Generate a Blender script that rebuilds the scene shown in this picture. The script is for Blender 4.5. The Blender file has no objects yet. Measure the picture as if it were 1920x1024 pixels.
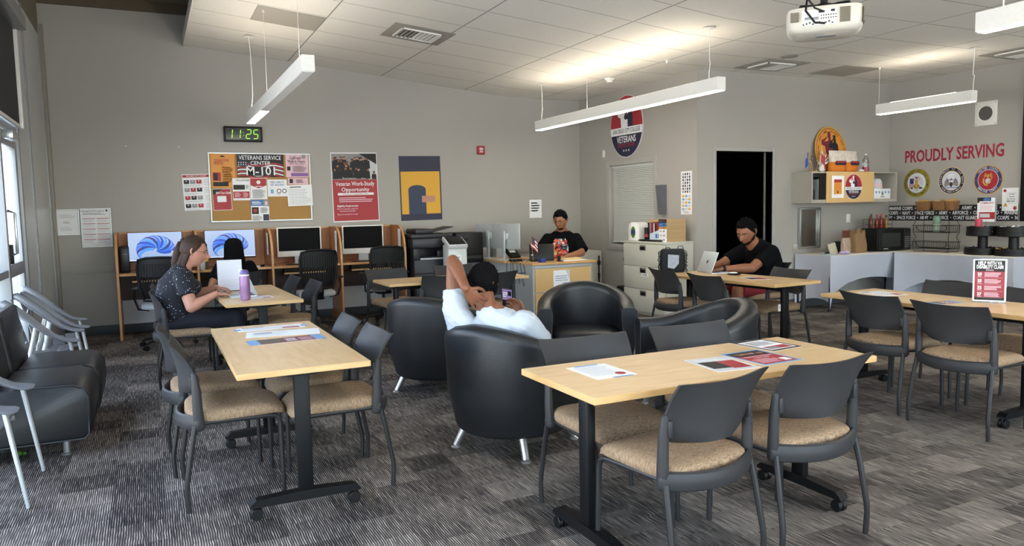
import bpy, bmesh, math, random
from mathutils import Vector, Matrix, Euler, noise
PI = math.pi
R = math.radians
random.seed(11)
SC = bpy.context.scene
COL = SC.collection

# ------------------------------------------------------------------ materials
_mats = {}
def srgb(h):
    h = h.lstrip('#')
    v = [int(h[i:i+2], 16)/255 for i in (0, 2, 4)]
    return tuple((c/12.92 if c <= .04045 else ((c+.055)/1.055)**2.4) for c in v) + (1,)

def mat(name, col, rough=.5, metal=0, spec=.5, var=.06, vscale=40, bump=0, bscale=200, emit=None, estr=0, coat=0, sheen=0):
    """plain painted/plastic/cloth surface: base colour with a little procedural noise"""
    if name in _mats: return _mats[name]
    m = bpy.data.materials.new(name); m.use_nodes = True
    nt = m.node_tree; N = nt.nodes; L = nt.links
    b = N['Principled BSDF']
    c = srgb(col) if isinstance(col, str) else col
    b.inputs['Roughness'].default_value = rough
    b.inputs['Metallic'].default_value = metal
    b.inputs['Specular IOR Level'].default_value = spec
    if coat: b.inputs['Coat Weight'].default_value = coat; b.inputs['Coat Roughness'].default_value = .25
    if sheen: b.inputs['Sheen Weight'].default_value = sheen
    b.inputs['Base Color'].default_value = c
    if emit:
        b.inputs['Emission Color'].default_value = srgb(emit) if isinstance(emit, str) else emit
        b.inputs['Emission Strength'].default_value = estr
    if var or bump:
        tc = N.new('ShaderNodeTexCoord')
        nz = N.new('ShaderNodeTexNoise'); nz.inputs['Scale'].default_value = vscale; nz.inputs['Detail'].default_value = 3
        L.new(tc.outputs['Object'], nz.inputs['Vector'])
        if var:
            mx = N.new('ShaderNodeMix'); mx.data_type = 'RGBA'
            mx.inputs['A'].default_value = tuple(x*(1-var) for x in c[:3])+(1,)
            mx.inputs['B'].default_value = tuple(min(1, x*(1+var)) for x in c[:3])+(1,)
            L.new(nz.outputs['Fac'], mx.inputs['Factor']); L.new(mx.outputs['Result'], b.inputs['Base Color'])
        if bump:
            n2 = N.new('ShaderNodeTexNoise'); n2.inputs['Scale'].default_value = bscale; n2.inputs['Detail'].default_value = 2
            L.new(tc.outputs['Object'], n2.inputs['Vector'])
            bp = N.new('ShaderNodeBump'); bp.inputs['Strength'].default_value = bump; bp.inputs['Distance'].default_value = .004
            L.new(n2.outputs['Fac'], bp.inputs['Height']); L.new(bp.outputs['Normal'], b.inputs['Normal'])
    _mats[name] = m
    return m

def nodemat(name):
    m = bpy.data.materials.new(name); m.use_nodes = True; _mats[name] = m
    return m, m.node_tree, m.node_tree.nodes, m.node_tree.links, m.node_tree.nodes['Principled BSDF']

def math_node(nt, op, a, b=None, c=None):
    n = nt.nodes.new('ShaderNodeMath'); n.operation = op
    for i, v in enumerate((a, b, c)):
        if v is None: continue
        if isinstance(v, (int, float)): n.inputs[i].default_value = v
        else: nt.links.new(v, n.inputs[i])
    return n.outputs[0]

def ramp(nt, fac, stops, interp='LINEAR'):
    n = nt.nodes.new('ShaderNodeValToRGB'); n.color_ramp.interpolation = interp
    e = n.color_ramp.elements
    e[0].position, e[0].color = stops[0][0], srgb(stops[0][1])
    e[1].position, e[1].color = stops[-1][0], srgb(stops[-1][1])
    for p, c in stops[1:-1]:
        x = e.new(p); x.color = srgb(c)
    nt.links.new(fac, n.inputs[0])
    return n.outputs[0]

# ------------------------------------------------------------------ mesh builder
_tcache = {}
def text_geo(s, bold=0.0, res=2):
    k = (s, bold, res)
    if k in _tcache: return _tcache[k]
    cu = bpy.data.curves.new('t', 'FONT'); cu.body = s; cu.size = 1; cu.resolution_u = res; cu.offset = bold
    cu.align_x = 'CENTER'; cu.align_y = 'CENTER'
    o = bpy.data.objects.new('t', cu)
    me = o.to_mesh()
    vs = [v.co.copy() for v in me.vertices]; fs = [tuple(p.vertices) for p in me.polygons]
    o.to_mesh_clear(); bpy.data.objects.remove(o); bpy.data.curves.remove(cu)
    _tcache[k] = (vs, fs)
    return vs, fs

class MB:
    def __init__(s): s.v = []; s.f = []; s.fm = []; s.fs = []; s.mats = []; s.M = Matrix.Identity(4)
    def mi(s, m):
        if m not in s.mats: s.mats.append(m)
        return s.mats.index(m)
    def add(s, vs, fs, m, smooth=True):
        k = len(s.v); i = s.mi(m); M = s.M
        s.v += [M @ Vector(p) for p in vs]
        for f in fs: s.f.append(tuple(k+j for j in f)); s.fm.append(i); s.fs.append(smooth)
        return s
    def box(s, x0, x1, y0, y1, z0, z1, m, bev=0, seg=2):
        if x0 > x1: x0, x1 = x1, x0
        if y0 > y1: y0, y1 = y1, y0
        if z0 > z1: z0, z1 = z1, z0
        vs = [(x, y, z) for x in (x0, x1) for y in (y0, y1) for z in (z0, z1)]
        fs = [(0, 1, 3, 2), (4, 6, 7, 5), (0, 4, 5, 1), (2, 3, 7, 6), (0, 2, 6, 4), (1, 5, 7, 3)]
        if not bev: return s.add(vs, fs, m, False)
        bm = bmesh.new()
        bv = [bm.verts.new(v) for v in vs]
        for f in fs: bm.faces.new([bv[i] for i in f])
        bmesh.ops.bevel(bm, geom=list(bm.edges), offset=min(bev, .49*min(x1-x0, y1-y0, z1-z0)), segments=seg, profile=.5, affect='EDGES')
        bm.verts.index_update()
        s.add([v.co.copy() for v in bm.verts], [[v.index for v in f.verts] for f in bm.faces], m, True)
        bm.free(); return s
    def quad(s, a, b, c, d, m): return s.add([a, b, c, d], [(0, 1, 2, 3)], m, False)
    def prism(s, pts, h, m, smooth=False):
        """pts: list of (x,y) ccw, extruded z 0..h (in the builder's frame)"""
        n = len(pts)
        vs = [(x, y, 0) for x, y in pts]+[(x, y, h) for x, y in pts]
        fs = [tuple(range(n))[::-1], tuple(range(n, 2*n))]+[(i, (i+1) % n, n+(i+1) % n, n+i) for i in range(n)]
        return s.add(vs, fs, m, smooth)
    def loft(s, rings, m, cap=True, closed=True, smooth=True, loop=False):
        n = len(rings[0]); vs = [p for r in rings for p in r]; fs = []
        K = len(rings)
        for i in range(K if loop else K-1):
            a, b = i*n, ((i+1) % K)*n
            for j in range(n if closed else n-1):
                k = (j+1) % n
                fs.append((a+j, a+k, b+k, b+j))
        if cap and closed and not loop:
            fs.append(tuple(range(n))[::-1]); fs.append(tuple(range((K-1)*n, K*n)))
        return s.add(vs, fs, m, smooth)
    def tube(s, pts, r, m, n=8, ref=None, round_ends=False, loop=False):
        """pts list; r = number, list, or list of (ra, rb); ref fixes the section's first axis"""
        P = [Vector(p) for p in pts]; K = len(P)
        rr = [r]*K if isinstance(r, (int, float)) else list(r)
        rr = [(x, x) if isinstance(x, (int, float)) else x for x in rr]
        T = []
        for i in range(K):
            if loop: t = P[(i+1) % K]-P[i-1]
            else: t = (P[min(i+1, K-1)]-P[max(i-1, 0)])
            T.append(t.normalized() if t.length > 1e-9 else Vector((0, 0, 1)))
        a = Vector(ref) if ref is not None else (Vector((1, 0, 0)) if abs(T[0].x) < .8 else Vector((0, 1, 0)))
        a = (a-T[0]*a.dot(T[0])).normalized()
        rings = []
        def ring(c, A, B, ra, rb): return [c+A*math.cos(2*PI*k/n)*ra+B*math.sin(2*PI*k/n)*rb for k in range(n)]
        frames = []
        for i in range(K):
            if ref is not None: a = Vector(ref)
            a = a-T[i]*a.dot(T[i])
            a = a.normalized() if a.length > 1e-6 else Vector((0, 1, 0))
            frames.append((a.copy(), T[i].cross(a)))
        if round_ends:
            A, B = frames[0]; ra, rb = rr[0]
            for q in (.15, .5, .8): rings.append(ring(P[0]-T[0]*min(ra, rb)*math.cos(q*PI/2), A, B, ra*math.sin(q*PI/2), rb*math.sin(q*PI/2)))
        for i in range(K):
            A, B = frames[i]; rings.append(ring(P[i], A, B, *rr[i]))
        if round_ends:
            A, B = frames[-1]; ra, rb = rr[-1]
            for q in (.8, .5, .15): rings.append(ring(P[-1]+T[-1]*min(ra, rb)*math.cos(q*PI/2), A, B, ra*math.sin(q*PI/2), rb*math.sin(q*PI/2)))
        return s.loft(rings, m, cap=True, loop=loop)
    def lathe(s, prof, m, n=24, c=(0, 0, 0)):
        """prof: (r,z) bottom to top; closed at the ends"""
        rings = [[(c[0]+max(r, 1e-4)*math.cos(2*PI*k/n), c[1]+max(r, 1e-4)*math.sin(2*PI*k/n), c[2]+z) for k in range(n)] for r, z in prof]
        return s.loft(rings, m)
    def ball(s, c, r, m, n=12, k=8):
        r = (r, r, r) if isinstance(r, (int, float)) else r
        rings = [[(c[0]+r[0]*math.sin(max(.02, min(.98, j/k))*PI)*math.cos(2*PI*i/n), c[1]+r[1]*math.sin(max(.02, min(.98, j/k))*PI)*math.sin(2*PI*i/n), c[2]-r[2]*math.cos(j/k*PI)) for i in range(n)] for j in range(k+1)]
        return s.loft(rings, m)
    def text(s, body, size, x, y, m, z=0, bold=.01, sx=1, maxw=None, res=2, rot=0):
        """flat lettering in the builder's xy plane, centred at x,y"""
        vs, fs = text_geo(body, bold, res)
        if not vs: return s
        w = max(v.x for v in vs)-min(v.x for v in vs)
        if maxw and w*size*sx > maxw: sx = maxw/(w*size)
        cr, sr = math.cos(rot), math.sin(rot)
        pts = []
        for v in vs:
            a, b = v.x*size*sx, v.y*size
            pts.append((x+a*cr-b*sr, y+a*sr+b*cr, z))
        return s.add(pts, fs, m, False)
    def rect(s, x0, x1, y0, y1, m, z=0): return s.add([(x0, y0, z), (x1, y0, z), (x1, y1, z), (x0, y1, z)], [(0, 1, 2, 3)], m, False)
    def disc(s, x, y, r, m, z=0, n=32, ry=None):
        ry = ry or r
        return s.add([(x+r*math.cos(2*PI*k/n), y+ry*math.sin(2*PI*k/n), z) for k in range(n)], [tuple(range(n))], m, False)
    def poly(s, pts, m, z=0): return s.add([(x, y, z) for x, y in pts], [tuple(range(len(pts)))], m, False)
    def arctext(s, body, size, r, a0, a1, m, z=0, cx=0, cy=0, bold=.02, flip=False, ry=None):
        n = len(body); ry = ry or r
        for i, ch in enumerate(body):
            if ch == ' ': continue
            a = a0+(a1-a0)*(i/(n-1) if n > 1 else .5)
            s.text(ch, size, cx+r*math.cos(a), cy+ry*math.sin(a), m, z, bold, rot=a+(PI/2 if flip else -PI/2), res=1)
        return s
    def build(s, name, parent=None, loc=(0, 0, 0), rot=(0, 0, 0), sharp=35, kind=None):
        me = bpy.data.meshes.new(name)
        me.from_pydata([tuple(v) for v in s.v], [], s.f)
        for m in s.mats: me.materials.append(m)
        me.polygons.foreach_set('material_index', s.fm); me.polygons.foreach_set('use_smooth', s.fs)
        me.validate(); me.update()
        bm = bmesh.new(); bm.from_mesh(me)
        bmesh.ops.recalc_face_normals(bm, faces=[f for f in bm.faces if any(len(e.link_faces) > 1 for e in f.edges)])
        bm.to_mesh(me); bm.free()
        if sharp and any(s.fs): me.set_sharp_from_angle(angle=R(sharp))
        o = bpy.data.objects.new(name, me); COL.objects.link(o)
        o.location = loc; o.rotation_euler = rot
        if parent is not None: o.parent = parent
        if kind: o['kind'] = kind
        return o

def tag(o, label, cat, group=None):
    o['label'] = label; o['category'] = cat
    if group: o['group'] = group
    return o
def thing(name, label, cat, loc=(0, 0, 0), rz=0, group=None):
    o = bpy.data.objects.new(name, None); COL.objects.link(o); o.empty_display_size = .1
    o.location = loc; o.rotation_euler = (0, 0, rz)
    return tag(o, label, cat, group)
_kids = {}
def children_of(o): return [c for c in bpy.data.objects if c.parent is o]
def dup(root, loc, rz, label, group=None):
    def cp(o, par):
        c = o.copy(); COL.objects.link(c)
        if par is not None: c.parent = par
        for k in children_of(o):
            if k is not c: cp(k, c)
        return c
    kids = children_of(root)
    r = root.copy(); COL.objects.link(r); r.location = loc; r.rotation_euler = (0, 0, rz)
    for k in kids: cp(k, r)
    r['label'] = label
    if group: r['group'] = group
    return r
class Maker:
    """builds the first of a kind, then copies it"""
    def __init__(s, fn): s.fn = fn; s.first = None
    def __call__(s, loc, rz, label, group=None):
        if s.first is None:
            s.first = s.fn(); s.first.location = loc; s.first.rotation_euler = (0, 0, rz); s.first['label'] = label
            if group: s.first['group'] = group
            return s.first
        return dup(s.first, loc, rz, label, group)
def wallM(origin, facing):
    """frame for flat things on a wall: x right, y up, z out of the wall, seen from the room"""
    O = Vector(origin)
    fx = {'-y': ((1, 0, 0), (0, 0, 1), (0, -1, 0)), '-x': ((0, -1, 0), (0, 0, 1), (-1, 0, 0)), '+x': ((0, 1, 0), (0, 0, 1), (1, 0, 0))}[facing]
    M = Matrix.Identity(4)
    for c, a in enumerate(fx):
        for r in range(3): M[r][c] = a[r]
    M.translation = O
    return M
def flatM(x, y, z, rz=0): return Matrix.Translation((x, y, z)) @ Matrix.Rotation(rz, 4, 'Z')
# ------------------------------------------------------------------ surface library
def paint_mat(name, col, rough=.55):
    m, nt, N, L, b = nodemat(name)
    tc = N.new('ShaderNodeTexCoord')
    n1 = N.new('ShaderNodeTexNoise'); n1.inputs['Scale'].default_value = .7; n1.inputs['Detail'].default_value = 4
    n2 = N.new('ShaderNodeTexNoise'); n2.inputs['Scale'].default_value = 260
    L.new(tc.outputs['Object'], n1.inputs['Vector']); L.new(tc.outputs['Object'], n2.inputs['Vector'])
    c = srgb(col)
    mx = N.new('ShaderNodeMix'); mx.data_type = 'RGBA'
    mx.inputs['A'].default_value = tuple(x*.97 for x in c[:3])+(1,); mx.inputs['B'].default_value = tuple(x*1.03 for x in c[:3])+(1,)
    L.new(n1.outputs['Fac'], mx.inputs['Factor']); L.new(mx.outputs['Result'], b.inputs['Base Color'])
    bp = N.new('ShaderNodeBump'); bp.inputs['Strength'].default_value = .12; bp.inputs['Distance'].default_value = .002
    L.new(n2.outputs['Fac'], bp.inputs['Height']); L.new(bp.outputs['Normal'], b.inputs['Normal'])
    b.inputs['Roughness'].default_value = rough; b.inputs['Specular IOR Level'].default_value = .35
    return m
M_WALL = paint_mat('grey_wall_paint', '#a5a29c')
M_JAMB = mat('door_frame_grey', '#a5a39e', .45)
M_WHITE = mat('white_enamel', '#e6e5e0', .4)
M_PAPER = mat('paper_white', '#e9ebee', .7, var=.02)
M_BLACK = mat('black_plastic', '#0a0a0b', .45, spec=.35)
M_DARKP = mat('chair_plastic', '#2f2f30', .5, spec=.3, bump=.12, bscale=500, vscale=8)
M_TUBE = mat('graphite_tube', '#222222', .45, spec=.35)
M_TBLACK = mat('table_black_metal', '#08090b', .5, spec=.25)
M_CHROME = mat('brushed_steel', '#b9bcbd', .3, metal=.9, var=.08, vscale=12)
M_ALU = mat('pale_aluminium', '#c6ccce', .35, metal=.45)
M_GREYP = mat('grey_moulded_plastic', '#6d7075', .38, var=.03)
M_LEATHER = mat('black_leatherette', '#1b1d20', .40, spec=.45, bump=.12, bscale=90, var=.1, vscale=6)
M_PIPE = mat('piping_grey', '#35383b', .5)
M_CREAM = mat('putty_cabinet', '#c3c2b6', .45)
M_BIRCH = mat('birch_laminate', '#d0ad76', .4, var=.05, vscale=20)
M_RED = mat('poster_red', '#a3242f', .5, var=.03)
M_NAVY = mat('poster_navy', '#1c1f3c', .5, var=.04)
M_YEL = mat('poster_yellow', '#d9a32a', .5, var=.04)
M_FLAGB = mat('flag_blue', '#26459b', .6)
M_INK = mat('ink_black', '#1a1a1c', .6, var=0)
M_GREY = mat('ink_grey', '#8b8e92', .6, var=0)
M_LGREY = mat('ink_pale_grey', '#c3c6ca', .6, var=0)
M_BLUE = mat('ink_blue', '#3e6fae', .5, var=.03)
M_PURP = mat('ink_purple', '#80569c', .5, var=.03)
M_PINK = mat('ink_pink', '#dcb9c4', .5, var=.03)
M_ORNG = mat('ink_orange', '#d79035', .5, var=.05)
M_BASEB = mat('baseboard_rubber', '#3e4347', .5)
M_SCREENOFF = mat('screen_off', '#020202', .45, spec=.08, var=0)
M_SKYBLUE = mat('ink_sky', '#6f9fd0', .5, var=.03)

def wood_mat(name, c1, c2, c3, rough=.38, scale=(14, 1.2, 14), coat=.15):
    m, nt, N, L, b = nodemat(name)
    tc = N.new('ShaderNodeTexCoord'); mp = N.new('ShaderNodeMapping')
    mp.inputs['Scale'].default_value = scale
    L.new(tc.outputs['Object'], mp.inputs['Vector'])
    n1 = N.new('ShaderNodeTexNoise'); n1.inputs['Scale'].default_value = 3; n1.inputs['Detail'].default_value = 8; n1.inputs['Distortion'].default_value = .6
    L.new(mp.outputs['Vector'], n1.inputs['Vector'])
    out = ramp(nt, n1.outputs['Fac'], [(.25, c1), (.5, c2), (.75, c3)])
    L.new(out, b.inputs['Base Color']); b.inputs['Roughness'].default_value = rough; b.inputs['Coat Weight'].default_value = coat
    return m
M_MAPLE = wood_mat('maple_tabletop', '#c9a777', '#d3b384', '#dcbe92', scale=(1.5, 9, 9))
M_MAPLEY = wood_mat('maple_tabletop_lengthwise', '#c9a777', '#d3b384', '#dcbe92', scale=(9, 1.5, 9))
M_EDGE = wood_mat('maple_edge', '#b8915c', '#c6a06b', '#cfab78', scale=(2, 2, 12))
M_CHERRY = wood_mat('cherry_laminate', '#8d5a35', '#a06b43', '#ae7a50', rough=.45, scale=(16, 16, 1.4), coat=.1)
M_CHERRYE = wood_mat('cherry_edge', '#b98550', '#c6935c', '#cf9f68', scale=(3, 3, 3))
M_DESKTOP = wood_mat('desk_oak', '#b98f58', '#c79d66', '#d3ab76', scale=(2, 12, 12))

# carpet tiles with thin stripes running into the room
def carpet():
    m, nt, N, L, b = nodemat('striped_carpet_tiles')
    tc = N.new('ShaderNodeTexCoord'); sp = N.new('ShaderNodeSeparateXYZ'); L.new(tc.outputs['Object'], sp.inputs[0])
    X, Y = sp.outputs[0], sp.outputs[1]
    # tile id (staggered planks .25 x .5)
    cx_ = math_node(nt, 'FLOOR', math_node(nt, 'DIVIDE', X, .25))
    off = math_node(nt, 'MULTIPLY', math_node(nt, 'FRACT', math_node(nt, 'MULTIPLY', cx_, .37)), 1.0)
    ry = math_node(nt, 'FLOOR', math_node(nt, 'DIVIDE', math_node(nt, 'ADD', Y, off), .25))
    cb = N.new('ShaderNodeCombineXYZ'); L.new(cx_, cb.inputs[0]); L.new(ry, cb.inputs[1])
    wn = N.new('ShaderNodeTexWhiteNoise'); wn.noise_dimensions = '3D'; L.new(cb.outputs[0], wn.inputs['Vector'])
    # soft patches
    n0 = N.new('ShaderNodeTexNoise'); n0.inputs['Scale'].default_value = 2.2; n0.inputs['Detail'].default_value = 2
    L.new(tc.outputs['Object'], n0.inputs['Vector'])
    # woven lines: thin pale threads running along y, their brightness wandering along the length
    wob = N.new('ShaderNodeTexNoise'); wob.inputs['Scale'].default_value = 9; L.new(tc.outputs['Object'], wob.inputs['Vector'])
    xx = math_node(nt, 'ADD', X, math_node(nt, 'MULTIPLY', wob.outputs['Fac'], .012))
    pul = math_node(nt, 'POWER', math_node(nt, 'ABSOLUTE', math_node(nt, 'SINE', math_node(nt, 'MULTIPLY', xx, PI/.0105))), 3.0)
    cs = N.new('ShaderNodeCombineXYZ'); L.new(math_node(nt, 'FLOOR', math_node(nt, 'DIVIDE', xx, .0105)), cs.inputs[0])
    L.new(math_node(nt, 'ADD', math_node(nt, 'MULTIPLY', Y, 5.5), math_node(nt, 'MULTIPLY', wn.outputs['Value'], 37)), cs.inputs[1])
    ns = N.new('ShaderNodeTexNoise'); ns.inputs['Scale'].default_value = 1; ns.inputs['Detail'].default_value = 2; ns.inputs['Roughness'].default_value = .6
    L.new(cs.outputs[0], ns.inputs['Vector'])
    nf = N.new('ShaderNodeTexNoise'); nf.inputs['Scale'].default_value = 240; nf.inputs['Detail'].default_value = 1
    L.new(tc.outputs['Object'], nf.inputs['Vector'])
    patch = math_node(nt, 'ADD', math_node(nt, 'MULTIPLY', wn.outputs['Value'], .18), math_node(nt, 'MULTIPLY', n0.outputs['Fac'], .30))
    lin = math_node(nt, 'MULTIPLY', pul, math_node(nt, 'ADD', math_node(nt, 'MULTIPLY', math_node(nt, 'POWER', ns.outputs['Fac'], 1.6), 1.25), -.02))
    v = math_node(nt, 'ADD', math_node(nt, 'ADD', .085, lin), patch)
    v = math_node(nt, 'ADD', v, math_node(nt, 'MULTIPLY', math_node(nt, 'SUBTRACT', nf.outputs['Fac'], .5), .14))
    out = ramp(nt, v, [(.28, '#242223'), (.42, '#454140'), (.56, '#666059'), (.74, '#9b9289'), (.95, '#c9c0b4')])
    L.new(out, b.inputs['Base Color']); b.inputs['Roughness'].default_value = .95; b.inputs['Specular IOR Level'].default_value = .1
    bp = N.new('ShaderNodeBump'); bp.inputs['Strength'].default_value = .5; bp.inputs['Distance'].default_value = .004
    L.new(v, bp.inputs['Height']); L.new(bp.outputs['Normal'], b.inputs['Normal'])
    return m
M_CARPET = carpet()

# suspended ceiling: tiles, T-bar lines at x = .53+1.27k and y = 6.78+.62k
def ceiling_mat():
    m, nt, N, L, b = nodemat('ceiling_tiles')
    tc = N.new('ShaderNodeTexCoord'); sp = N.new('ShaderNodeSeparateXYZ'); L.new(tc.outputs['Object'], sp.inputs[0])
    def line(c, o, step, w):
        f = math_node(nt, 'FRACT', math_node(nt, 'DIVIDE', math_node(nt, 'SUBTRACT', c, o), step))
        d = math_node(nt, 'MINIMUM', f, math_node(nt, 'SUBTRACT', 1, f))
        return math_node(nt, 'LESS_THAN', d, w/step)
    a = line(sp.outputs[0], .53, 1.27, .014); c = line(sp.outputs[1], 6.78-12.4, .62, .006)
    a2 = line(sp.outputs[0], .53, 1.27, .005)
    tile = N.new('ShaderNodeTexNoise'); tile.inputs['Scale'].default_value = 60; tile.inputs['Detail'].default_value = 4
    L.new(tc.outputs['Object'], tile.inputs['Vector'])
    base = ramp(nt, tile.outputs['Fac'], [(.2, '#dcd9d2'), (.8, '#e6e4dd')])
    m1 = N.new('ShaderNodeMix'); m1.data_type = 'RGBA'; L.new(c, m1.inputs['Factor']); L.new(base, m1.inputs['A']); m1.inputs['B'].default_value = srgb('#9c9891')
    m2 = N.new('ShaderNodeMix'); m2.data_type = 'RGBA'; L.new(a, m2.inputs['Factor']); L.new(m1.outputs['Result'], m2.inputs['A']); m2.inputs['B'].default_value = srgb('#dcdad4')
    m3 = N.new('ShaderNodeMix'); m3.data_type = 'RGBA'; L.new(a2, m3.inputs['Factor']); L.new(m2.outputs['Result'], m3.inputs['A']); m3.inputs['B'].default_value = srgb('#6f6c66')
    L.new(m3.outputs['Result'], b.inputs['Base Color']); b.inputs['Roughness'].default_value = .85
    bp = N.new('ShaderNodeBump'); bp.inputs['Strength'].default_value = .15; bp.inputs['Distance'].default_value = .003
    L.new(tile.outputs['Fac'], bp.inputs['Height']); L.new(bp.outputs['Normal'], b.inputs['Normal'])
    return m
M_CEIL = ceiling_mat()
M_CONC = mat('board_marked_concrete', '#77705f', .8, var=.25, vscale=3, bump=.4, bscale=20)

def fabric_mat(name, c1, c2, sc=(60, 260, 60)):
    m, nt, N, L, b = nodemat(name)
    tc = N.new('ShaderNodeTexCoord'); mp = N.new('ShaderNodeMapping'); mp.inputs['Scale'].default_value = sc
    L.new(tc.outputs['Object'], mp.inputs['Vector'])
    n1 = N.new('ShaderNodeTexNoise'); n1.inputs['Scale'].default_value = 1; n1.inputs['Detail'].default_value = 3
    L.new(mp.outputs['Vector'], n1.inputs['Vector'])
    L.new(ramp(nt, n1.outputs['Fac'], [(.3, c1), (.7, c2)]), b.inputs['Base Color'])
    b.inputs['Roughness'].default_value = .9; b.inputs['Specular IOR Level'].default_value = .15
    bp = N.new('ShaderNodeBump'); bp.inputs['Strength'].default_value = .4; bp.inputs['Distance'].default_value = .002
    L.new(n1.outputs['Fac'], bp.inputs['Height']); L.new(bp.outputs['Normal'], b.inputs['Normal'])
    return m
M_TAN = fabric_mat('tan_woven_seat', '#6f5a45', '#a58d72', (60, 320, 60))

def glass_mat(name, col=(1, 1, 1, 1), mixv=.12, rough=.02):
    m = bpy.data.materials.new(name); m.use_nodes = True; nt = m.node_tree; N = nt.nodes; L = nt.links
    N.remove(N['Principled BSDF'])
    t = N.new('ShaderNodeBsdfTransparent'); t.inputs[0].default_value = col
    g = N.new('ShaderNodeBsdfGlossy'); g.inputs['Roughness'].default_value = rough
    lw = N.new('ShaderNodeLayerWeight'); lw.inputs[0].default_value = .35
    mx = N.new('ShaderNodeMixShader'); L.new(math_node(nt, 'ADD', math_node(nt, 'MULTIPLY', lw.outputs['Fresnel'], .6), mixv*.3), mx.inputs[0])
    L.new(t.outputs[0], mx.inputs[1]); L.new(g.outputs[0], mx.inputs[2]); L.new(mx.outputs[0], N['Material Output'].inputs[0])
    _mats[name] = m
    return m
M_GLASS = glass_mat('window_glass', (.93, .96, .96, 1))
M_CLEAR = glass_mat('clear_plastic', (.93, .95, .96, 1), .2)

def screen_mat(name, kind):
    """a lit monitor: pale blue desktop with folded blue ribbons"""
    m, nt, N, L, b = nodemat(name)
    tc = N.new('ShaderNodeTexCoord'); sp = N.new('ShaderNodeSeparateXYZ'); L.new(tc.outputs['Object'], sp.inputs[0])
    bg = ramp(nt, math_node(nt, 'ADD', math_node(nt, 'MULTIPLY', sp.outputs[2], 2.2), .5), [(0, '#8fa9dd'), (1, '#a9bfe6')])
    L.new(bg, b.inputs['Emission Color']); b.inputs['Emission Strength'].default_value = .26
    b.inputs['Base Color'].default_value = (.02, .02, .03, 1); b.inputs['Roughness'].default_value = .2
    return m
M_DESK = screen_mat('lit_desktop', 0)
M_RIB = [mat('ribbon_blue%d' % i, (0, 0, 0, 1), .3, var=0, emit=c, estr=.28) for i, c in enumerate(('#1248c8', '#2a74ee', '#0b2f96', '#4f9bf8'))]
M_TUBEON = mat('lamp_lens', '#ffffff', .5, var=0, emit='#fff6e8', estr=8)
M_UPL = mat('lamp_uplight', '#ffffff', .5, var=0, emit='#fff1da', estr=6.5)
M_LED = mat('clock_led', (0, 0, 0, 1), .4, var=0, emit='#8fe03a', estr=.45)

M_SKIN = {k: mat('skin_'+k, c, .5, spec=.35, var=.07, vscale=18, bump=.05, bscale=300) for k, c in
          dict(fair='#b98672', brown='#7b4e38', tan='#96674b', warm='#8a5a40').items()}
M_HAIRB = mat('black_hair', '#070607', .85, spec=.12, var=.3, vscale=60, bump=1, bscale=220)
M_HAIRBR = mat('brown_hair', '#33231a', .6, spec=.25, var=.35, vscale=25, bump=.5, bscale=120)
M_TEEB = mat('black_tee', '#0a0b0e', .95, spec=.1, var=.15, vscale=10, bump=.3, bscale=30)
M_TEEW = mat('white_tee', '#b6bdc5', .8, var=.04, vscale=6, bump=.5, bscale=14)
M_NAVYP = mat('navy_trousers', '#0e101d', .85, var=.1)
M_REDP = mat('red_shorts', '#7c1c28', .8, var=.1)
M_GREYPANT = mat('grey_trousers', '#3a3d44', .85, var=.1)
def dots_mat():
    m, nt, N, L, b = nodemat('speckled_black_tee')
    tc = N.new('ShaderNodeTexCoord')
    vo = N.new('ShaderNodeTexVoronoi'); vo.inputs['Scale'].default_value = 62
    L.new(tc.outputs['Object'], vo.inputs['Vector'])
    sz = N.new('ShaderNodeSeparateColor'); L.new(vo.outputs['Color'], sz.inputs[0])
    lim = math_node(nt, 'MULTIPLY', math_node(nt, 'POWER', sz.outputs[0], 1.6), .30)
    f = math_node(nt, 'LESS_THAN', vo.outputs['Distance'], lim)
    mx = N.new('ShaderNodeMix'); mx.data_type = 'RGBA'; L.new(f, mx.inputs['Factor']); mx.inputs['A'].default_value = srgb('#0d0f18'); mx.inputs['B'].default_value = srgb('#b9bfcc')
    L.new(mx.outputs['Result'], b.inputs['Base Color']); b.inputs['Roughness'].default_value = .85
    return m
M_SPECK = dots_mat()
def print_mat():
    m, nt, N, L, b = nodemat('shirt_print')
    tc = N.new('ShaderNodeTexCoord')
    vo = N.new('ShaderNodeTexVoronoi'); vo.inputs['Scale'].default_value = 34; L.new(tc.outputs['Object'], vo.inputs['Vector'])
    sz = N.new('ShaderNodeSeparateColor'); L.new(vo.outputs['Color'], sz.inputs[0])
    out = ramp(nt, sz.outputs[0], [(0, '#15151a'), (.22, '#b3302c'), (.42, '#d8664a'), (.55, '#e0c9a8'), (.68, '#c7a04c'), (.78, '#7f2338'), (.9, '#6f9bb0')], 'CONSTANT')
    L.new(out, b.inputs['Base Color']); b.inputs['Roughness'].default_value = .7
    return m
M_PRINT = print_mat()
# ------------------------------------------------------------------ room shell
XL, YB, XJ, YD, XR, YR = -1.04, 10.5, 6.33, 7.62, 9.93, -3.5
ZT = 4.1
def struct(o): o['kind'] = 'structure'; return o
b = MB(); b.box(XL-.15, XR+.15, YR-.15, YB+.15, -.12, 0, M_CARPET); struct(b.build('floor'))
b = MB(); b.box(XL-.15, XJ+.12, YB, YB+.12, 0, ZT, M_WALL); struct(b.build('wall_back'))
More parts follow.
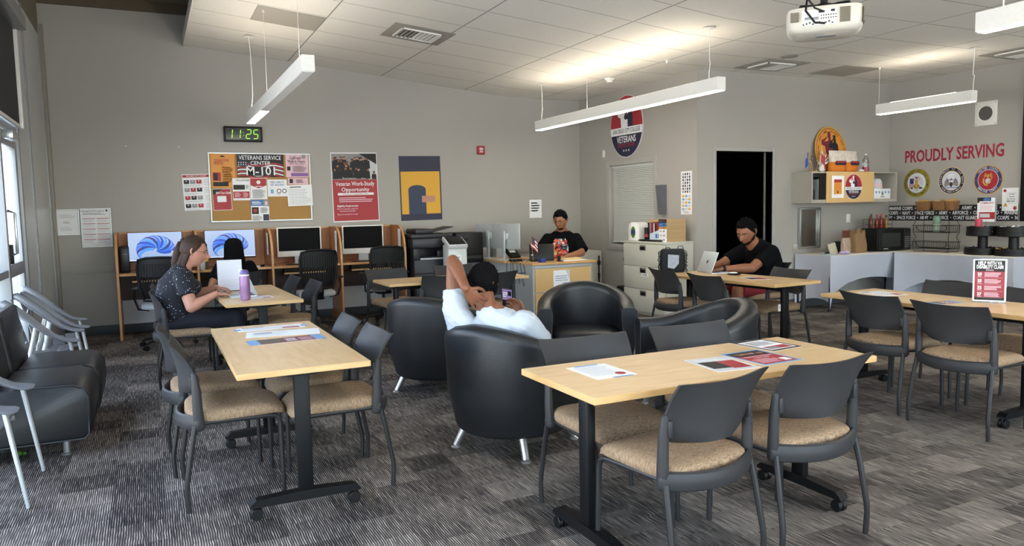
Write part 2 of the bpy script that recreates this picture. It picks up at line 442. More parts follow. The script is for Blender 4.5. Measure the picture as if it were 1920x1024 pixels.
# jog wall with an interior window opening y 8.51..9.55, z .88..2.06
b = MB()
for y0, y1, z0, z1 in ((YD+.12, 8.50, 0, ZT), (9.62, YB, 0, ZT), (8.50, 9.62, 0, .88), (8.50, 9.62, 2.07, ZT)): b.box(XJ, XJ+.12, y0, y1, z0, z1, M_WALL)
struct(b.build('wall_jog'))
b = MB()
DX0, DX1, DZ = 6.64, 7.615, 2.14
for x0, x1, z0, z1 in ((XJ, DX0, 0, ZT), (DX1, XR+.12, 0, ZT), (DX0, DX1, DZ, ZT)): b.box(x0, x1, YD, YD+.12, z0, z1, M_WALL)
struct(b.build('wall_door_side'))
b = MB(); b.box(XR, XR+.12, YR, YD, 0, ZT, M_WALL); struct(b.build('wall_right'))
b = MB()
for x0, x1, z0, z1 in ((XL-.15, -.6, 0, ZT), (8.6, XR+.12, 0, ZT), (-.6, 8.6, 0, .1), (-.6, 8.6, 3.0, ZT)): b.box(x0, x1, YR-.12, YR, z0, z1, M_WALL)
struct(b.build('wall_rear'))
b = MB()
for k in range(8): b.box(-.6+k*1.3, -.6+k*1.304+.07, YR-.11, YR, .1, 3.0, M_JAMB)
b.box(-.6, 8.6, YR-.11, YR, .98, 1.04, M_JAMB); b.box(-.6, 8.6, YR-.11, YR, 2.2, 2.26, M_JAMB)
w3 = struct(b.build('added_rear_window'))  # unseen rear glazing, added to bring daylight from the camera side
b = MB(); b.add([(-.6, YR-.06, .1), (8.6, YR-.06, .1), (8.6, YR-.06, 3.0), (-.6, YR-.06, 3.0)], [(0, 1, 2, 3)], M_GLASS, False); struct(b.build('window_pane', w3))
# store room behind the open doorway, its shade put into near-black surface colour
M_DARKW = mat('painted_room_shade', '#0c0b0b', .9, spec=.1)
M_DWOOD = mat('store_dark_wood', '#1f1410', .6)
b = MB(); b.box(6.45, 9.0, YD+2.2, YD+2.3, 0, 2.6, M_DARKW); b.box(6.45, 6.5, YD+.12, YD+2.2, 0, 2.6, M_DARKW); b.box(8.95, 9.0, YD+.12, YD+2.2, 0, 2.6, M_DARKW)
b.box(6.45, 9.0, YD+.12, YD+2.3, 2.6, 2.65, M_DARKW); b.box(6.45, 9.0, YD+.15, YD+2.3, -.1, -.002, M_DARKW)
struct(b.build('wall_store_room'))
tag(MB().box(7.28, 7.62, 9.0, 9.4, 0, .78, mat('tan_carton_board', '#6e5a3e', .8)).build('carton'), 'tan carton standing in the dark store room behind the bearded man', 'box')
# door frames
def frame(name, x0, x1, z1, y, w=.05, d=.16, m=M_JAMB):
    b = MB()
    b.box(x0-w, x0, y-.015, y+d, 0, z1+w, m, .004); b.box(x1, x1+w, y-.015, y+d, 0, z1+w, m, .004); b.box(x0, x1, y-.015, y+d, z1, z1+w, m, .004)
    return struct(b.build(name))
frame('door_1', DX0, DX1, DZ, YD)
# interior window with venetian blind
b = MB()
for y0, y1, z0, z1 in ((8.44, 8.51, .80, 2.13), (9.61, 9.70, .80, 2.13), (8.51, 9.61, 2.06, 2.13), (8.51, 9.61, .80, .89)): b.box(XJ-.02, XJ+.125, y0, y1, z0, z1, M_JAMB, .004)
w1 = struct(b.build('window_1'))
b = MB(); b.box(XJ+.09, XJ+.10, 8.51, 9.61, .89, 2.06, M_GLASS); struct(b.build('window_pane', w1))
M_SLAT = mat('blind_slat', '#cfd2cd', .45, var=.03)
b = MB()
for k in range(44):
    z = .95+k*.0252; b.add([(XJ+.030, 8.53, z-.0118), (XJ+.030, 9.59, z-.0118), (XJ+.048, 9.59, z+.0100), (XJ+.048, 8.53, z+.0100)], [(0, 1, 2, 3)], M_SLAT, False)
    b.add([(XJ+.030, 8.53, z-.0128), (XJ+.030, 9.59, z-.0128), (XJ+.048, 9.59, z+.0090), (XJ+.048, 8.53, z+.0090)], [(3, 2, 1, 0)], M_SLAT, False)
b.box(XJ+.022, XJ+.062, 8.52, 9.60, 2.02, 2.058, M_SLAT, .003); b.box(XJ+.028, XJ+.055, 8.53, 9.59, .915, .935, M_SLAT, .003)
for y in (8.75, 9.06, 9.37): b.tube([(XJ+.041, y, .93), (XJ+.041, y, 2.03)], .0015, M_SLAT, 4)
tag(b.build('venetian_blind'), 'pale closed venetian blind hanging in the inner window', 'blind')
M_BDARK = mat('office_dim', '#5d6461', .8)
b = MB(); b.box(XJ+.45, XJ+.5, 8.3, YB, 0, 2.6, M_DARKW); b.box(XJ+.12, XJ+.5, 8.3, 8.35, 0, 2.6, M_DARKW); b.box(XJ+.12, XJ+.5, YB-.05, YB, 0, 2.6, M_DARKW); b.box(XJ+.12, XJ+.5, 8.3, YB, 2.6, 2.65, M_DARKW); struct(b.build('wall_inner_office'))  # backs onto the store room, so it carries the same painted shade
# chair rail band + baseboards
b = MB(); b.box(XL+.01, -.40, YB-.012, YB, .765, .862, M_WALL, .002); b.box(3.14, XJ, YB-.012, YB, .765, .862, M_WALL, .002); struct(b.build('trim_1'))
b = MB(); b.box(8.0, XR, YD-.012, YD, .80, .88, M_WALL, .002); struct(b.build('trim_2'))
b = MB(); b.box(XR-.012, XR, 3.2, YD, .80, .88, M_WALL, .002); struct(b.build('trim_3'))
b = MB(); b.box(XL, XJ, YB-.012, YB, 0, .115, M_BASEB, .002); struct(b.build('baseboard_back'))
b = MB(); b.box(XJ-.012, XJ, YD, YB, 0, .115, M_BASEB, .002); struct(b.build('baseboard_jog'))
b = MB(); b.box(XJ, DX0-.05, YD-.012, YD, 0, .115, M_BASEB); b.box(DX1+.05, XR, YD-.012, YD, 0, .115, M_BASEB); struct(b.build('baseboard_door_side'))
b = MB(); b.box(XR-.012, XR, YR, YD, 0, .115, M_BASEB); struct(b.build('baseboard_right'))

# ------------------------------------------------------------------ ceiling
CEIL = [(.53, 3.606), (1.80, 3.483), (3.07, 3.36), (4.34, 3.235), (4.95, 3.175), (5.6, 3.155), (9.93, 3.155)]
def zc(x):
    for (a, za), (c, z_c) in zip(CEIL, CEIL[1:]):
        if x <= c: return za+(z_c-za)*(x-a)/(c-a)
    return 3.155
b = MB()
P = [(x, z) for x, z in CEIL]
vs = []; fs = []
for y in (YR, YB):
    for x, z in P: vs.append((x, y, z))
n = len(P)
for i in range(n-1): fs.append((i, i+1, n+i+1, n+i))
b.add(vs, fs, M_CEIL, True)
b.add([(x, y, z+.05) for x, y, z in vs], fs, M_CEIL, True)
b.box(.515, .53, YR, YB, 3.585, 3.72, M_WHITE)
struct(b.build('ceiling', sharp=20))
b = MB(); b.box(XL-.15, XR+.15, YR-.15, YB+.15, ZT, ZT+.2, M_CONC)
for k in range(9): b.box(XL-.1, XR, YR+.6+k*1.7, YR+.85+k*1.7, ZT-.12, ZT, M_CONC)
struct(b.build('ceiling_slab'))
b = MB(); b.box(XL, 6.0, YB-.04, YB, 3.97, 4.1, mat('deck_trim_brown', '#5a4f3f', .7)); struct(b.build('trim_4'))

# ------------------------------------------------------------------ window wall on the left (curtain wall)
M_STEEL = mat('satin_metal_panel', '#c3c7c8', .30, metal=.25, var=.06, vscale=3)
M_FRAME = mat('storefront_frame', '#8d9092', .4, metal=.3)
M_SHADE = mat('roller_shade', '#2b2d31', .8, var=.04)
b = MB(); b.box(XL-.15, XL, 8.30, YB, 0, 3.60, M_STEEL); b.box(XL-.15, XL, 8.30, YB, 3.6, ZT, M_CONC)
for y in (9.0, 9.06, 10.40): b.box(XL, XL+.012, y, y+.02, 0, 3.6, M_FRAME)
b.box(XL, XL+.05, 10.42, YB-.001, 0, 3.72, mat('corner_trim_bronze', '#8b857c', .5), .004)
struct(b.build('wall_left'))
b = MB(); b.box(XL-.15, XL, YR, 8.30, 3.3, ZT, M_CONC); b.box(XL-.15, XL-.02, YR, 8.3, 0, .06, M_FRAME); struct(b.build('wall_left_header'))
b = MB()
for y in [8.22, 7.20, 6.1, 5.0, 3.9, 2.8, 1.7, .6, -.5, -1.6, -2.7, YR]: b.box(XL-.13, XL+.01, y, y+.07, 0, 3.3, M_FRAME, .004)
for z0, z1 in ((2.22, 2.30), (3.22, 3.3)): b.box(XL-.12, XL, YR, 8.3, z0, z1, M_FRAME)
b.box(XL-.12, XL, YR, 7.2, .0, .10, M_FRAME); b.box(XL-.12, XL, YR, 7.2, .98, 1.04, M_FRAME)
w2 = struct(b.build('window_2'))
b = MB(); b.add([(XL-.07, YR, .0), (XL-.07, 8.25, .0), (XL-.07, 8.25, 3.3), (XL-.07, YR, 3.3)], [(0, 1, 2, 3)], M_GLASS, False); struct(b.build('window_pane', w2))
b = MB()
b.box(XL-.06, XL-.01, 7.30, 7.40, .02, 2.2, M_FRAME, .004); b.box(XL-.06, XL-.01, 8.1, 8.2, .02, 2.2, M_FRAME, .004)
b.box(XL-.06, XL-.01, 7.4, 8.1, .02, .22, M_FRAME, .004); b.box(XL-.06, XL-.01, 7.4, 8.1, 2.08, 2.2, M_FRAME, .004); b.box(XL-.06, XL-.01, 7.4, 8.1, .96, 1.07, M_FRAME, .004)
d2 = struct(b.build('door_2'))
b = MB(); b.tube([(XL+.0, 7.36, 1.15), (XL+.05, 7.36, 1.17), (XL+.05, 7.36, 1.5), (XL+.0, 7.36, 1.52)], .012, M_CHROME, 8); b.box(XL-.01, XL+.02, 7.33, 7.40, 1.08, 1.24, M_BLACK, .004); struct(b.build('door_handle', d2))
b = MB(); b.box(XL-.01, XL+.07, 7.45, 7.75, 2.12, 2.19, M_CHROME, .006); b.box(XL+.02, XL+.05, 7.7, 8.05, 2.195, 2.21, M_CHROME, .003); struct(b.build('door_closer', d2))
for i, (y0, y1) in enumerate(((6.18, 8.25), (3.98, 6.08), (1.78, 3.88), (-.42, 1.68), (-2.62, -.52))):
    t = thing('roller_shade', 'dark grey roller shade half drawn over the glass, '+('next to the steel corner panel' if i == 0 else 'bay %s along the window wall' % ('second', 'third', 'fourth', 'fifth')[i-1]), 'shade', (XL+.03, y0, 2.3), 0, 'roller shades on the window wall') if i == 0 else dup(t0, (XL+.03, y0, 2.3), 0, 'dark grey roller shade over the window wall beside the '+('sofa seats', 'lowest grey lounge chair', 'camera', 'added rear glass')[i-1], 'roller shades on the window wall')
    if i == 0:
        t0 = t
        b = MB(); b.box(-.004, .0, .03, 2.04, 0, .95, M_SHADE); b.build('cloth', t0)
        b = MB(); b.box(-.02, .10, 0, 2.07, .87, 1.0, M_FRAME, .004); b.build('cassette', t0)
        b = MB(); b.box(-.012, .008, .02, 2.05, -.02, .01, M_WHITE, .003); b.build('hem_bar', t0)
        b = MB(); b.box(-.02, .03, 2.03, 2.06, -.02, .87, M_WHITE, .003); b.build('side_channel', t0)
# exterior
b = MB(); b.box(-40, XL-.2, -30, 40, -.16, -.1, mat('outdoor_paving', '#cfccc4', .8, var=.1, vscale=1)); b.box(XL-.2, 30, -30, YR-.2, -.16, -.1, mat('outdoor_paving', '#cfccc4', .8, var=.1, vscale=1)); o = b.build('ground'); struct(o)
M_BLD = mat('far_building_stucco', '#b9b4aa', .8, var=.1, vscale=1); M_BWIN = mat('far_building_glass', '#5d6f80', .2)
b = MB(); b.box(-30, -22, -10, 34, -.1, 7, M_BLD)
for k in range(10):
    for z in (1, 4): b.box(-22.02, -21.98, -8+k*4, -5.8+k*4, z, z+1.6, M_BWIN)
tag(b.build('neighbour_building'), 'pale building across the paving seen through the window wall', 'building')

# ------------------------------------------------------------------ pendant lights
def pendant(x, y0, y1, zb, label, canopies, lit=(0, 1)):
    t = thing('pendant_light', label, 'light', (x, y0, zb), 0, 'linear pendant lights'); L_ = y1-y0
    b = MB(); b.box(-.05, .05, 0, L_, .004, .13, M_WHITE, .003, 1)
    b.build('housing', t)
    b = MB(); b.box(-.043, .043, lit[0]*L_+.012, L_-.012, 0, .0042, M_TUBEON)
    if lit[0] > 0: b.box(-.043, .043, .012, lit[0]*L_+.012, 0, .0042, M_WHITE)
    b.build('lens', t)
    b = MB(); b.box(-.035, .035, .2, L_-.2, .1301, .133, M_UPL); b.build('uplight_lens', t)
    for (yy, kind) in canopies:
        z = zc(x)-zb
        b = MB()
        if kind: b.lathe([(.06, z-.012), (.058, z-.016), (.02, z-.022)], M_WHITE, 20, (0, yy, 0))
        b.lathe([(.012, z-.03), (.012, z-.0)], M_WHITE, 8, (0, yy, 0))
        c = b.build('canopy', t)
        b = MB()
        w = .02 if kind else 0
        b.tube([(0, yy, z-.02), (w*.6, yy+w*.3, z*.85), (w, yy+w, z*.5), (w*.7, yy, .3), (0, yy, .2), (0, yy, .13)], .004 if kind else .0018, M_WHITE, 6)
        b.build('cord', t)
pendant(1.18, 5.98, 9.62, 2.54, 'white linear pendant light hanging nearest the window, over the wall clock side', [(3.45, 1), (.35, 0), (2.2, 0)], (.66, 1))
pendant(5.02, 5.68, 9.45, 2.54, 'long white linear pendant light hanging before the oval college sign', [(.18, 1), (3.65, 1), (2.45, 0)])
pendant(8.50, 5.45, 6.70, 2.55, 'short white linear pendant light hanging near the lettered wall and corner', [(.02, 1), (1.24, 0)])
pendant(5.02, -.45, 3.20, 2.54, 'white linear pendant light cut off at top right of the frame', [(3.5, 1), (.2, 1)])
pendant(1.18, -.9, 2.75, 2.54, 'added unseen white linear pendant light above and behind the camera by the windows', [(3.5, 1), (.2, 1)])  # extra fixture out of view, added for ambient light
pendant(8.50, .2, 3.9, 2.55, 'added unseen white linear pendant light beyond the right of the projection screen', [(3.5, 1), (.2, 1)])  # also unseen, added to raise the room light

# ------------------------------------------------------------------ ceiling fittings
M_VENT = mat('vent_metal', '#9a9790', .5, metal=.1)
M_VDARK = mat('vent_dark', '#3d3b38', .7)
def ceilframe(x, y): 
    a = math.atan2(zc(x+.1)-zc(x-.1), .2)
    return Matrix.Translation((x, y, zc(x)-.002)) @ Matrix.Rotation(-a, 4, 'Y')
def diffuser(x, y, label, n=9, flip=0):
    b = MB(); b.M = ceilframe(x, y); b.box(-.34, .34, -.30, .30, -.006, .0, M_VENT, .002)
    b.box(-.22, .22, -.18, .18, -.0065, -.004, M_VDARK)
    for k in range(n):
        if k < n//2: b.box(-.21+k*.048, -.195+k*.048, -.175, .175, -.022, -.006, M_VENT)
        else: b.box(-.21+k*.048, -.18+k*.048, -.175, .175, -.016, -.006, M_WHITE)
    b.box(-.23, .23, -.19, -.175, -.02, -.006, M_WHITE); b.box(-.23, .23, .175, .19, -.02, -.006, M_WHITE); b.box(-.23, -.215, -.19, .19, -.02, -.006, M_WHITE); b.box(.215, .23, -.19, .19, -.02, -.006, M_WHITE)
    tag(b.build('air_diffuser'), label, 'vent', 'ceiling vents')
def perfpanel(x, y, label, w=.33):
    b = MB(); b.M = ceilframe(x, y); b.box(-w, w, -.30, .30, -.006, 0, mat('perforated_panel', '#9f9b92', .6, var=.12, vscale=400))
    tag(b.build('return_grille'), label, 'vent', 'ceiling vents')
diffuser(2.78, 8.02, 'louvred air diffuser in sloping ceiling between the two left pendant lights')
diffuser(7.05, 7.08, 'louvred air diffuser in flat ceiling above the dark doorway')
diffuser(9.35, 5.45, 'small louvred air diffuser at the ceiling edge above the projection screen')
perfpanel(1.45, 8.35, 'flat perforated grille in ceiling above the window-side pendant light', .34)
perfpanel(8.28, 7.03, 'flat perforated grille in ceiling above the wall-mounted shelf')
M_SPK = mat('speaker_grille_white', '#a9a6a0', .6, var=.1, vscale=500)
for i, (x, y, r, lab) in enumerate(((6.82, 6.574, .10, 'round flush ceiling speaker beside the projector mount'), (4.30, 5.05, .10, 'round flush ceiling speaker cut by the top edge right of centre'), (2.3, 6.35, .10, 'round flush ceiling speaker cut by the top edge left of centre'))):
    b = MB(); b.M = ceilframe(x, y); b.lathe([(r, 0), (r*1.02, -.004), (r*.92, -.009), (.001, -.010)], M_SPK, 28)
    tag(b.build('ceiling_speaker'), lab, 'speaker', 'ceiling speakers')
b = MB(); b.M = ceilframe(5.635, 8.55); b.lathe([(.065, 0), (.062, -.02), (.04, -.028), (.036, -.05), (.001, -.055)], M_WHITE, 20)
tag(b.build('smoke_detector'), 'white smoke detector on the ceiling behind the long pendant light', 'detector')
b = MB(); b.M = ceilframe(5.576, 7.25); b.lathe([(.035, 0), (.035, -.006), (.012, -.008), (.012, -.04), (.001, -.042)], M_WHITE, 14)
tag(b.build('sprinkler_head'), 'small white sprinkler head in the ceiling right of the long pendant', 'sprinkler')
# ------------------------------------------------------------------ guest chair (faces +y, origin on the floor)
def superell(w, d, n=28, e=3.2, cx=0, cy=0):
    out = []
    for k in range(n):
        a = 2*PI*k/n; c, s_ = math.cos(a), math.sin(a)
        out.append((cx+w*math.copysign(abs(c)**(2/e), c), cy+d*math.copysign(abs(s_)**(2/e), s_)))
    return out
def make_guest_chair():
    t = thing('guest_chair', 'x', 'chair')
    # backrest shell
    b = MB(); U, V = 17, 11
    def P(u, v, off):
        w = .178+.052*min(1, v*5.5)**.6+.018*v
        x = u*w
        y = -.232-.042*v**2.4+.088*abs(u)**2.2*(1-.50*v)-.026*abs(u)**6*v**3
        z = .565+.235*v+.012*abs(u)**2*v**2
        return Vector((x, y-off, z))
    vs = []; fs = []
    for off in (0, .011):
        for j in range(V):
            for i in range(U): vs.append(P(-1+2*i/(U-1), j/(V-1), off))
    n = U*V
    for j in range(V-1):
        for i in range(U-1):
            a = j*U+i; fs.append((a, a+1, a+U+1, a+U)); fs.append((n+a+U, n+a+U+1, n+a+1, n+a))
    for i in range(U-1): fs.append((i, n+i, n+i+1, i+1)); a = (V-1)*U+i; fs.append((a+1, n+a+1, n+a, a))
    for j in range(V-1):
        a = j*U; fs.append((a+U, n+a+U, n+a, a)); a = j*U+U-1; fs.append((a, n+a, n+a+U, a+U))
    b.add(vs, fs, M_DARKP); b.build('backrest', t, sharp=50)
    # moulded rear frame: two uprights and the band round the back of the seat
    b = MB()
    for s in (-1, 1):
        b.tube([(s*.236, -.165, .415), (s*.24, -.170, .50), (s*.238, -.172, .60), (s*.236, -.178, .675)], [(.023, .027), (.021, .025), (.020, .022), (.017, .014)], M_DARKP, 10, ref=(1, 0, 0), round_ends=True)
        b.box(s*.224-.012, s*.224+.012, -.200, -.155, .600, .665, M_DARKP, .006)
    pts = [(x, -.172-.085*(1-(x/.245)**2), .435-.010*(1-(x/.245)**2)) for x in [-.245+.49*k/14 for k in range(15)]]
    b.tube(pts, [(.038, .017)]*15, M_DARKP, 10, ref=(0, 0, 1), round_ends=True)
    b.build('back_frame', t)
    # seat cushion
    b = MB(); rings = []
    for sc, z in ((.93, .428), (.985, .433), (1.0, .450), (.99, .471), (.94, .484), (.80, .491), (.5, .495), (.1, .496)):
        rings.append([(x*(1-.05*(y-.02)/.25), y-.020*max(0, 1-(x/.24)**2)*min(1, max(0, (-.06-y)/.13)), z-(.034*max(0, (y-.10)/.15)**2 if z > .44 else 0)) for x, y in [(px*sc, .028+(py)*sc) for px, py in superell(.226, .232, 60, 6)]])
    b.loft(rings, M_TAN); b.build('seat', t, sharp=60)
    b = MB()
    for s in (-1, 1): b.tube([(s*.222, -.17, .428), (s*.214, .0, .424), (s*.207, .17, .420)], .0115, M_TUBE, 8)
    b.tube([(-.2, .10, .420), (.2, .10, .420)], .009, M_TUBE, 6); b.tube([(-.2, -.08, .420), (.2, -.08, .420)], .009, M_TUBE, 6)
    b.build('seat_frame', t)
    for s in (-1, 1):
        b = MB(); b.tube([(s*.207, .165, .420), (s*.208, .195, .417), (s*.209, .213, .402), (s*.211, .220, .375), (s*.219, .222, .10), (s*.220, .222, .004)], [.0115]*5+[.0125], M_TUBE, 8); b.build('leg', t)
        b = MB(); b.tube([(s*.240, -.185, .425), (s*.247, -.205, .33), (s*.256, -.238, .14), (s*.258, -.240, .10), (s*.259, -.233, .004)], [.0135, .0125, .0125, .012, .0125], M_TUBE, 8); b.build('leg', t)
    return t
guest = Maker(make_guest_chair)
G = 'dark grey guest chairs with tan seats'
RX = -PI/2; LX = PI/2     # facing +x / facing -x
T1 = 'left front maple table'; T2 = 'right front maple table'
chairs = [
 (.335, 4.14, RX, 'dark grey chair on the window side of the left front table, nearer the camera'),
 (.285, 4.72, RX+.03, 'dark grey chair on the window side of the left front table, farther one'),
 (.855, 4.01, LX, 'dark grey chair on the armchair side of the left front table, nearer the camera'),
 (.835, 4.56, LX-.02, 'dark grey chair on the armchair side of the left front table, farther one'),
 (1.865, 2.385, .15, 'dark grey chair seen from behind at the right front table, left one'),
 (2.475, 2.405, .04, 'dark grey chair seen from behind at the right front table, right one'),
 (1.915, 2.925, PI-.04, 'dark grey chair across the right front table, nearest the man in white'),
 (2.585, 2.95, PI-.05, 'dark grey chair across the right front table, behind its flyers'),
 (4.90, 6.12, RX-.12, 'dark grey chair in front of the black shoulder bag'),
 (4.825, 5.40, RX-.05, 'dark grey chair seen from behind in front of the open silver laptop'),
 (5.42, 5.42, LX-.04, 'dark grey chair at the far side of the laptop table, empty, nearest its corner'),
 (5.98, 6.20, LX-.1, 'dark grey chair in which the man with the silver laptop sits'),
 (4.735, 3.57, RX-.06, 'dark grey chair seen from behind, left one at the upright sign\'s table'),
 (4.67, 2.965, RX+.02, 'dark grey chair seen from behind, right one at the upright sign\'s table'),
 (5.38, 3.68, LX+.1, 'dark grey chair at the far side of the sign table, left of the upright sign'),
 (5.33, 3.05, LX, 'dark grey chair at the far side of the sign table, right of the upright sign'),
 (.25, 7.07, RX, 'dark grey chair in which the woman with the speckled shirt sits'),
 (.26, 7.72, RX, 'dark grey chair hidden mostly behind the seated woman in the speckled shirt'),
 (1.15, 7.20, LX+.02, 'dark grey chair at the seated woman\'s table, opposite her, nearer the camera'),
 (1.07, 7.84, LX+.03, 'dark grey chair at the seated woman\'s table, opposite side, farther from the camera'),
 (2.64, 7.24, .0, 'dark grey chair seen from behind before the copier, left of the raised elbow'),
 (3.19, 7.24, .0, 'dark grey chair seen from behind before the copier, right of the white shirted man\'s head'),
 (2.40, 7.95, PI+.1, 'dark grey chair facing the camera before the copier, at the table\'s left end'),
 (3.20, 7.98, PI, 'dark grey chair facing the camera before the copier, behind the raised elbow'),
]
for x, y, rz, lab in chairs: guest((x, y, 0), rz, lab, G)

# ------------------------------------------------------------------ flip-top tables on casters (long axis along local y, origin on the floor)
def make_table():
    t = thing('training_table', 'x', 'table')
    L_, W_ = 1.535, .61
    b = MB(); b.box(-W_/2, W_/2, -L_/2, L_/2, .7075, .735, M_EDGE, .002, 1)
    b.box(-W_/2+.0015, W_/2-.0015, -L_/2+.0015, L_/2-.0015, .7350, .7355, M_MAPLEY); b.build('tabletop', t)
    b = MB(); b.box(-.03, .03, -.62, .62, .645, .675, M_TBLACK, .004); b.build('crossbar', t)
    for s in (-1, 1):
        yy = s*.615
        b = MB(); b.box(-.036, .036, yy-.021, yy+.021, .105, .695, M_TBLACK, .006); b.build('column', t)
        b = MB(); b.prism([(-.20, 0), (.20, 0), (.20, .012), (.05, .035), (-.05, .035), (-.20, .012)], .05, M_TBLACK)
        for i, v in enumerate(b.v): b.v[i] = Vector((v.x, yy-.025+v.z, .7065-v.y))
        b.build('bracket', t)
        b = MB(); b.prism([(-.265, .066), (-.245, .062), (.245, .062), (.265, .066), (.262, .078), (.235, .098), (.05, .108), (-.05, .108), (-.235, .098), (-.262, .078)], .056, M_TBLACK)
        for i, v in enumerate(b.v): b.v[i] = Vector((v.x, yy-.028+v.z, v.y))
        f = b.build('foot', t)
        for q in (-1, 1):
            b = MB()
            for o in (-.014, .014): b.M = Matrix.Translation((q*.235+.0, yy+o, .0285)) @ Matrix.Rotation(PI/2, 4, 'X'); b.lathe([(.012, -.0105), (.026, -.0105), (.0285, -.008), (.0285, .008), (.026, .0105), (.012, .0105)], M_BLACK, 20)
            b.M = Matrix.Identity(4); b.tube([(q*.235, yy, .03), (q*.228, yy, .066)], .010, M_BLACK, 8); b.box(q*.235-.022, q*.235+.014, yy-.006, yy+.006, .03, .062, M_BLACK, .004)
            b.build('caster', f)
    return t
table = Maker(make_table)
TG = 'maple training tables on casters'
table((.620, 4.265, 0), 0, 'maple table on casters at left front with three flyers across its far end', TG)
table((2.228, 2.645, 0), PI/2+.0, 'maple table on casters at right front with four flyers on its top', TG)
table((5.165, 5.66, 0), .07, 'maple table on casters under the silver laptop and black bag', TG)
table((5.03, 3.44, 0), -.0, 'maple table on casters at right carrying the upright red and black sign', TG)
table((.80, 7.10, 0), .03, 'maple table on casters where the woman types beside a purple bottle', TG)
table((2.86, 7.40, 0), PI/2-.0, 'maple table on casters in front of the copier, partly hidden by the raised elbow', TG)
# stickers on the two facing columns are small white labels
for x, y, lab in ((.80, 6.463, 'small white inventory sticker on the black column of the typing woman\'s table'), (5.122, 5.025, 'small white inventory sticker on the black column of the laptop table')):
    b = MB(); b.box(-.016, .016, -.0012, 0, -.032, .032, M_PAPER); b.box(-.010, .010, -.0016, -.001, -.01, .02, M_LGREY); tag(b.build('inventory_sticker', loc=(x, y, .50), rot=(0, 0, .03 if x < 1 else .07)), lab, 'sticker', 'inventory stickers')

# ------------------------------------------------------------------ tub armchairs (face +y)
def make_tub():
    t = thing('tub_armchair', 'x', 'armchair')
    path = []
    Rr = .345
    for k in range(7): path.append((Vector((-Rr, .31-.31*k/7)), Vector((-1, 0))))
    for k in range(25):
        a = PI+PI*k/24; path.append((Vector((Rr*math.cos(a), Rr*math.sin(a))), Vector((math.cos(a), math.sin(a)))))
    for k in range(1, 8): path.append((Vector((Rr, .31*k/7)), Vector((1, 0))))
    K = len(path)
    rings = []
    for i, (p, nr) in enumerate(path):
        u = abs(2*i/(K-1)-1)            # 1 at arm fronts, 0 at back
        zt = .62+.165*(.5+.5*math.cos(min(1, u*1.12)*PI))
        th = .062
        prof = [(-th+.02, .13), (th-.075, .13), (th-.055, .15), (th-.008, .36), (th+.006, zt-.06), (th, zt-.022), (th-.022, zt), (-th+.024, zt+.002), (-th+.004, zt-.018), (-th, zt-.06), (-th+.008, .42), (-th+.015, .2)]
        rings.append([(p.x+nr.x*o, p.y+nr.y*o, z) for o, z in prof])
    b = MB(); b.loft(rings, M_LEATHER, cap=True); sh = b.build('shell', t, sharp=48)
    # piping round arm fronts
    for s, i in ((-1, 0), (1, K-1)):
        b = MB(); rg = rings[i]; b.tube([(x, y+.001, z) for x, y, z in rg[1:12]], .0035, M_PIPE, 5); b.build('piping', sh)
    b = MB(); rr = []
    for sc, z in ((.96, .14), (1.0, .16), (1.0, .36), (.985, .385), (.93, .405), (.7, .418), (.3, .422)):
        rr.append([(x*sc, .035+y*sc, z) for x, y in superell(.288, .29, 36, 5)])
    b.loft(rr, M_LEATHER); b.build('seat', t, sharp=55)
    for sx in (-1, 1):
        for sy in (-1, 1):
            x, y = sx*.205, (.235 if sy > 0 else -.20)
            b = MB(); b.tube([(x, y, .15), (x*1.28, y*1.22+.0, .012)], [.025, .021], M_CHROME, 12)
            b.lathe([(.030, 0), (.030, .006), (.018, .013), (.001, .014)], M_CHROME, 16, (x*1.28, y*1.22, 0)); b.build('leg', t)
    return t
tub = Maker(make_tub)
TU = 'black tub armchairs round the middle of the room'
tub((1.96, 4.08, 0), R(28)-PI/2, 'black tub armchair seen from behind holding the man in the white shirt', TU)
tub((2.08, 5.72, 0), R(43)-PI/2, 'black tub armchair left of the man in white, turned away and empty', TU)
tub((3.34, 5.48, 0), math.atan2(-.88, -.48)-PI/2, 'black tub armchair facing the camera, empty, in front of the staff desk', TU)
tub((3.42, 4.12, 0), math.atan2(.28, -.96)-PI/2, 'black tub armchair in side view behind the right front table', TU)

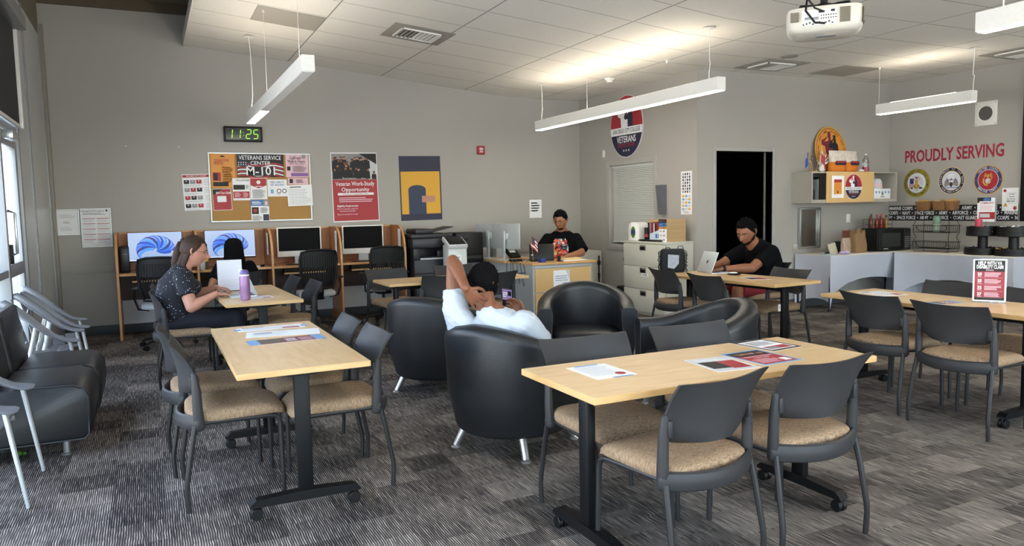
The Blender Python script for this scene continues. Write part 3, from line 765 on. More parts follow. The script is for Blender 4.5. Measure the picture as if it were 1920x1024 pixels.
# ------------------------------------------------------------------ black lounge seats by the window
def make_lounge():
    t = thing('lounge_sofa', 'x', 'sofa')
    b = MB(); D_ = .63; W_ = .66
    prof = [(0, .10), (D_-.03, .10), (D_, .13), (D_+.022, .27), (D_+.015, .37), (D_-.015, .425), (D_-.075, .450), (.25, .455), (.17, .45)]
    rings = []
    for y, ins in ((-W_/2, .018), (-W_/2+.012, .004), (-W_/2+.03, 0), (W_/2-.03, 0), (W_/2-.012, .004), (W_/2, .018)):
        cx, cz_ = D_/2, .28
        rings.append([(x+(ins if x < cx else -ins), y, z+(ins if z < cz_ else -ins)) for x, z in prof])
    b.loft(rings, M_LEATHER); b.build('seat', t, sharp=40)
    b = MB(); prof = [(.02, .10), (.12, .10), (.15, .44), (.10, .80), (.08, .83), (.04, .825), (.01, .78), (.0, .40)]
    rings = []
    for y, ins in ((-W_/2, .02), (-W_/2+.012, .005), (-W_/2+.03, 0), (W_/2-.03, 0), (W_/2-.012, .005), (W_/2, .02)):
        rings.append([(x+(ins if x < .1 else -ins), y, z+(ins if z < .5 else -ins)) for x, z in prof])
    b.loft(rings, M_LEATHER); b.build('backrest', t, sharp=40)
    for y in (-W_/2+.004, W_/2-.004): b = MB(); b.tube([(.03, y, .105), (D_-.035, y, .105), (D_-.007, y, .135), (D_-.002, y, .36), (D_-.025, y, .42), (D_-.075, y, .44), (.25, y, .449)], .0045, M_PIPE, 6); b.build('piping', t)
    for x in (.10, D_-.14):
        for y in (-W_/2+.10, W_/2-.10):
            b = MB(); b.lathe([(.034, 0), (.034, .006), (.021, .012), (.021, .11)], M_CHROME, 18, (x, y, 0)); b.build('leg', t)
    return t
lounge = Maker(make_lounge)
lounge((-1.02, 5.50, 0), 0, 'black lounge seat by the window, nearer the camera, its chrome leg showing', 'black lounge seats')
lounge((-1.005, 6.19, 0), 0, 'black lounge seat by the window, farther one set slightly forward', 'black lounge seats')

# ------------------------------------------------------------------ grey lounge chairs with paddle arms (face +x)
def make_adir():
    t = thing('lounge_chair', 'x', 'chair')
    for s in (-1, 1):
        y = s*.30
        sp = [(-.30, .82, .030, .024), (-.27, .82, .042, .032), (-.18, .777, .050, .036), (-.05, .700, .048, .034), (.08, .615, .044, .030), (.20, .550, .048, .023), (.29, .520, .066, .014), (.36, .508, .082, .012), (.42, .503, .082, .010), (.45, .502, .045, .008)]
        b = MB(); b.tube([(x, y+(.0 if x < .2 else -s*.012), z) for x, z, a, c in sp], [(a, c) for x, z, a, c in sp], M_GREYP, 16, ref=(0, 1, 0), round_ends=True); b.build('armrest', t)
        b = MB(); b.tube([(.36, y*.98, .500), (.47, y*1.02, .003)], [.021, .015], M_ALU, 12); b.build('leg', t)
        b = MB(); b.tube([(.02, y*.95, .620), (-.06, y*.92, .40), (-.16, y*.93, .18), (-.22, y*1.0, .003)], [(.026, .018), (.030, .018), (.022, .016), (.015, .015)], M_ALU, 12, ref=(1, 0, 0)); b.build('leg', t)
    b = MB()
    for k in range(3):
        x0 = -.14+k*.15; z = .345+.012*k
        b.box(x0, x0+.142, -.255, .255, z, z+.022, M_GREYP, .009)
    b.box(-.2, .30, -.262, -.235, .33, .362, M_GREYP, .006); b.box(-.2, .30, .235, .262, .33, .362, M_GREYP, .006); b.build('seat', t)
    b = MB()
    for k in range(4):
        s0 = .05+k*.105
        x, z = -.15-s0*.36, .36+s0*.93
        b.M = Matrix.Translation((x, 0, z)) @ Matrix.Rotation(R(-21), 4, 'Y'); b.box(-.011, .011, -.245, .245, -.045, .045, M_GREYP, .008)
    b.M = Matrix.Identity(4)
    for s in (-1, 1): b.tube([(-.15, s*.235, .34), (-.33, s*.235, .80)], [(.02, .012), (.014, .012)], M_GREYP, 8, ref=(1, 0, 0))
    b.tube([(-.18, -.31, .41), (-.18, .31, .41)], .012, M_GREYP, 8); b.build('backrest', t)
    for o in children_of(t):
        for v in o.data.vertices: v.co.x = (v.co.x-.45)*.64+.45
    return t
adir = Maker(make_adir)
AG = 'grey lounge chairs with paddle arms along the window'
adir((-.99, 7.68, 0), .10, 'grey lounge chair with paddle arms, farthest one next to the steel corner panel', AG)
adir((-.99, 6.94, 0), .0, 'grey lounge chair with paddle arms, directly behind the black lounge seats', AG)
adir((-1.085, 4.66, 0), -.0, 'grey lounge chair with paddle arms cut off by the left edge, before the lounge seats', AG)

# ------------------------------------------------------------------ study carrels
def make_carrel():
    t = thing('study_carrel', 'x', 'carrel')   # local x 0..W, y 0 (wall) .. -.68
    W_, D_, H_ = .873, .68, 1.262
    def panel(x0, x1, name):
        b = MB(); pts = [(0, 0), (-D_, 0), (-D_, .80), (-D_+.005, .95), (-D_+.04, 1.08), (-D_+.11, 1.18), (-D_+.20, 1.24), (-D_+.30, H_), (0, H_)]
        n = len(pts); vs = [(x0, y, z) for y, z in pts]+[(x1, y, z) for y, z in pts]
        b.add(vs, [tuple(range(n)), tuple(range(n, 2*n))[::-1]], M_CHERRY, False)
        b.add(vs, [(i, n+i, n+(i+1) % n, (i+1) % n) for i in range(n)], M_CHERRYE, False); return b.build(name, t, sharp=20)
    panel(0.001, .027, 'side_panel')
    b = MB(); b.box(.028, W_, -.04, -.015, .50, 1.24, M_CHERRY); b.box(.028, W_, -.045, -.01, 1.24, H_, M_CHERRYE, .003, 1); b.build('back_panel', t)
    b = MB(); b.box(.028, W_, -.64, -.04, .755, .785, M_CHERRY); b.box(.028, W_, -.655, -.64, .755, .785, M_CHERRYE, .002, 1); b.build('worktop', t)
    b = MB(); b.box(.16, W_-.17, -.60, -.35, .675, .690, M_CHERRY); b.box(.16, W_-.17, -.612, -.60, .672, .693, M_EDGE, .002, 1)
    b.box(.17, .18, -.55, -.40, .69, .756, M_BLACK); b.box(W_-.19, W_-.18, -.55, -.40, .69, .756, M_BLACK); b.build('keyboard_tray', t)
    b = MB(); b.box(.028, W_, -.12, -.10, .42, .755, mat('carrel_modesty_dark', '#3a2017', .5)); b.box(.028, W_, -.09, -.075, .12, .42, M_LGREY); b.build('modesty_panel', t)
    return t
carrel = Maker(make_carrel)
CL = ['cherry study carrel with computer tower, farthest toward the window', 'cherry study carrel in front of which the girl with long dark hair sits', 'cherry study carrel with an all-in-one computer, under the red work-study poster\'s left', 'cherry study carrel with an all-in-one computer, nearest the copier']
for k in range(4): carrel((-.372+.873*k, YB-.001, 0), 0, CL[k], 'study carrels')
ep = None
b = MB(); pts = [(0, 0), (-.68, 0), (-.68, .80), (-.675, .95), (-.64, 1.08), (-.57, 1.18), (-.48, 1.24), (-.38, 1.262), (0, 1.262)]; n = len(pts)
vs = [(0, y, z) for y, z in pts]+[(.026, y, z) for y, z in pts]
b.add(vs, [tuple(range(n)), tuple(range(n, 2*n))[::-1]], M_CHERRY, False); b.add(vs, [(i, n+i, n+(i+1) % n, (i+1) % n) for i in range(n)], M_CHERRYE, False)
tag(b.build('carrel_end_panel', loc=(-.372+.873*4+.001, YB-.001, 0)), 'curved cherry end panel closing the carrel row beside the copier', 'panel')

# ------------------------------------------------------------------ task chairs (face +y)
M_TSEAT = mat('pale_grey_seat', '#a9adb0', .7, var=.05)
def make_task():
    t = thing('task_chair', 'x', 'office chair')
    b = MB(); U = 15
    for k in range(U):                                # ribbed mesh back
        x = -.20+.40*k/(U-1); c = .045*(x/.22)**2
        b.tube([(x*.86, -.19+c, .56), (x*.95, -.215+c, .66), (x, -.235+c, .80), (x*1.0, -.25+c, .94)], [(.0085, .004)]*4, M_BLACK, 6, ref=(1, 0, 0))
    fr = [(-.175, -.17, .54), (-.215, -.185, .70), (-.225, -.20, .90), (-.205, -.215, .985), (-.12, -.245, 1.005), (0, -.255, 1.008), (.12, -.245, 1.005), (.205, -.215, .985), (.225, -.20, .90), (.215, -.185, .70), (.175, -.17, .54), (0, -.20, .53)]
    b.tube(fr, .014, M_BLACK, 8, loop=True, ref=(0, 1, 0.01)); b.build('backrest', t)
    b = MB()
    for off, m in ((0, M_BLACK),):
        rings = []
        for z, w in ((.80, .212), (.86, .216), (.94, .214), (.985, .20), (1.0, .18)):
            rings.append([(x, -.232+.045*(x/.22)**2-(z-.8)*.09+o, z) for o in (.006, -.006) for x in ([-w+2*w*i/8 for i in range(9)] if o > 0 else [w-2*w*i/8 for i in range(9)])])
        b.loft(rings, m)
    b.build('headband', t)
    b = MB(); rr = []
    for sc, z in ((.93, .435), (1, .445), (1, .475), (.95, .492), (.6, .50), (.1, .50)): rr.append([(x*sc, .02+y*sc, z) for x, y in superell(.24, .23, 28, 3)])
    b.loft(rr, M_TSEAT); b.build('seat', t, sharp=60)
    b = MB(); b.tube([(0, -.05, .40), (0, -.20, .42), (0, -.245, .50), (0, -.225, .60)], [(.04, .015)]*4, M_BLACK, 8, ref=(1, 0, 0)); b.box(-.09, .09, -.08, .10, .39, .437, M_BLACK, .01); b.build('mechanism', t)
    for s in (-1, 1):
        b = MB(); b.tube([(s*.16, -.05, .42), (s*.26, -.08, .44), (s*.285, -.12, .56), (s*.28, -.10, .655)], [(.022, .011)]*4, M_BLACK, 8, ref=(0, 1, 0)); b.tube([(s*.28, -.19, .665), (s*.275, -.05, .67), (s*.265, .09, .668)], [(.024, .012), (.035, .012), (.03, .012)], M_BLACK, 10, ref=(1, 0, 0), round_ends=True); b.build('armrest', t)
    b = MB(); b.lathe([(.03, .12), (.03, .26), (.018, .265), (.018, .40)], M_BLACK, 14); b.build('gas_lift', t)
    for k in range(5):
        a = R(18+72*k); dx, dy = math.cos(a), math.sin(a)
        b = MB(); b.tube([(0, 0, .125), (dx*.15, dy*.15, .105), (dx*.29, dy*.29, .068)], [(.026, .020), (.020, .015), (.014, .010)], M_GREYP if False else M_BLACK, 8, ref=(-dy, dx, 0)); lg = b.build('spoke', t)
        b = MB()
        for o in (-.013, .013):
            b.M = Matrix.Translation((dx*.29-dy*o, dy*.29+dx*o, .027)) @ Matrix.Rotation(a, 4, 'Z') @ Matrix.Rotation(PI/2, 4, 'X'); b.lathe([(.01, -.010), (.026, -.009), (.027, 0), (.026, .009), (.01, .010)], M_BLACK, 14)
        b.M = Matrix.Identity(4); b.tube([(dx*.29, dy*.29, .03), (dx*.285, dy*.285, .066)], .008, M_BLACK, 6); b.build('caster', lg)
    return t
task = Maker(make_task)
KG = 'black ribbed task chairs at the carrels'
task((.12, 9.12, 0), R(-12), 'black ribbed task chair turned at the carrel nearest the window', KG)
task((1.80, 9.30, 0), R(4), 'black ribbed task chair before the third carrel with white all-in-one computer', KG)
task((2.70, 9.45, 0), R(2), 'black ribbed task chair before the carrel nearest the copier', KG)
guest((.87, 9.10, 0), .03, 'dark grey chair in which the girl with long dark hair sits', G)
task((5.36, 9.38, 0), R(143), 'black ribbed task chair in which the man at the staff desk sits', 'task chairs')

# ------------------------------------------------------------------ lateral file cabinet with three drawers
t = thing('file_cabinet', 'putty grey three drawer lateral file cabinet topped with books beside doorway corner', 'cabinet', (5.87, 7.68, 0))
b = MB(); b.box(.02, .452, 0, .93, .03, .955, M_CREAM); b.box(.0, .455, -.004, .934, .955, .985, M_CREAM, .004); b.box(.04, .44, .02, .91, 0, .03, M_CREAM); b.build('body', t)
for k in range(3):
    z0 = .045+k*.303
    b = MB(); b.box(0, .02, .008, .922, z0, z0+.297, M_CREAM, .005); d = b.build('drawer', t)
    b = MB(); b.box(-.006, .004, .40, .54, z0+.215, z0+.285, M_CHROME, .003); b.box(-.007, -.004, .42, .52, z0+.222, z0+.262, M_BLACK); d2_ = b.build('handle', d)
b = MB(); b.box(-.004, .001, .36, .50, .52, .565, M_PAPER); b.rect(0, 0, 0, 0, M_INK); 
for k in range(2): b.box(-.0048, -.004, .38, .48, .535+k*.012, .539+k*.012, M_INK)
b.build('drawer_card', t)
b = MB(); b.M = Matrix.Translation((-.002, .47, .97)) @ Matrix.Rotation(PI/2, 4, 'Y'); b.lathe([(.009, -.002), (.009, .003), (.001, .003)], M_CHROME, 12); b.build('lock', t)

# ------------------------------------------------------------------ staff desk
M_DGREY = mat('desk_pale_grey', '#aeb3b6', .45)
t = thing('staff_desk', 'oak topped grey office desk with birch drawers facing the armchairs', 'desk', (4.42, 8.52, 0))
b = MB(); b.box(-.02, .95, -.02, .62, .715, .745, M_DESKTOP, .003, 1); b.box(-.12, .55, .62, 1.55, .715, .745, M_DESKTOP, .003, 1); b.build('worktop', t)
b = MB(); b.box(0, .90, .02, .60, .02, .712, M_DGREY, .002, 1); b.box(-.06, -.03, .60, 1.53, .02, .712, M_DGREY); b.build('pedestal', t)
for z0, z1 in ((.36, .665), (.05, .345)):
    b = MB(); b.box(.03, .87, -.0, .022, z0, z1, M_BIRCH, .003, 1); d = b.build('drawer', t)
b = MB(); b.box(.02, .88, .0, .019, .675, .705, M_DGREY, .002); b.lathe([(.006, 0), (.006, .004)], M_CHROME, 10, (.45, -.002, .69)); b.build('lock_rail', t)
b = MB(); b.M = wallM((4.42+.42, 8.52-.001, .52), '-y')
b.box(-.125, .125, -.115, .115, 0, .001, M_PAPER); b.poly([(.06, .115), (.125, .115), (.125, -.03)], M_LGREY, .0012)
b.rect(-.10, .08, .036, .043, M_BLUE, .0015); b.rect(-.10, .075, .008, .015, M_BLUE, .0015); b.rect(-.10, .085, -.020, -.013, M_BLUE, .0015); b.rect(.02, .09, -.06, -.053, M_BLUE, .0015)
tag(b.build('taped_notice'), 'white taped notice on the birch drawer of the staff desk', 'notice')

# ------------------------------------------------------------------ two tables in stretched pale cloths
M_CLOTH = mat('stretch_cloth', '#c2c6d2', .7, var=.03, vscale=5)
M_CTOP = mat('cloth_top_cream', '#d6cfc1', .7, var=.03, vscale=5)
def stretch_table(x0, x1, y0, y1, label, grp):
    t = thing('cloth_table', label, 'table', (0, 0, 0), 0, grp)
    H = .745
    corners = [(x0, y0), (x1, y0), (x1, y1), (x0, y1)]
    # perimeter: param along each side; hem arcs upward between corner feet
    b = MB(); n = 20; rows = 12; cols = []
    cxm, cym = (x0+x1)/2, (y0+y1)/2
    for i in range(4):
        a, c = corners[i], corners[(i+1) % 4]
        for k in range(n):
            u = k/n; cols.append((a[0]+(c[0]-a[0])*u, a[1]+(c[1]-a[1])*u, u, (c[0]-a[0], c[1]-a[1])))
    N_ = len(cols); vs = []
    for r in range(rows+1):
        v = r/rows
        for (x, y, u, (dx, dy)) in cols:
            L_ = math.hypot(dx, dy); arc = (4*u*(1-u))
            hem = .03+(.38 if L_ > 1 else .12)*arc**.5
            z = H-(H-hem)*v
            inw = .085*arc**.6*v*1.3                # pulled inward between the feet
            nx, ny = -dy/L_, dx/L_
            wr = .010*math.sin(u*46+v*3)*v*arc if L_ > 1 else .004*math.sin(u*30)*v*arc
            flare = .02*(1-arc)*v
            vs.append((x+nx*(inw+wr)+ (x-cxm)/abs(x-cxm+1e-9)*0, y+ny*(inw+wr), z))
    fs = []
    for r in range(rows):
        for k in range(N_):
            q = (k+1) % N_; fs.append((r*N_+k, (r+1)*N_+k, (r+1)*N_+q, r*N_+q))
    b.add(vs, fs, M_CLOTH); b.build('skirt', t, sharp=50)
    b = MB(); b.box(x0+.001, x1-.001, y0+.001, y1-.001, H-.012, H+.004, M_CTOP, .004); b.build('top_cloth', t)
    for (x, y) in corners:
        ix, iy = x+(cxm-x)*.0+(.03 if x < cxm else -.03), y+(.03 if y < cym else -.03)
        b = MB(); b.tube([(ix, iy, 0), (ix, iy, .70)], .014, M_BLACK, 8); b.lathe([(.022, 0), (.02, .03)], M_BLACK, 10, (ix, iy, 0)); b.build('leg', t)
    return t
stretch_table(8.02, 9.86, 6.99, 7.59, 'corner table under a stretched pale cloth below the wall shelf, holding the microwave', 'stretch cloth tables')
stretch_table(9.20, 9.86, 5.37, 6.95, 'table under a stretched pale cloth below the black lettered band, holding the black carousels', 'stretch cloth tables')

# ------------------------------------------------------------------ wall shelf unit
t = thing('wall_cabinet', 'grey wall-hung shelf unit with a birch sliding door above the corner table', 'cabinet', (7.97, 7.27, 1.44))
M_SHG = mat('shelf_grey', '#a7a399', .45)
b = MB(); b.box(0, 1.68, 0, .35, 0, .02, M_SHG); b.box(0, 1.68, 0, .35, .40, .42, M_SHG); b.box(0, .02, 0, .35, .02, .40, M_SHG); b.box(1.66, 1.68, 0, .35, .02, .40, M_SHG); b.box(.02, 1.66, .335, .349, .02, .40, M_SHG); b.box(.02, 1.66, .0, .02, .02, .045, M_SHG)
b.box(.83, .85, .03, .33, .02, .40, M_SHG); b.build('body', t)
b = MB(); b.box(.26, 1.18, -.016, -.001, .0, .42, M_BIRCH, .002, 1); dr = b.build('sliding_door', t)

# ------------------------------------------------------------------ copier
t = thing('copier', 'black office copier with document feeder and pale control tower beside the carrels', 'copier', (3.22, 9.72, 0))
M_COP = mat('copier_charcoal', '#22242a', .45)
M_COPB = mat('copier_blue_black', '#171a22', .4)
b = MB(); b.box(0, .60, 0, .66, .03, .78, M_COP, .012); b.box(.0, .60, -.004, .01, .58, .60, M_BLACK); b.build('body', t)
for k in range(3):
    b = MB(); b.box(.015, .585, -.016, .004, .07+k*.165, .225+k*.165, M_COPB, .006); d = b.build('paper_drawer', t)
    b = MB(); b.box(.22, .38, -.02, -.015, .175+k*.165, .20+k*.165, M_BLACK, .003); b.build('handle', d)
b = MB(); b.box(-.02, .62, -.02, .66, .94, 1.07, M_COP, .015); b.box(.0, .10, .02, .60, .78, .94, M_COP, .01); b.box(.10, .60, .40, .62, .78, .94, M_COP, .01); b.box(.10, .58, .02, .40, .775, .80, M_LGREY, .004); b.box(.35, .55, .03, .1, .80, .90, M_COPB, .006); b.build('scanner', t)
b = MB(); b.box(-.015, .60, .06, .64, 1.07, 1.13, M_COP, .018); b.box(.06, .32, .08, .52, 1.13, 1.20, M_COP, .02); b.box(.08, .20, .062, .08, 1.085, 1.115, M_BLACK)
b.M = Matrix.Translation((.33, .10, 1.15)) @ Matrix.Rotation(R(-12), 4, 'Y'); b.box(0, .30, 0, .38, 0, .014, M_COP, .005); b.M = Matrix.Identity(4); b.build('document_feeder', t)
b = MB(); b.box(-.30+.9, .9-.10, -.02, .20, 1.02, 1.05, M_BLACK, .006); b.build('side_tray', t)
t = thing('print_terminal', 'pale upright print release terminal with sloping black panel in front of the copier', 'terminal', (3.60, 9.40, 0))
b = MB(); b.box(0, .27, 0, .22, 0, .98, mat('terminal_pale', '#c9cfce', .45), .015); b.build('body', t)
b = MB(); b.M = Matrix.Translation((.135, .10, 1.02)) @ Matrix.Rotation(R(24), 4, 'X'); b.box(-.14, .14, -.14, .14, -.045, .02, M_LGREY, .012); b.box(-.12, .12, -.12, .12, .02, .026, M_BLACK, .002); b.build('panel', t)
b = MB(); b.M = wallM((3.735, 9.399, .80), '-y'); b.box(-.05, .05, -.04, .04, 0, .001, M_PAPER); b.box(-.03, .03, .010, .018, .001, .0016, M_INK); b.box(-.025, .02, -.012, -.006, .001, .0016, M_INK); b.box(-.13, .13, -.115, -.11, 0, .001, M_GREY); b.build('notice', None).parent = None
for o in [o for o in bpy.data.objects if o.name == 'notice']: tag(o, 'small white notice stuck on the front of the pale terminal', 'notice')
# ------------------------------------------------------------------ people
def remesh(o, vox, smooth=2, fac=.5):
    m = o.modifiers.new('r', 'REMESH'); m.mode = 'VOXEL'; m.voxel_size = vox; m.use_smooth_shade = True
    if smooth: s_ = o.modifiers.new('s', 'SMOOTH'); s_.iterations = smooth; s_.factor = fac
    bpy.context.view_layer.update()
    dg = bpy.context.evaluated_depsgraph_get()
    me = bpy.data.meshes.new_from_object(o.evaluated_get(dg))
    mt = o.data.materials[0]
    o.modifiers.clear(); old = o.data; o.data = me; bpy.data.meshes.remove(old)
    if not me.materials: me.materials.append(mt)
    me.polygons.foreach_set('use_smooth', [True]*len(me.polygons))
    return o
def basis(fwd, pitch=0, roll=0):
    """matrix with +y along fwd (horizontal vector), pitched (positive looks down)"""
    a = math.atan2(fwd[1], fwd[0])-PI/2
    return Matrix.Rotation(a, 4, 'Z') @ Matrix.Rotation(-pitch, 4, 'X') @ Matrix.Rotation(roll, 4, 'Y')
def g(x, y, z, cx, cy, cz, sx, sz): return math.exp(-((x-cx)/sx)**2-((z-cz)/sz)**2) if y > 0 else 0
def head_rings(sc=1.0, grow=0.0, fat=1.0, face=True):
    rings = []
    for j in range(41):
        th = PI*(.01+.98*j/40); ring = []
        for i in range(56):
            ph = 2*PI*i/56
            dx, dy, dz = math.sin(th)*math.cos(ph), math.sin(th)*math.sin(ph), -math.cos(th)
            x, y, z = dx*(.075*fat+grow), dy*(.096+grow), dz*(.118+grow)
            if z < 0:
                k = (-z/.118)
                x *= 1-.30*k**1.6
                if y < 0: y *= 1-.35*k
                else: y *= 1-.06*k
            if y > 0: y *= 1-.05*abs(dx)
            if face and y > 0:
                y += .034*g(x, y, z, 0, 0, -.022, .011, .016)+.018*g(x, y, z, 0, 0, 0, .008, .022)+.007*g(x, y, z, 0, 0, -.034, .019, .010)
                y += .006*g(x, y, z, 0, 0, .030, .040, .012)-.012*(g(x, y, z, .030, 0, .010, .014, .011)+g(x, y, z, -.030, 0, .010, .014, .011))
                y += .010*g(x, y, z, 0, 0, -.058, .022, .006)-.004*g(x, y, z, 0, 0, -.064, .020, .003)+.009*g(x, y, z, 0, 0, -.070, .020, .006)+.010*g(x, y, z, 0, 0, -.098, .022, .014)
                y += .003*(g(x, y, z, .034, 0, -.03, .016, .02)+g(x, y, z, -.034, 0, -.03, .016, .02))
            ring.append((x*sc, y*sc, z*sc))
        rings.append(ring)
    return rings
def add_head(b, M, sc, m, fat=1.0):
    old = b.M; b.M = old @ M; b.loft(head_rings(sc, 0, fat), m)
    for s in (-1, 1):
        b.tube([(s*.071*sc*fat, -.004, .022*sc), (s*.080*sc*fat, -.014, .026*sc), (s*.083*sc*fat, -.020, .010*sc), (s*.078*sc*fat, -.012, -.012*sc), (s*.071*sc*fat, 0, -.022*sc)], [.007, .009, .008, .008, .006], m, 8, round_ends=True)
        b.ball((s*.073*sc*fat, -.006, 0), (.008, .014, .022), m, 10, 8)
    b.M = old
def hair_cap(name, par, M, sc, m, lo, front, curl=.006, grow=.012, fat=1.0, seed=3):
    """hair over the scalp: keeps points above a line falling from the brow to the nape"""
    b = MB(); b.M = M; rings = []
    for j in range(33):
        th = PI*j/32*.62; ring = []
        for i in range(56):
            ph = 2*PI*i/56; dx, dy = math.cos(ph), math.sin(ph)
            back = .5-.5*dy                      # 0 front .. 1 back
            lim = front+(lo-front)*min(1, max(0, (back-.16)/.45))**.8     # lowest z for this azimuth
            t0 = math.acos(max(-1, min(1, lim/(.118)))) 
            tt = t0*j/32
            x, y, z = math.sin(tt)*dx, math.sin(tt)*dy, math.cos(tt)
            gr = grow*(1-.55*(j/32)**4)
            n_ = noise.noise(Vector((x*6+seed, y*6, z*6)))+.7*noise.noise(Vector((x*17, y*17+seed, z*17)))
            gr += curl*n_
            k = max(0, -z)
            xx = x*(.075*fat+gr)*(1-.30*k**1.6); yy = y*(.096+gr)*((1-.35*k) if y < 0 else 1-.05*abs(dx)); zz = z*(.118+gr)
            ring.append((xx*sc, yy*sc, zz*sc))
        rings.append(ring)
    rings = [r for r in rings]
    inner = [[(x*.86, y*.86, z*.86) for x, y, z in r] for r in rings[::-1]]
    b.loft(rings+inner, m, cap=True)
    return b.build(name, par, sharp=0)
def add_hand(b, wrist, d, n, tside, m, curl=.35, sc=1.0, spread=.1, curls=None):
    """d: along the hand, n: the way the palm faces, tside: towards the thumb"""
    w = Vector(wrist); d = Vector(d).normalized(); n = Vector(n); n = (n-d*n.dot(d)).normalized(); t = Vector(tside); t = (t-d*t.dot(d)-n*t.dot(n)).normalized()
    b.tube([w-d*.01, w+d*.02*sc, w+d*.05*sc, w+d*.082*sc], [(.024*sc, .018*sc), (.031*sc, .015*sc), (.040*sc, .0145*sc), (.040*sc, .011*sc)], m, 12, ref=t, round_ends=True)
    for k, (o, L_) in enumerate(((.030, .072), (.010, .080), (-.010, .074), (-.029, .058))):
        c = curls[k] if curls else curl
        p = w+d*(.080-.004*abs(k-1))*sc+t*o*sc; dd = (d+t*spread*(1.5-k)*.35).normalized(); pts = [p]; a = 0
        for q, f in enumerate((.45, .32, .26)):
            a += c*(.8 if q == 0 else 1.0)
            v = dd*math.cos(a)+n*math.sin(a); p = p+v*L_*f*sc; pts.append(p.copy())
        b.tube(pts, [.0088*sc, .0084*sc, .0078*sc, .0066*sc], m, 10, ref=t, round_ends=True)
    p0 = w+d*.018*sc+t*.022*sc; p1 = p0+(d*.55+t*.75+n*.25).normalized()*.036*sc; p2 = p1+(d*.85+t*.35+n*.3).normalized()*.030*sc; p3 = p2+(d*.95+n*.3).normalized()*.024*sc
    b.tube([p0, p1, p2, p3], [.0125*sc, .0105*sc, .0092*sc, .0078*sc], m, 10, round_ends=True)
def arm(b, S, E, Wr, m, r=(.048, .040, .036, .024), fat=1.0):
    S, E, Wr = map(Vector, (S, E, Wr))
    b.tube([S, S.lerp(E, .5), E], [r[0]*fat, r[1]*1.05*fat, r[2]*fat], m, 14, round_ends=True)
    b.tube([E, E.lerp(Wr, .3), E.lerp(Wr, .7), Wr], [r[2]*fat, r[2]*1.04*fat, r[3]*1.25*fat, r[3]], m, 14, round_ends=True)
def leg(b, H, K, A, m, r=(.085, .062, .045), grow=0):
    H, K, A = map(Vector, (H, K, A))
    b.tube([H, H.lerp(K, .5), K], [r[0]+grow, (r[0]+r[1])/2+grow, r[1]+grow], m, 14, round_ends=True)
    b.tube([K, K.lerp(A, .35), A], [r[1]+grow, r[1]*.95+grow, r[2]+grow], m, 14, round_ends=True)
def shoe(b, A, d, m, z0=0.0):
    d = Vector((d[0], d[1], 0)).normalized(); A = Vector((A[0], A[1], z0))
    b.tube([A-d*.065+Vector((0, 0, .045)), A+Vector((0, 0, .05)), A+d*.09+Vector((0, 0, .038)), A+d*.165+Vector((0, 0, .028))], [(.034, .044), (.038, .05), (.042, .036), (.030, .024)], m, 12, ref=(-d.y, d.x, 0), round_ends=True)
def glasses(name, par, M, sc, m, fat=1.0):
    b = MB(); b.M = M
    for s in (-1, 1):
        b.tube([(s*.031*sc+.019*math.cos(a)*sc, .104*sc, .008*sc+.014*math.sin(a)*sc) for a in [2*PI*k/14 for k in range(14)]], .0016, m, 5, loop=True)
        b.tube([(s*.050*sc, .102*sc, .012*sc), (s*.074*sc*fat, .07*sc, .014*sc), (s*.082*sc*fat, -.005*sc, .016*sc), (s*.082*sc*fat, -.015, .004*sc)], .0017, m, 5)
    b.tube([(-.012*sc, .104*sc, .010*sc), (0, .108*sc, .013*sc), (.012*sc, .104*sc, .010*sc)], .0016, m, 5)
    return b.build(name, par, sharp=0)
def eyes_brows(par, M, sc, m, fat=1.0, brow=True):
    for s in (-1, 1):
        b = MB(); b.M = M; b.ball((s*.030*sc, .0815*sc, .008*sc), (.0105*sc, .008*sc, .0045*sc), mat('eye_white', '#8d8178', .5, var=0), 12, 8); b.ball((s*.030*sc, .0870*sc, .0075*sc), (.0055*sc, .003*sc, .0045*sc), M_INK, 10, 6); b.build('eye', par, sharp=0)
        if brow:
            b = MB(); b.M = M; b.tube([(s*.014*sc, .098*sc, .027*sc), (s*.030*sc, .096*sc, .032*sc), (s*.046*sc, .084*sc, .027*sc)], [(.0042, .0026)]*3, m, 6); b.build('eyebrow', par, sharp=0)
def beard(name, par, M, sc, m, fat=1.0, top=-.045, side=9):
    b = MB(); b.M = M; R_ = head_rings(sc, .0045, fat)
    rr = []
    for r in R_:
        if not (-.112*sc < r[0][2] < .0): continue
        seg = []
        for i, (x, y, z) in enumerate(r):
            ph = 2*PI*i/56
            if 0.0 <= ph <= PI+.01: seg.append((x, y, z))
        rr.append(seg)
    vs = []; fs = []
    for k, seg in enumerate(rr):
        for p in seg: vs.append(p)
    n = len(rr[0])
    for k in range(len(rr)-1):
        for i in range(n-1):
            x, y, z = rr[k][i]; ax = abs(x)/(.075*sc*fat)
            lim = (top+.050*max(0, ax-.55)/.45)*sc
            mouth = abs(x) < .024*sc and -.072*sc < z < -.052*sc
            cheek = z > -.05*sc and ax < .62 and not (abs(x) < .026*sc and z < -.043*sc)
            if z < lim and not mouth and not cheek and ax < side: a = k*n+i; fs.append((a, a+1, a+n+1, a+n))
    b.add(vs, fs, m); return b.build(name, par, sharp=0)

def V3(*a): return Vector(a)
def person(label, root, parts):
    t = thing('person', label, 'person', root)
    off = Matrix.Translation((-root[0], -root[1], -root[2]))
    return t, off

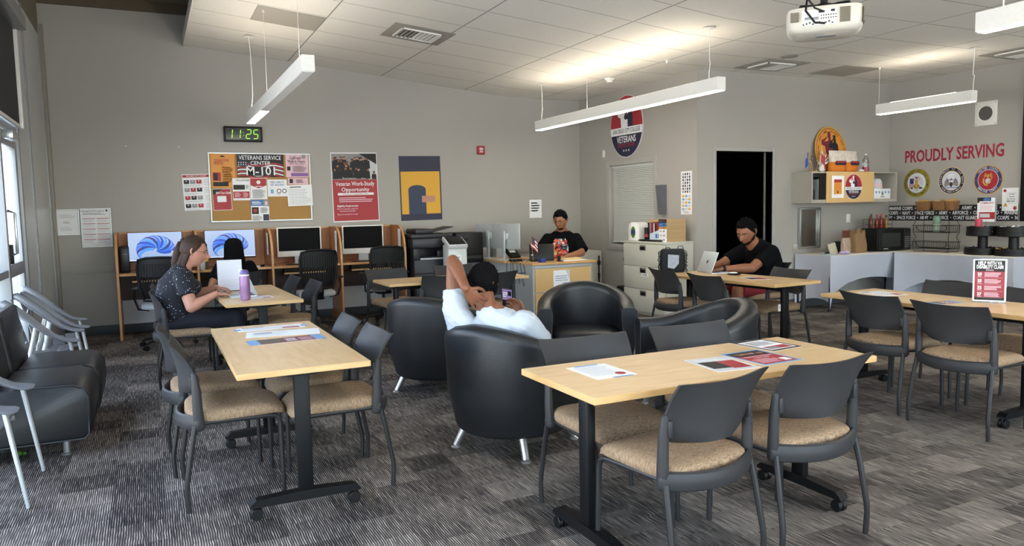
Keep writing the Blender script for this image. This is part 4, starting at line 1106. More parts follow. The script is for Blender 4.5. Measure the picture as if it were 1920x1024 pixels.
# ---- woman typing, in profile
root = (.25, 7.07, 0)
w, off = person('woman with long brown half-tied hair, glasses and speckled black tee typing at a laptop', root, None)
sk = M_SKIN['fair']
HM = off @ Matrix.Translation((.335, 7.07, 1.135)) @ basis((1, -.05), .22)
b = MB(); b.M = off
b.tube([(.20, 7.07, .52), (.17, 7.07, .70), (.20, 7.07, .88), (.235, 7.07, .96)], [(.16, .13), (.17, .14), (.16, .12), (.12, .08)], sk, 20, ref=(0, 1, 0), round_ends=True)
b.tube([(.235, 7.07, .94), (.26, 7.07, 1.02), (.31, 7.07, 1.09)], [.070, .062, .060], sk, 16, round_ends=True)
arm(b, (.235, 6.90, .94), (.285, 6.815, .68), (.485, 6.865, .775), sk, (.058, .054, .047, .027))
arm(b, (.245, 7.24, .94), (.345, 7.33, .73), (.515, 7.20, .800), sk, (.058, .054, .045, .027))
add_hand(b, (.490, 6.868, .772), (1, .35, -.12), (0, 0, -1), (0, 1, .1), sk, .30)
add_hand(b, (.518, 7.198, .797), (1, -.55, -.15), (0, 0, -1), (0, -1, .1), sk, .34)
leg(b, (.20, 6.98, .535), (.63, 6.97, .52), (.66, 6.97, .11), sk); leg(b, (.20, 7.16, .535), (.63, 7.18, .52), (.66, 7.18, .11), sk)
b.M = Matrix.Identity(4); add_head(b, HM, 1.13, sk, 1.06)
remesh(b.build('body', w), .0042, 1)
b = MB(); b.M = off
b.tube([(.185, 7.07, .53), (.170, 7.07, .60), (.165, 7.07, .72), (.19, 7.07, .85), (.23, 7.07, .94), (.252, 7.07, 1.0), (.27, 7.07, 1.015)], [(.175, .155), (.19, .165), (.185, .165), (.185, .155), (.165, .11), (.10, .082), (.078, .070)], M_SPECK, 26, ref=(0, 1, 0))
b.ball((.30, 7.07, .83), (.09, .14, .08), M_SPECK, 16, 10)
for s, S, E in ((-1, (.235, 6.90, .935), (.27, 6.835, .78)), (1, (.245, 7.24, .935), (.31, 7.31, .80))): b.tube([S, Vector(S).lerp(Vector(E), .5), E], [.078, .076, .074], M_SPECK, 16, round_ends=False); b.ball(S, .079, M_SPECK, 14, 10)
remesh(b.build('shirt', w), .008, 3)
b = MB(); b.M = off
b.tube([(.13, 7.07, .53), (.20, 7.07, .535), (.26, 7.07, .54)], [(.19, .085), (.205, .095), (.20, .095)], M_NAVYP, 20, ref=(0, 1, 0), round_ends=True)
leg(b, (.20, 6.98, .545), (.64, 6.965, .535), (.66, 6.97, .10), M_NAVYP, (.092, .078, .055), .008); leg(b, (.20, 7.16, .545), (.64, 7.18, .535), (.66, 7.18, .10), M_NAVYP, (.092, .078, .055), .008)
remesh(b.build('trousers', w), .009, 3)
for y in (6.97, 7.18):
    b = MB(); b.M = off; shoe(b, (.66, y), (1, 0), M_BLACK); b.build('shoe', w)
hair_cap('hair', w, HM, 1.13, M_HAIRBR, -.03, .078, .002, .014, 1.06)
b = MB(); b.M = off
for k in range(26):
    a = -1.15+2.3*k/25; x0, y0 = .335-.085*math.cos(a), 7.07+.080*math.sin(a)
    q = noise.noise(Vector((k*.7, 1, 2)))*.012
    b.tube([(x0+.03, y0*1.0, 1.20), (x0-.008, y0, 1.12), (x0-.045+q, y0+q, 1.03), (x0-.075+q, y0+.3*(y0-7.07)+q, .965-.02*abs(math.sin(k)))], [(.012, .016), (.014, .018), (.012, .016), (.004, .006)], M_HAIRBR, 8, ref=(0, 1, 0))
b.ball((.262, 7.07, 1.232), (.028, .03, .025), M_HAIRBR, 10, 8)
b.tube([(.24, 7.07, 1.225), (.215, 7.07, 1.16), (.19, 7.07, 1.06), (.165, 7.07, .98)], [(.02, .02), (.03, .03), (.035, .03), (.012, .012)], M_HAIRBR, 10)
b.build('ponytail', w, sharp=0)
glasses('glasses', w, HM, 1.13, M_PIPE, 1.06); eyes_brows(w, HM, 1.13, M_HAIRBR, 1.06)

# ---- man in the white shirt in the tub chair, seen from behind, left hand on his neck
root = (1.96, 4.08, 0); f = Vector((.883, .469, 0)); r_ = Vector((.469, -.883, 0))
w, off = person('man in a white tee in a tub armchair, hand behind neck, holding a phone', root, None)
sk = M_SKIN['brown']
HM = off @ Matrix.Translation((1.775, 4.065, 1.005)) @ basis((.90, .42), .25, R(-4))
LS, LE, LW = V3(1.615, 4.125, .855), V3(1.628, 4.180, 1.145), V3(1.605, 3.935, 1.005)
RS, RE, RW = V3(1.925, 3.855, .790), V3(2.125, 3.93, .60), V3(2.085, 4.20, .765)
b = MB(); b.M = off
b.tube([(2.02, 4.11, .52), (1.93, 4.06, .64), (1.84, 4.01, .76), (1.785, 3.995, .845)], [(.15, .11), (.15, .11), (.16, .10), (.10, .07)], sk, 20, ref=r_, round_ends=True)
b.tube([(1.765, 3.985, .83), (1.760, 4.01, .90), (1.765, 4.045, .965)], [.066, .058, .058], sk, 16, round_ends=True)
b.tube([LS, LS.lerp(LE, .5), LE], [.055, .050, .038], sk, 16, round_ends=True)
b.tube([LE, LE.lerp(LW, .25), LE.lerp(LW, .65), LW], [.038, .044, .033, .026], sk, 16, round_ends=True)
arm(b, RS, RE, RW, sk, (.052, .048, .040, .026))
HD = V3(1.700, 3.945, .895)-LW
add_hand(b, LW+HD.normalized()*.01, HD, (.35, .9, .2), (.35, -.1, .9), sk, .16, 1.06, .35, curls=[.30, .14, .10, .12])
add_hand(b, RW, (-.25, .55, .9), (-.75, -.2, .35), (-.5, -.6, .1), sk, .55, 1.0)
for s in (-1, 1):
    H = V3(2.02, 4.11, .52)+r_*s*.09; K = H+f*.40+r_*s*.03+V3(0, 0, .0); A = K+f*.12+V3(0, 0, -.43); leg(b, H, K, A, sk, (.08, .056, .042))
b.M = Matrix.Identity(4); add_head(b, HM, 1.0, sk, 1.03)
remesh(b.build('body', w), .0042, 2)
b = MB(); b.M = off
b.tube([(2.0, 4.10, .50), (1.93, 4.06, .62), (1.85, 4.015, .72), (1.80, 3.99, .80), (1.772, 3.985, .845), (1.765, 3.995, .875)], [(.185, .14), (.19, .14), (.195, .135), (.165, .115), (.10, .085), (.066, .064)], M_TEEW, 28, ref=r_)
b.tube([LS-V3(-.02, .03, .10), LS, LS.lerp(LE, .20), LS.lerp(LE, .42)], [.085, .078, .072, .064], M_TEEW, 18)
b.tube([LS-V3(-.05, .05, .20), LS-V3(-.02, .03, .06)], [.08, .085], M_TEEW, 16, round_ends=True)
b.ball(RS+V3(-.01, 0, -.005), (.082, .082, .075), M_TEEW, 16, 12)
b.tube([RS, RS.lerp(RE, .35), RS.lerp(RE, .75)], [.080, .080, .076], M_TEEW, 18)
o = remesh(b.build('shirt', w), .007, 3)
for v in o.data.vertices:
    p = v.co; q = Vector((p.x*9+p.z*12, p.y*9, p.z*5)); v.co += v.normal*(.009*noise.noise(q)+.006*noise.noise(q*2.6)+.003*noise.noise(q*6))
b = MB(); b.M = off
for s in (-1, 1):
    H = V3(2.02, 4.11, .525)+r_*s*.09; K = H+f*.40+r_*s*.03; b.tube([H-f*.08, H, H.lerp(K, .5), K-f*.02], [.10, .105, .09, .078], M_GREYPANT, 16, round_ends=False)
b.tube([H-r_*.22, H+r_*.04], [.10, .10], M_GREYPANT, 14, round_ends=True)
remesh(b.build('shorts', w), .010, 3)
for s in (-1, 1):
    b = MB(); b.M = off; A = V3(2.02, 4.11, 0)+r_*s*.12+f*.52; shoe(b, A, f, M_BLACK); b.build('shoe', w)
hair_cap('hair', w, HM, 1.0, M_HAIRB, -.060, .070, .008, .016, 1.03)
beard('beard', w, HM, 1.0, M_HAIRB, 1.03)
glasses('glasses', w, HM, 1.0, M_BLACK, 1.03); eyes_brows(w, HM, 1.0, M_HAIRB, 1.03)
# his phone
PM = Matrix.Translation((2.044, 4.305, .868)) @ basis((.80, .60), -.22) @ Matrix.Rotation(R(6), 4, 'Y')
ph = MB(); ph.box(-.038, .038, -.0045, .0045, -.078, .078, M_BLACK, .006)
M_PHS = mat('phone_screen', '#10101a', .3, var=0, emit='#9a86b8', estr=.2)
ph.box(-.034, .034, -.0052, -.0046, .0, .072, M_PHS); ph.box(-.034, .034, -.0052, -.0046, -.072, 0, mat('phone_dark_ui', '#17161b', .3, var=0))
for k in range(3): ph.box(-.030, .002-k*.004, -.0056, -.0052, .045-k*.012, .050-k*.012, M_WHITE)
ph.box(.006, .030, -.0056, -.0052, .03, .062, M_BLACK)
o = ph.build('smartphone'); o.matrix_world = PM; tag(o, 'dark smartphone with lit lavender screen held by the man in the white tee', 'phone')

# ---- man at the staff desk
root = (5.34, 9.36, 0); d = Vector((-.6, -.8, 0)); rr_ = Vector((-.8, .6, 0))
w, off = person('man in glasses and a printed black tee seated behind the staff desk', root, None)
sk = M_SKIN['tan']
C = lambda a, s, z: V3(5.30, 9.30, 0)+d*a+rr_*s+V3(0, 0, z)
HM = off @ Matrix.Translation(C(.16, .0, 1.27)) @ basis((-.80, -.60), .26)
b = MB(); b.M = off
b.tube([C(0, 0, .55), C(0, 0, .8), C(.02, 0, 1.0), C(.05, 0, 1.10)], [(.18, .14), (.19, .15), (.18, .12), (.11, .08)], sk, 20, ref=rr_, round_ends=True)
b.tube([C(.05, 0, 1.09), C(.09, 0, 1.16), C(.12, 0, 1.22)], [.070, .064, .062], sk, 16, round_ends=True)
arm(b, C(.04, .19, .99), C(.20, .31, .82), C(.44, .20, .790), sk, (.056, .054, .048, .029))
arm(b, C(.04, -.19, .99), C(.22, -.30, .82), C(.44, -.12, .790), sk, (.056, .054, .048, .029))
add_hand(b, C(.445, .195, .785), d*1+rr_*-.4, (0, 0, -1), -rr_, sk, .3, 1.05); add_hand(b, C(.445, -.115, .785), d*1+rr_*.4, (0, 0, -1), rr_, sk, .3, 1.05)
leg(b, C(0, .11, .55), C(.38, .14, .54), C(.40, .15, .1), sk); leg(b, C(0, -.11, .55), C(.38, -.14, .54), C(.40, -.15, .1), sk)
b.M = Matrix.Identity(4); add_head(b, HM, 1.12, sk, 1.05)
remesh(b.build('body', w), .0048, 1)
b = MB(); b.M = off
b.tube([C(.0, 0, .52), C(.02, 0, .66), C(.03, 0, .82), C(.03, 0, .97), C(.04, 0, 1.07), C(.055, 0, 1.12), C(.06, 0, 1.14)], [(.22, .19), (.235, .205), (.235, .20), (.235, .165), (.19, .12), (.11, .088), (.082, .075)], M_TEEB, 28, ref=rr_)
for s in (-1, 1): S = C(.04, s*.205, 1.015); E = C(.16, s*.30, .84); b.ball(S, .078, M_TEEB, 16, 12); b.tube([S, S.lerp(E, .5), E], [.078, .084, .092], M_TEEB, 18)
remesh(b.build('shirt', w), .009, 4)
vs = []; fs = []
for j in range(15):
    for i in range(13):
        s = -.115+.23*i/12; z = .72+.30*j/14; ry = .205 if z < .85 else .205-.30*(z-.85)**1.0*.55
        rx = .235; yy = ry*math.sqrt(max(0, 1-(s/rx)**2))+.024
        vs.append(C(.03+yy, s-.0, z))
for j in range(14):
    for i in range(12):
        q = (i-5.5)**2/36+(j-6.5)**2/49
        if q > 1.25: continue
        a = j*13+i; fs.append((a, a+1, a+14, a+13))
b = MB(); b.M = off; b.add(vs, fs, M_PRINT); b.build('shirt_graphic', w, sharp=0)
b = MB(); b.M = off @ Matrix.Translation(C(.235, .0, .84)) @ basis(d); b.box(-.045, .045, 0, .003, -.03, .03, M_PAPER); b.build('name_badge', w)
b = MB(); b.M = off
for s in (-1, 1): leg(b, C(-.02, s*.11, .55), C(.38, s*.14, .55), C(.40, s*.15, .1), M_GREYPANT, (.10, .08, .06), .008)
b.tube([C(-.08, 0, .55), C(.08, 0, .55)], [(.21, .10)]*2, M_GREYPANT, 16, ref=rr_, round_ends=True)
remesh(b.build('trousers', w), .011, 3)
for s in (-1, 1):
    b = MB(); b.M = off; shoe(b, C(.40, s*.15, 0), d, M_BLACK); b.build('shoe', w)
hair_cap('hair', w, HM, 1.12, M_HAIRB, -.01, .070, .009, .024, 1.0)
beard('beard', w, HM, 1.12, M_HAIRB, 1.05, -.080, .42); glasses('glasses', w, HM, 1.12, M_BLACK, 1.05); eyes_brows(w, HM, 1.12, M_HAIRB, 1.05)

# ---- man with the silver laptop
root = (6.0, 6.2, 0); rr_ = V3(0, 1, 0)
w, off = person('bearded man in a plain black tee and red shorts leaning over a silver laptop', root, None)
sk = M_SKIN['warm']
HM = off @ Matrix.Translation((5.822, 6.19, 1.145)) @ basis((-.95, -.30), .42)
b = MB(); b.M = off
b.tube([(6.02, 6.2, .55), (6.12, 6.2, .72), (6.08, 6.2, .88), (5.97, 6.2, .98)], [(.17, .14), (.18, .14), (.17, .12), (.11, .08)], sk, 20, ref=rr_, round_ends=True)
b.tube([(5.96, 6.2, .97), (5.90, 6.2, 1.04), (5.85, 6.2, 1.09)], [.082, .076, .070], sk, 16, round_ends=True)
arm(b, (5.96, 5.99, .93), (5.685, 5.96, .775), (5.415, 6.09, .775), sk, (.058, .056, .049, .030))
arm(b, (5.98, 6.41, .93), (5.68, 6.45, .78), (5.43, 6.31, .775), sk, (.058, .056, .049, .030))
add_hand(b, (5.41, 6.093, .772), (-1, .15, -.03), (0, 0, -1), (0, 1, 0), sk, .25, 1.05); add_hand(b, (5.425, 6.305, .772), (-1, -.2, -.03), (0, 0, -1), (0, -1, 0), sk, .25, 1.05)
for s in (-1, 1): leg(b, (6.0, 6.2+s*.10, .54), (5.58, 6.2+s*.14, .54), (5.56, 6.2+s*.16, .10), sk, (.085, .062, .046))
b.M = Matrix.Identity(4); add_head(b, HM, 1.22, sk, 1.06)
remesh(b.build('body', w), .0045, 1)
b = MB(); b.M = off
b.tube([(6.03, 6.2, .52), (6.07, 6.2, .64), (6.09, 6.2, .76), (6.06, 6.2, .87), (6.00, 6.2, .95), (5.955, 6.2, 1.0), (5.925, 6.2, 1.03)], [(.21, .19), (.22, .20), (.22, .19), (.22, .165), (.18, .125), (.11, .10), (.088, .078)], M_TEEB, 28, ref=rr_)
for S, E in ((V3(5.98, 5.995, .92), V3(5.78, 5.955, .81)), (V3(5.99, 6.405, .92), V3(5.78, 6.45, .82))): b.ball(S, .092, M_TEEB, 16, 12); b.tube([S, S.lerp(E, .5), E], [.090, .088, .080], M_TEEB, 18)
remesh(b.build('shirt', w), .008, 4)
b = MB(); b.M = off
for s in (-1, 1): b.tube([(6.02, 6.2+s*.10, .545), (5.80, 6.2+s*.12, .55), (5.60, 6.2+s*.14, .55)], [.105, .10, .088], M_REDP, 16, round_ends=False)
b.tube([(6.08, 6.2, .55), (5.95, 6.2, .55)], [(.21, .10)]*2, M_REDP, 16, ref=rr_, round_ends=True)
remesh(b.build('shorts', w), .010, 3)
for s in (-1, 1):
    b = MB(); b.M = off; shoe(b, (5.56, 6.2+s*.16), (-1, 0), M_WHITE); b.build('shoe', w)
b = MB(); b.M = off; b.tube([(5.40, 6.09+.0, .775), (5.425, 6.085, .775)], .034, M_BLACK, 14); b.build('wrist_band', w)
hair_cap('hair', w, HM, 1.22, M_HAIRB, -.035, .070, .013, .014, 1.04)
beard('beard', w, HM, 1.22, mat('short_beard', '#24160f', .9, spec=.1, var=.3, vscale=80), 1.06, -.070); eyes_brows(w, HM, 1.22, M_HAIRB, 1.06)

# ---- girl at the second carrel, from behind
root = (.88, 9.02, 0)
w, off = person('girl in a black tee with long dark hair, seen from behind at a carrel', root, None)
sk = M_SKIN['tan']
HM = off @ Matrix.Translation((.845, 8.94, 1.055)) @ basis((.05, 1), .15)
b = MB(); b.M = off
b.tube([(.87, 9.03, .54), (.86, 8.97, .70), (.85, 8.93, .82), (.85, 8.93, .90)], [(.14, .10), (.14, .10), (.14, .09), (.09, .06)], sk, 18, ref=(1, 0, 0), round_ends=True)
b.tube([(.85, 8.93, .89), (.848, 8.93, .96), (.846, 8.935, 1.01)], [.055, .048, .048], sk, 14, round_ends=True)
arm(b, (.69, 8.93, .86), (.585, 8.86, .66), (.66, 9.16, .83), sk, (.044, .042, .036, .022)); arm(b, (1.01, 8.93, .86), (1.10, 8.98, .68), (1.0, 9.22, .83), sk, (.044, .042, .036, .022))
add_hand(b, (.665, 9.165, .83), (.1, 1, -.05), (0, 0, -1), (1, 0, 0), sk, .3, .9); add_hand(b, (.995, 9.225, .83), (-.1, 1, -.05), (0, 0, -1), (-1, 0, 0), sk, .3, .9)
for s in (-1, 1): leg(b, (.87+s*.08, 9.03, .55), (.87+s*.10, 9.42, .54), (.87+s*.10, 9.40, .10), sk, (.075, .056, .042))
b.M = Matrix.Identity(4); add_head(b, HM, .96, sk)
remesh(b.build('body', w), .006, 3)
b = MB(); b.M = off
b.tube([(.87, 9.02, .52), (.86, 8.98, .66), (.85, 8.94, .80), (.85, 8.93, .88), (.85, 8.93, .93), (.85, 8.93, .95)], [(.17, .13), (.165, .125), (.175, .12), (.15, .10), (.08, .07), (.062, .060)], M_TEEB, 24, ref=(1, 0, 0))
for S, E in ((V3(.695, 8.93, .865), V3(.62, 8.885, .74)), (V3(1.005, 8.93, .865), V3(1.065, 8.96, .75))): b.ball(S, .068, M_TEEB, 14, 10); b.tube([S, E], [.068, .066], M_TEEB, 16)
remesh(b.build('shirt', w), .010, 3)
b = MB(); b.M = off
for s in (-1, 1): leg(b, (.87+s*.08, 9.03, .555), (.87+s*.10, 9.43, .545), (.87+s*.10, 9.40, .09), M_NAVYP, (.085, .065, .05), .006)
b.tube([(.87, 8.96, .55), (.87, 9.10, .55)], [(.17, .09)]*2, M_NAVYP, 16, ref=(1, 0, 0), round_ends=True)
remesh(b.build('trousers', w), .012, 3)
for s in (-1, 1):
    b = MB(); b.M = off; shoe(b, (.87+s*.10, 9.40), (0, 1), M_BLACK); b.build('shoe', w)
b = MB(); b.M = HM; rings = []
for z, rx, ry, oy in ((.132, .02, .02, -.01), (.125, .055, .06, -.01), (.10, .082, .088, -.012), (.05, .098, .108, -.02), (0, .102, .105, -.03), (-.06, .104, .088, -.045), (-.12, .112, .070, -.06), (-.18, .116, .055, -.065), (-.225, .100, .035, -.06), (-.24, .06, .02, -.06)):
    rings.append([(rx*math.cos(2*PI*k/40)*(1+.03*math.sin(k*2.3)), oy+ry*math.sin(2*PI*k/40)*(1+.03*math.sin(k*3.1)) if math.sin(2*PI*k/40) < .15 or z > .085 else oy+ry*.15-.02*(math.sin(2*PI*k/40)), z) for k in range(40)])
b.loft(rings, M_HAIRB); b.build('hair', w, sharp=0)
# ------------------------------------------------------------------ things on the walls
def rule(b, x0, x1, y0, y1, n, m=None, z=.0012, h=.45, seed=1):
    rnd = random.Random(seed); m = m or M_GREY; st = (y1-y0)/n
    for k in range(n): y = y1-(k+.5)*st; b.rect(x0, x0+(x1-x0)*rnd.uniform(.72, 1), y-st*h/2, y+st*h/2, m, z)
def sheet(name, label, cat, M, w, h, base, draw, rot=0, group=None, th=.0012):
    b = MB(); b.M = M @ Matrix.Rotation(rot, 4, 'Z'); b.box(-w/2, w/2, -h/2, h/2, 0, th, base)
    draw(b, w, h); o = b.build(name); return tag(o, label, cat, group)
def ell(b, cx, cy, rx, ry, y0, y1, m, z, n=24):
    """band of an ellipse between heights y0,y1 (relative to its centre)"""
    y0 = max(y0, -ry*.9999); y1 = min(y1, ry*.9999); L_ = []; R_ = []
    for k in range(n+1):
        y = y0+(y1-y0)*k/n; x = rx*math.sqrt(max(0, 1-(y/ry)**2)); L_.append((cx-x, cy+y)); R_.append((cx+x, cy+y))
    for k in range(n): b.add([(L_[k][0], L_[k][1], z), (R_[k][0], R_[k][1], z), (R_[k+1][0], R_[k+1][1], z), (L_[k+1][0], L_[k+1][1], z)], [(0, 1, 2, 3)], m, False)
BIG = [(350,540),(345,470),(340,425),(290,410),(272,375),(285,335),(330,325),(395,288),(400,300),(350,345),(330,362),(400,352),(420,335),(418,312),(405,290),(408,240),(420,222),(440,218),(462,228),(470,255),(465,295),(460,325),(475,345),(500,362),(505,540)]
SML = [(490,540),(488,450),(440,452),(410,430),(430,385),(505,315),(512,325),(462,395),(500,380),(512,365),(510,290),(502,277),(530,265),(560,270),(562,290),(556,300),(560,370),(590,400),(600,540)]
def salute(b, cx, cy, s, ma, mb_, z, ymax=None):
    for pts, m, dz in ((BIG, ma, 0), (SML, mb_, .0006)):
        P2 = [(cx+(x-450)/100*s, cy+(540-y)/100*s) for x, y in pts]
        # triangulate through bmesh so the concave outline fills properly
        bm = bmesh.new(); vv = [bm.verts.new((x, y, z+dz)) for x, y in P2]; bm.faces.new(vv); bmesh.ops.triangulate(bm, faces=bm.faces[:]); bm.verts.index_update()
        b.add([v.co.copy() for v in bm.verts], [[v.index for v in f.verts] for f in bm.faces], m, False); bm.free()
def star(b, x, y, r, m, z, n=5):
    b.poly([(x+(r if k % 2 == 0 else r*.42)*math.sin(PI*k/n), y+(r if k % 2 == 0 else r*.42)*math.cos(PI*k/n)) for k in range(2*n)], m, z)
def college_face(b, rx, ry, z, th):
    n = 48
    b.prism([(rx*math.cos(2*PI*k/n), ry*math.sin(2*PI*k/n)) for k in range(n)], th, M_LGREY)
    rx *= .975; ry *= .975; z = th+.0008
    ell(b, 0, 0, rx, ry, -.02*ry, ry, M_RED, z); ell(b, 0, 0, rx, ry, -.27*ry, -.02*ry, M_PAPER, z); ell(b, 0, 0, rx, ry, -ry, -.27*ry, M_NAVY, z)
    salute(b, -.02*rx, -.02*ry, rx*.30, M_PAPER, M_NAVY, z+.0008)
    b.text('SAN DIEGO CITY COLLEGE', .20*ry, 0, -.145*ry, M_INK, z+.001, .008, maxw=rx*1.7)
    b.text('VETERANS', .30*ry, 0, -.43*ry, M_PAPER, z+.001, .012, maxw=rx*1.2); b.text('SERVICE CENTER', .17*ry, 0, -.62*ry, M_RED, z+.001, .008, maxw=rx*1.05)
    for k in (-1, 0, 1): star(b, k*.16*rx, -.79*ry, .055*rx, M_PAPER, z+.001)
b = MB(); b.M = wallM((XJ, 9.165, 2.61), '-x'); college_face(b, .41, .45, 0, .012)
tag(b.build('college_sign'), 'large oval red, white and navy college veterans sign above the blind-covered window', 'sign')

BW = lambda x, z, off=.001: wallM((x, YB-off, z), '-y')
# clock
t = thing('wall_clock', 'black digital wall clock with green figures above the corkboard', 'clock', (1.183, YB, 2.50))
b = MB(); b.box(-.24, .24, -.055, 0, -.10, .10, M_BLACK, .010); b.build('case', t)
b = MB(); b.M = Matrix.Translation((0, -.056, 0)) @ wallM((0, 0, 0), '-y'); b.rect(-.215, .215, -.075, .075, mat('clock_window', '#0c120d', .25, var=0), .0005)
SEG = {'1': 'bc', '2': 'abged', '5': 'afgcd'}
def seg(b, ch, x, w=.055, h=.115, m=M_LED, z=.002):
    P_ = {'a': (-w/2, h/2, w/2, h/2), 'g': (-w/2, 0, w/2, 0), 'd': (-w/2, -h/2, w/2, -h/2), 'f': (-w/2, 0, -w/2, h/2), 'b': (w/2, 0, w/2, h/2), 'e': (-w/2, -h/2, -w/2, 0), 'c': (w/2, -h/2, w/2, 0)}
    for s_ in SEG[ch]:
        x0, y0, x1, y1 = P_[s_]; q = .0052; sl = .12
        if x0 == x1: pts = [(x0-q, y0+q), (x0+q, y0+q), (x0+q, y1-q), (x0-q, y1-q)]
        else: pts = [(x0+q, y0-q), (x1-q, y0-q), (x1-q, y0+q), (x0+q, y0+q)]
        b.poly([(x+a+sl*c, c) for a, c in pts], m, z)
for ch, x in (('1', -.165), ('1', -.065), ('2', .065), ('5', .155)): seg(b, ch, x)
for y in (-.02, .02): b.disc(.0, y, .005, M_LED, .002, 10)
b.build('display', t, sharp=0)

# corkboard with notices
M_CORK = mat('cork', '#a9824d', .9, var=.16, vscale=90, bump=.4, bscale=200)
t = thing('corkboard', 'framed corkboard covered in notices above the study carrels', 'board', (1.385, YB, 1.808))
W_, H_ = 1.30, .905
b = MB(); b.box(-W_/2+.01, W_/2-.01, -.012, -.001, -H_/2+.01, H_/2-.01, M_CORK); b.build('cork_panel', t)
b = MB()
for x0, x1, z0, z1 in ((-W_/2, W_/2, H_/2-.018, H_/2), (-W_/2, W_/2, -H_/2, -H_/2+.018), (-W_/2, -W_/2+.018, -H_/2+.018, H_/2-.018), (W_/2-.018, W_/2, -H_/2+.018, H_/2-.018)): b.box(x0, x1, -.022, 0, z0, z1, M_ALU, .003, 1)
b.build('frame', t)
N_ = 'notices pinned to the corkboard'
def cb(name, label, x0, x1, z0, z1, base, draw, rot=0, off=.0135): sheet(name, label, 'notice', BW((x0+x1)/2, (z0+z1)/2, off), x1-x0, z1-z0, base, draw, rot, N_)
def d_don(b, w, h):
    b.text('DONATIONS', .05, -.01-.0*w, .30*h, M_RED, .0016, .02, maxw=w*.6); b.text('NEEDED', .05, -.05, .22*h, M_RED, .0016, .02, maxw=w*.4)
    b.poly([(-.04, .40*h), (0, .46*h), (.04, .40*h)], M_INK, .0015); rule(b, -.03*w, .42*w, -.35*h, .12*h, 9, M_YEL)
    b.box(-.13, -.03, -.30*h, -.05*h, .0012, .0016, M_RED); b.box(-.12, -.07, -.28*h, -.07*h, .0017, .002, M_INK); b.box(-.13, .06, -.46*h, -.33*h, .0012, .0016, M_INK)
cb('donation_notice', 'orange donations needed notice at top left of the corkboard', .765, 1.06, 1.805, 2.245, M_ORNG, d_don)
def d_flag(b, w, h):
    b.rect(-w/2, w/2, -h/2, h/2, M_INK, .0013)
    for k in range(7):
        y0 = -h/2+h*.60*k/7; pts = []
        for i in range(13): x = -w*.49+w*.98*i/12; pts.append((x, y0+.018*math.sin(i*.8+.4)))
        for i in range(12, -1, -1): x = -w*.49+w*.98*i/12; pts.append((x, y0+h*.055+.018*math.sin(i*.8+.4)))
        pts = [(x, min(y, h*.49)) for x, y in pts]
        for i in range(12): b.add([(pts[i][0], pts[i][1], .0016), (pts[i+1][0], pts[i+1][1], .0016), (pts[24-i][0], pts[24-i][1], .0016), (pts[25-i][0], pts[25-i][1], .0016)], [(0, 1, 2, 3)], (M_RED, M_PAPER)[k % 2], False)
    b.rect(-w*.49, w*.49, h*.14, h*.48, M_INK, .002); b.rect(-w*.49, -w*.27, -h*.02, h*.2, M_NAVY, .0022)
    for k in range(8): star(b, -w*.46+.030*(k % 4), h*(.04+.09*(k//4)), .010, M_PAPER, .0024)
    b.text('VETERANS SERVICE', .078, 0, h*.33, M_PAPER, .0026, .004, maxw=w*.9); b.text('CENTER', .07, 0, h*.10, M_PAPER, .0026, .004); b.rect(-w*.26, w*.30, -h*.44, -h*.06, M_INK, .0027); b.text('M-101', .155, .01, -h*.25, M_PAPER, .0030, .012)
cb('centre_sign', 'wide flag-striped sign with the centre name and room M-101 on the corkboard', 1.085, 1.682, 1.940, 2.247, M_PAPER, d_flag)
def d_cal(b, w, h):
    b.text('CalFresh', .055, -.02, .30*h, M_INK, .0016, .02, maxw=w*.5); b.text('Walk-In Hours', .055, -.01, .16*h, M_INK, .0016, .02, maxw=w*.78); b.text('HELP YOU APPLY', .03, 0, .05*h, M_INK, .0016, .01, maxw=w*.7)
    b.disc(.3*w, .36*h, .03, M_GREY, .0015, 16); rule(b, -.2*w, .42*w, -.28*h, -.02*h, 5); b.rect(-.28*w, .48*w, -.46*h, -.32*h, M_PURP, .0015); b.rect(-.45*w, -.3*w, -.22*h, -.05*h, M_INK, .0015)
cb('food_help_notice', 'pink walk-in hours notice at top right of the corkboard', 1.71, 2.008, 1.94, 2.262, M_PINK, d_cal)
cb('small_pink_notice', 'small pink notice on the corkboard under the walk-in hours notice', 1.728, 1.995, 1.842, 1.93, M_PINK, lambda b, w, h: (rule(b, -.1*w, .3*w, -.3*h, .3*h, 3), b.rect(-.42*w, -.25*w, -.3*h, .35*h, M_INK, .0015)), 0, .0155)
def d_red(b, w, h):
    b.rect(-w*.48, w*.48, -h*.48, h*.48, M_RED, .0014); b.poly([(-w*.48, h*.48), (-w*.48, h*.2), (w*.05, h*.48)], M_INK, .0018)
    b.text('SDV Tour Guide', .04, .02, .30*h, M_PAPER, .002, .02, maxw=w*.8); b.box(-.06, .05, -.12*h, .16*h, .0016, .0022, M_PAPER, .0002); rule(b, -.35*w, .35*w, -.42*h, -.22*h, 4, M_PINK)
cb('red_guide_notice', 'small dark red notice with a white square at lower left of the corkboard', .77, 1.0, 1.512, 1.792, M_PAPER, d_red, .02, .0145)
def d_vol(b, w, h):
    b.text('VOLUNTEER', .03, .02, .40*h, M_INK, .0016, .02, maxw=w*.8); b.rect(-w*.46, w*.2, -.02*h, .2*h, M_INK, .0014); b.rect(-w*.48, w*.46, -.40*h, -.10*h, M_RED, .0015); rule(b, -.4*w, -.05*w, -.36*h, -.14*h, 4, M_PINK, .0018); rule(b, .1*w, .4*w, -.36*h, -.14*h, 4, M_PINK, .0018); rule(b, .24*w, .44*w, -.0*h, .2*h, 5)
cb('volunteer_notice', 'white, black and red two-part notice left of the corkboard centre', 1.02, 1.236, 1.637, 1.928, M_PAPER, d_vol, 0, .0155)
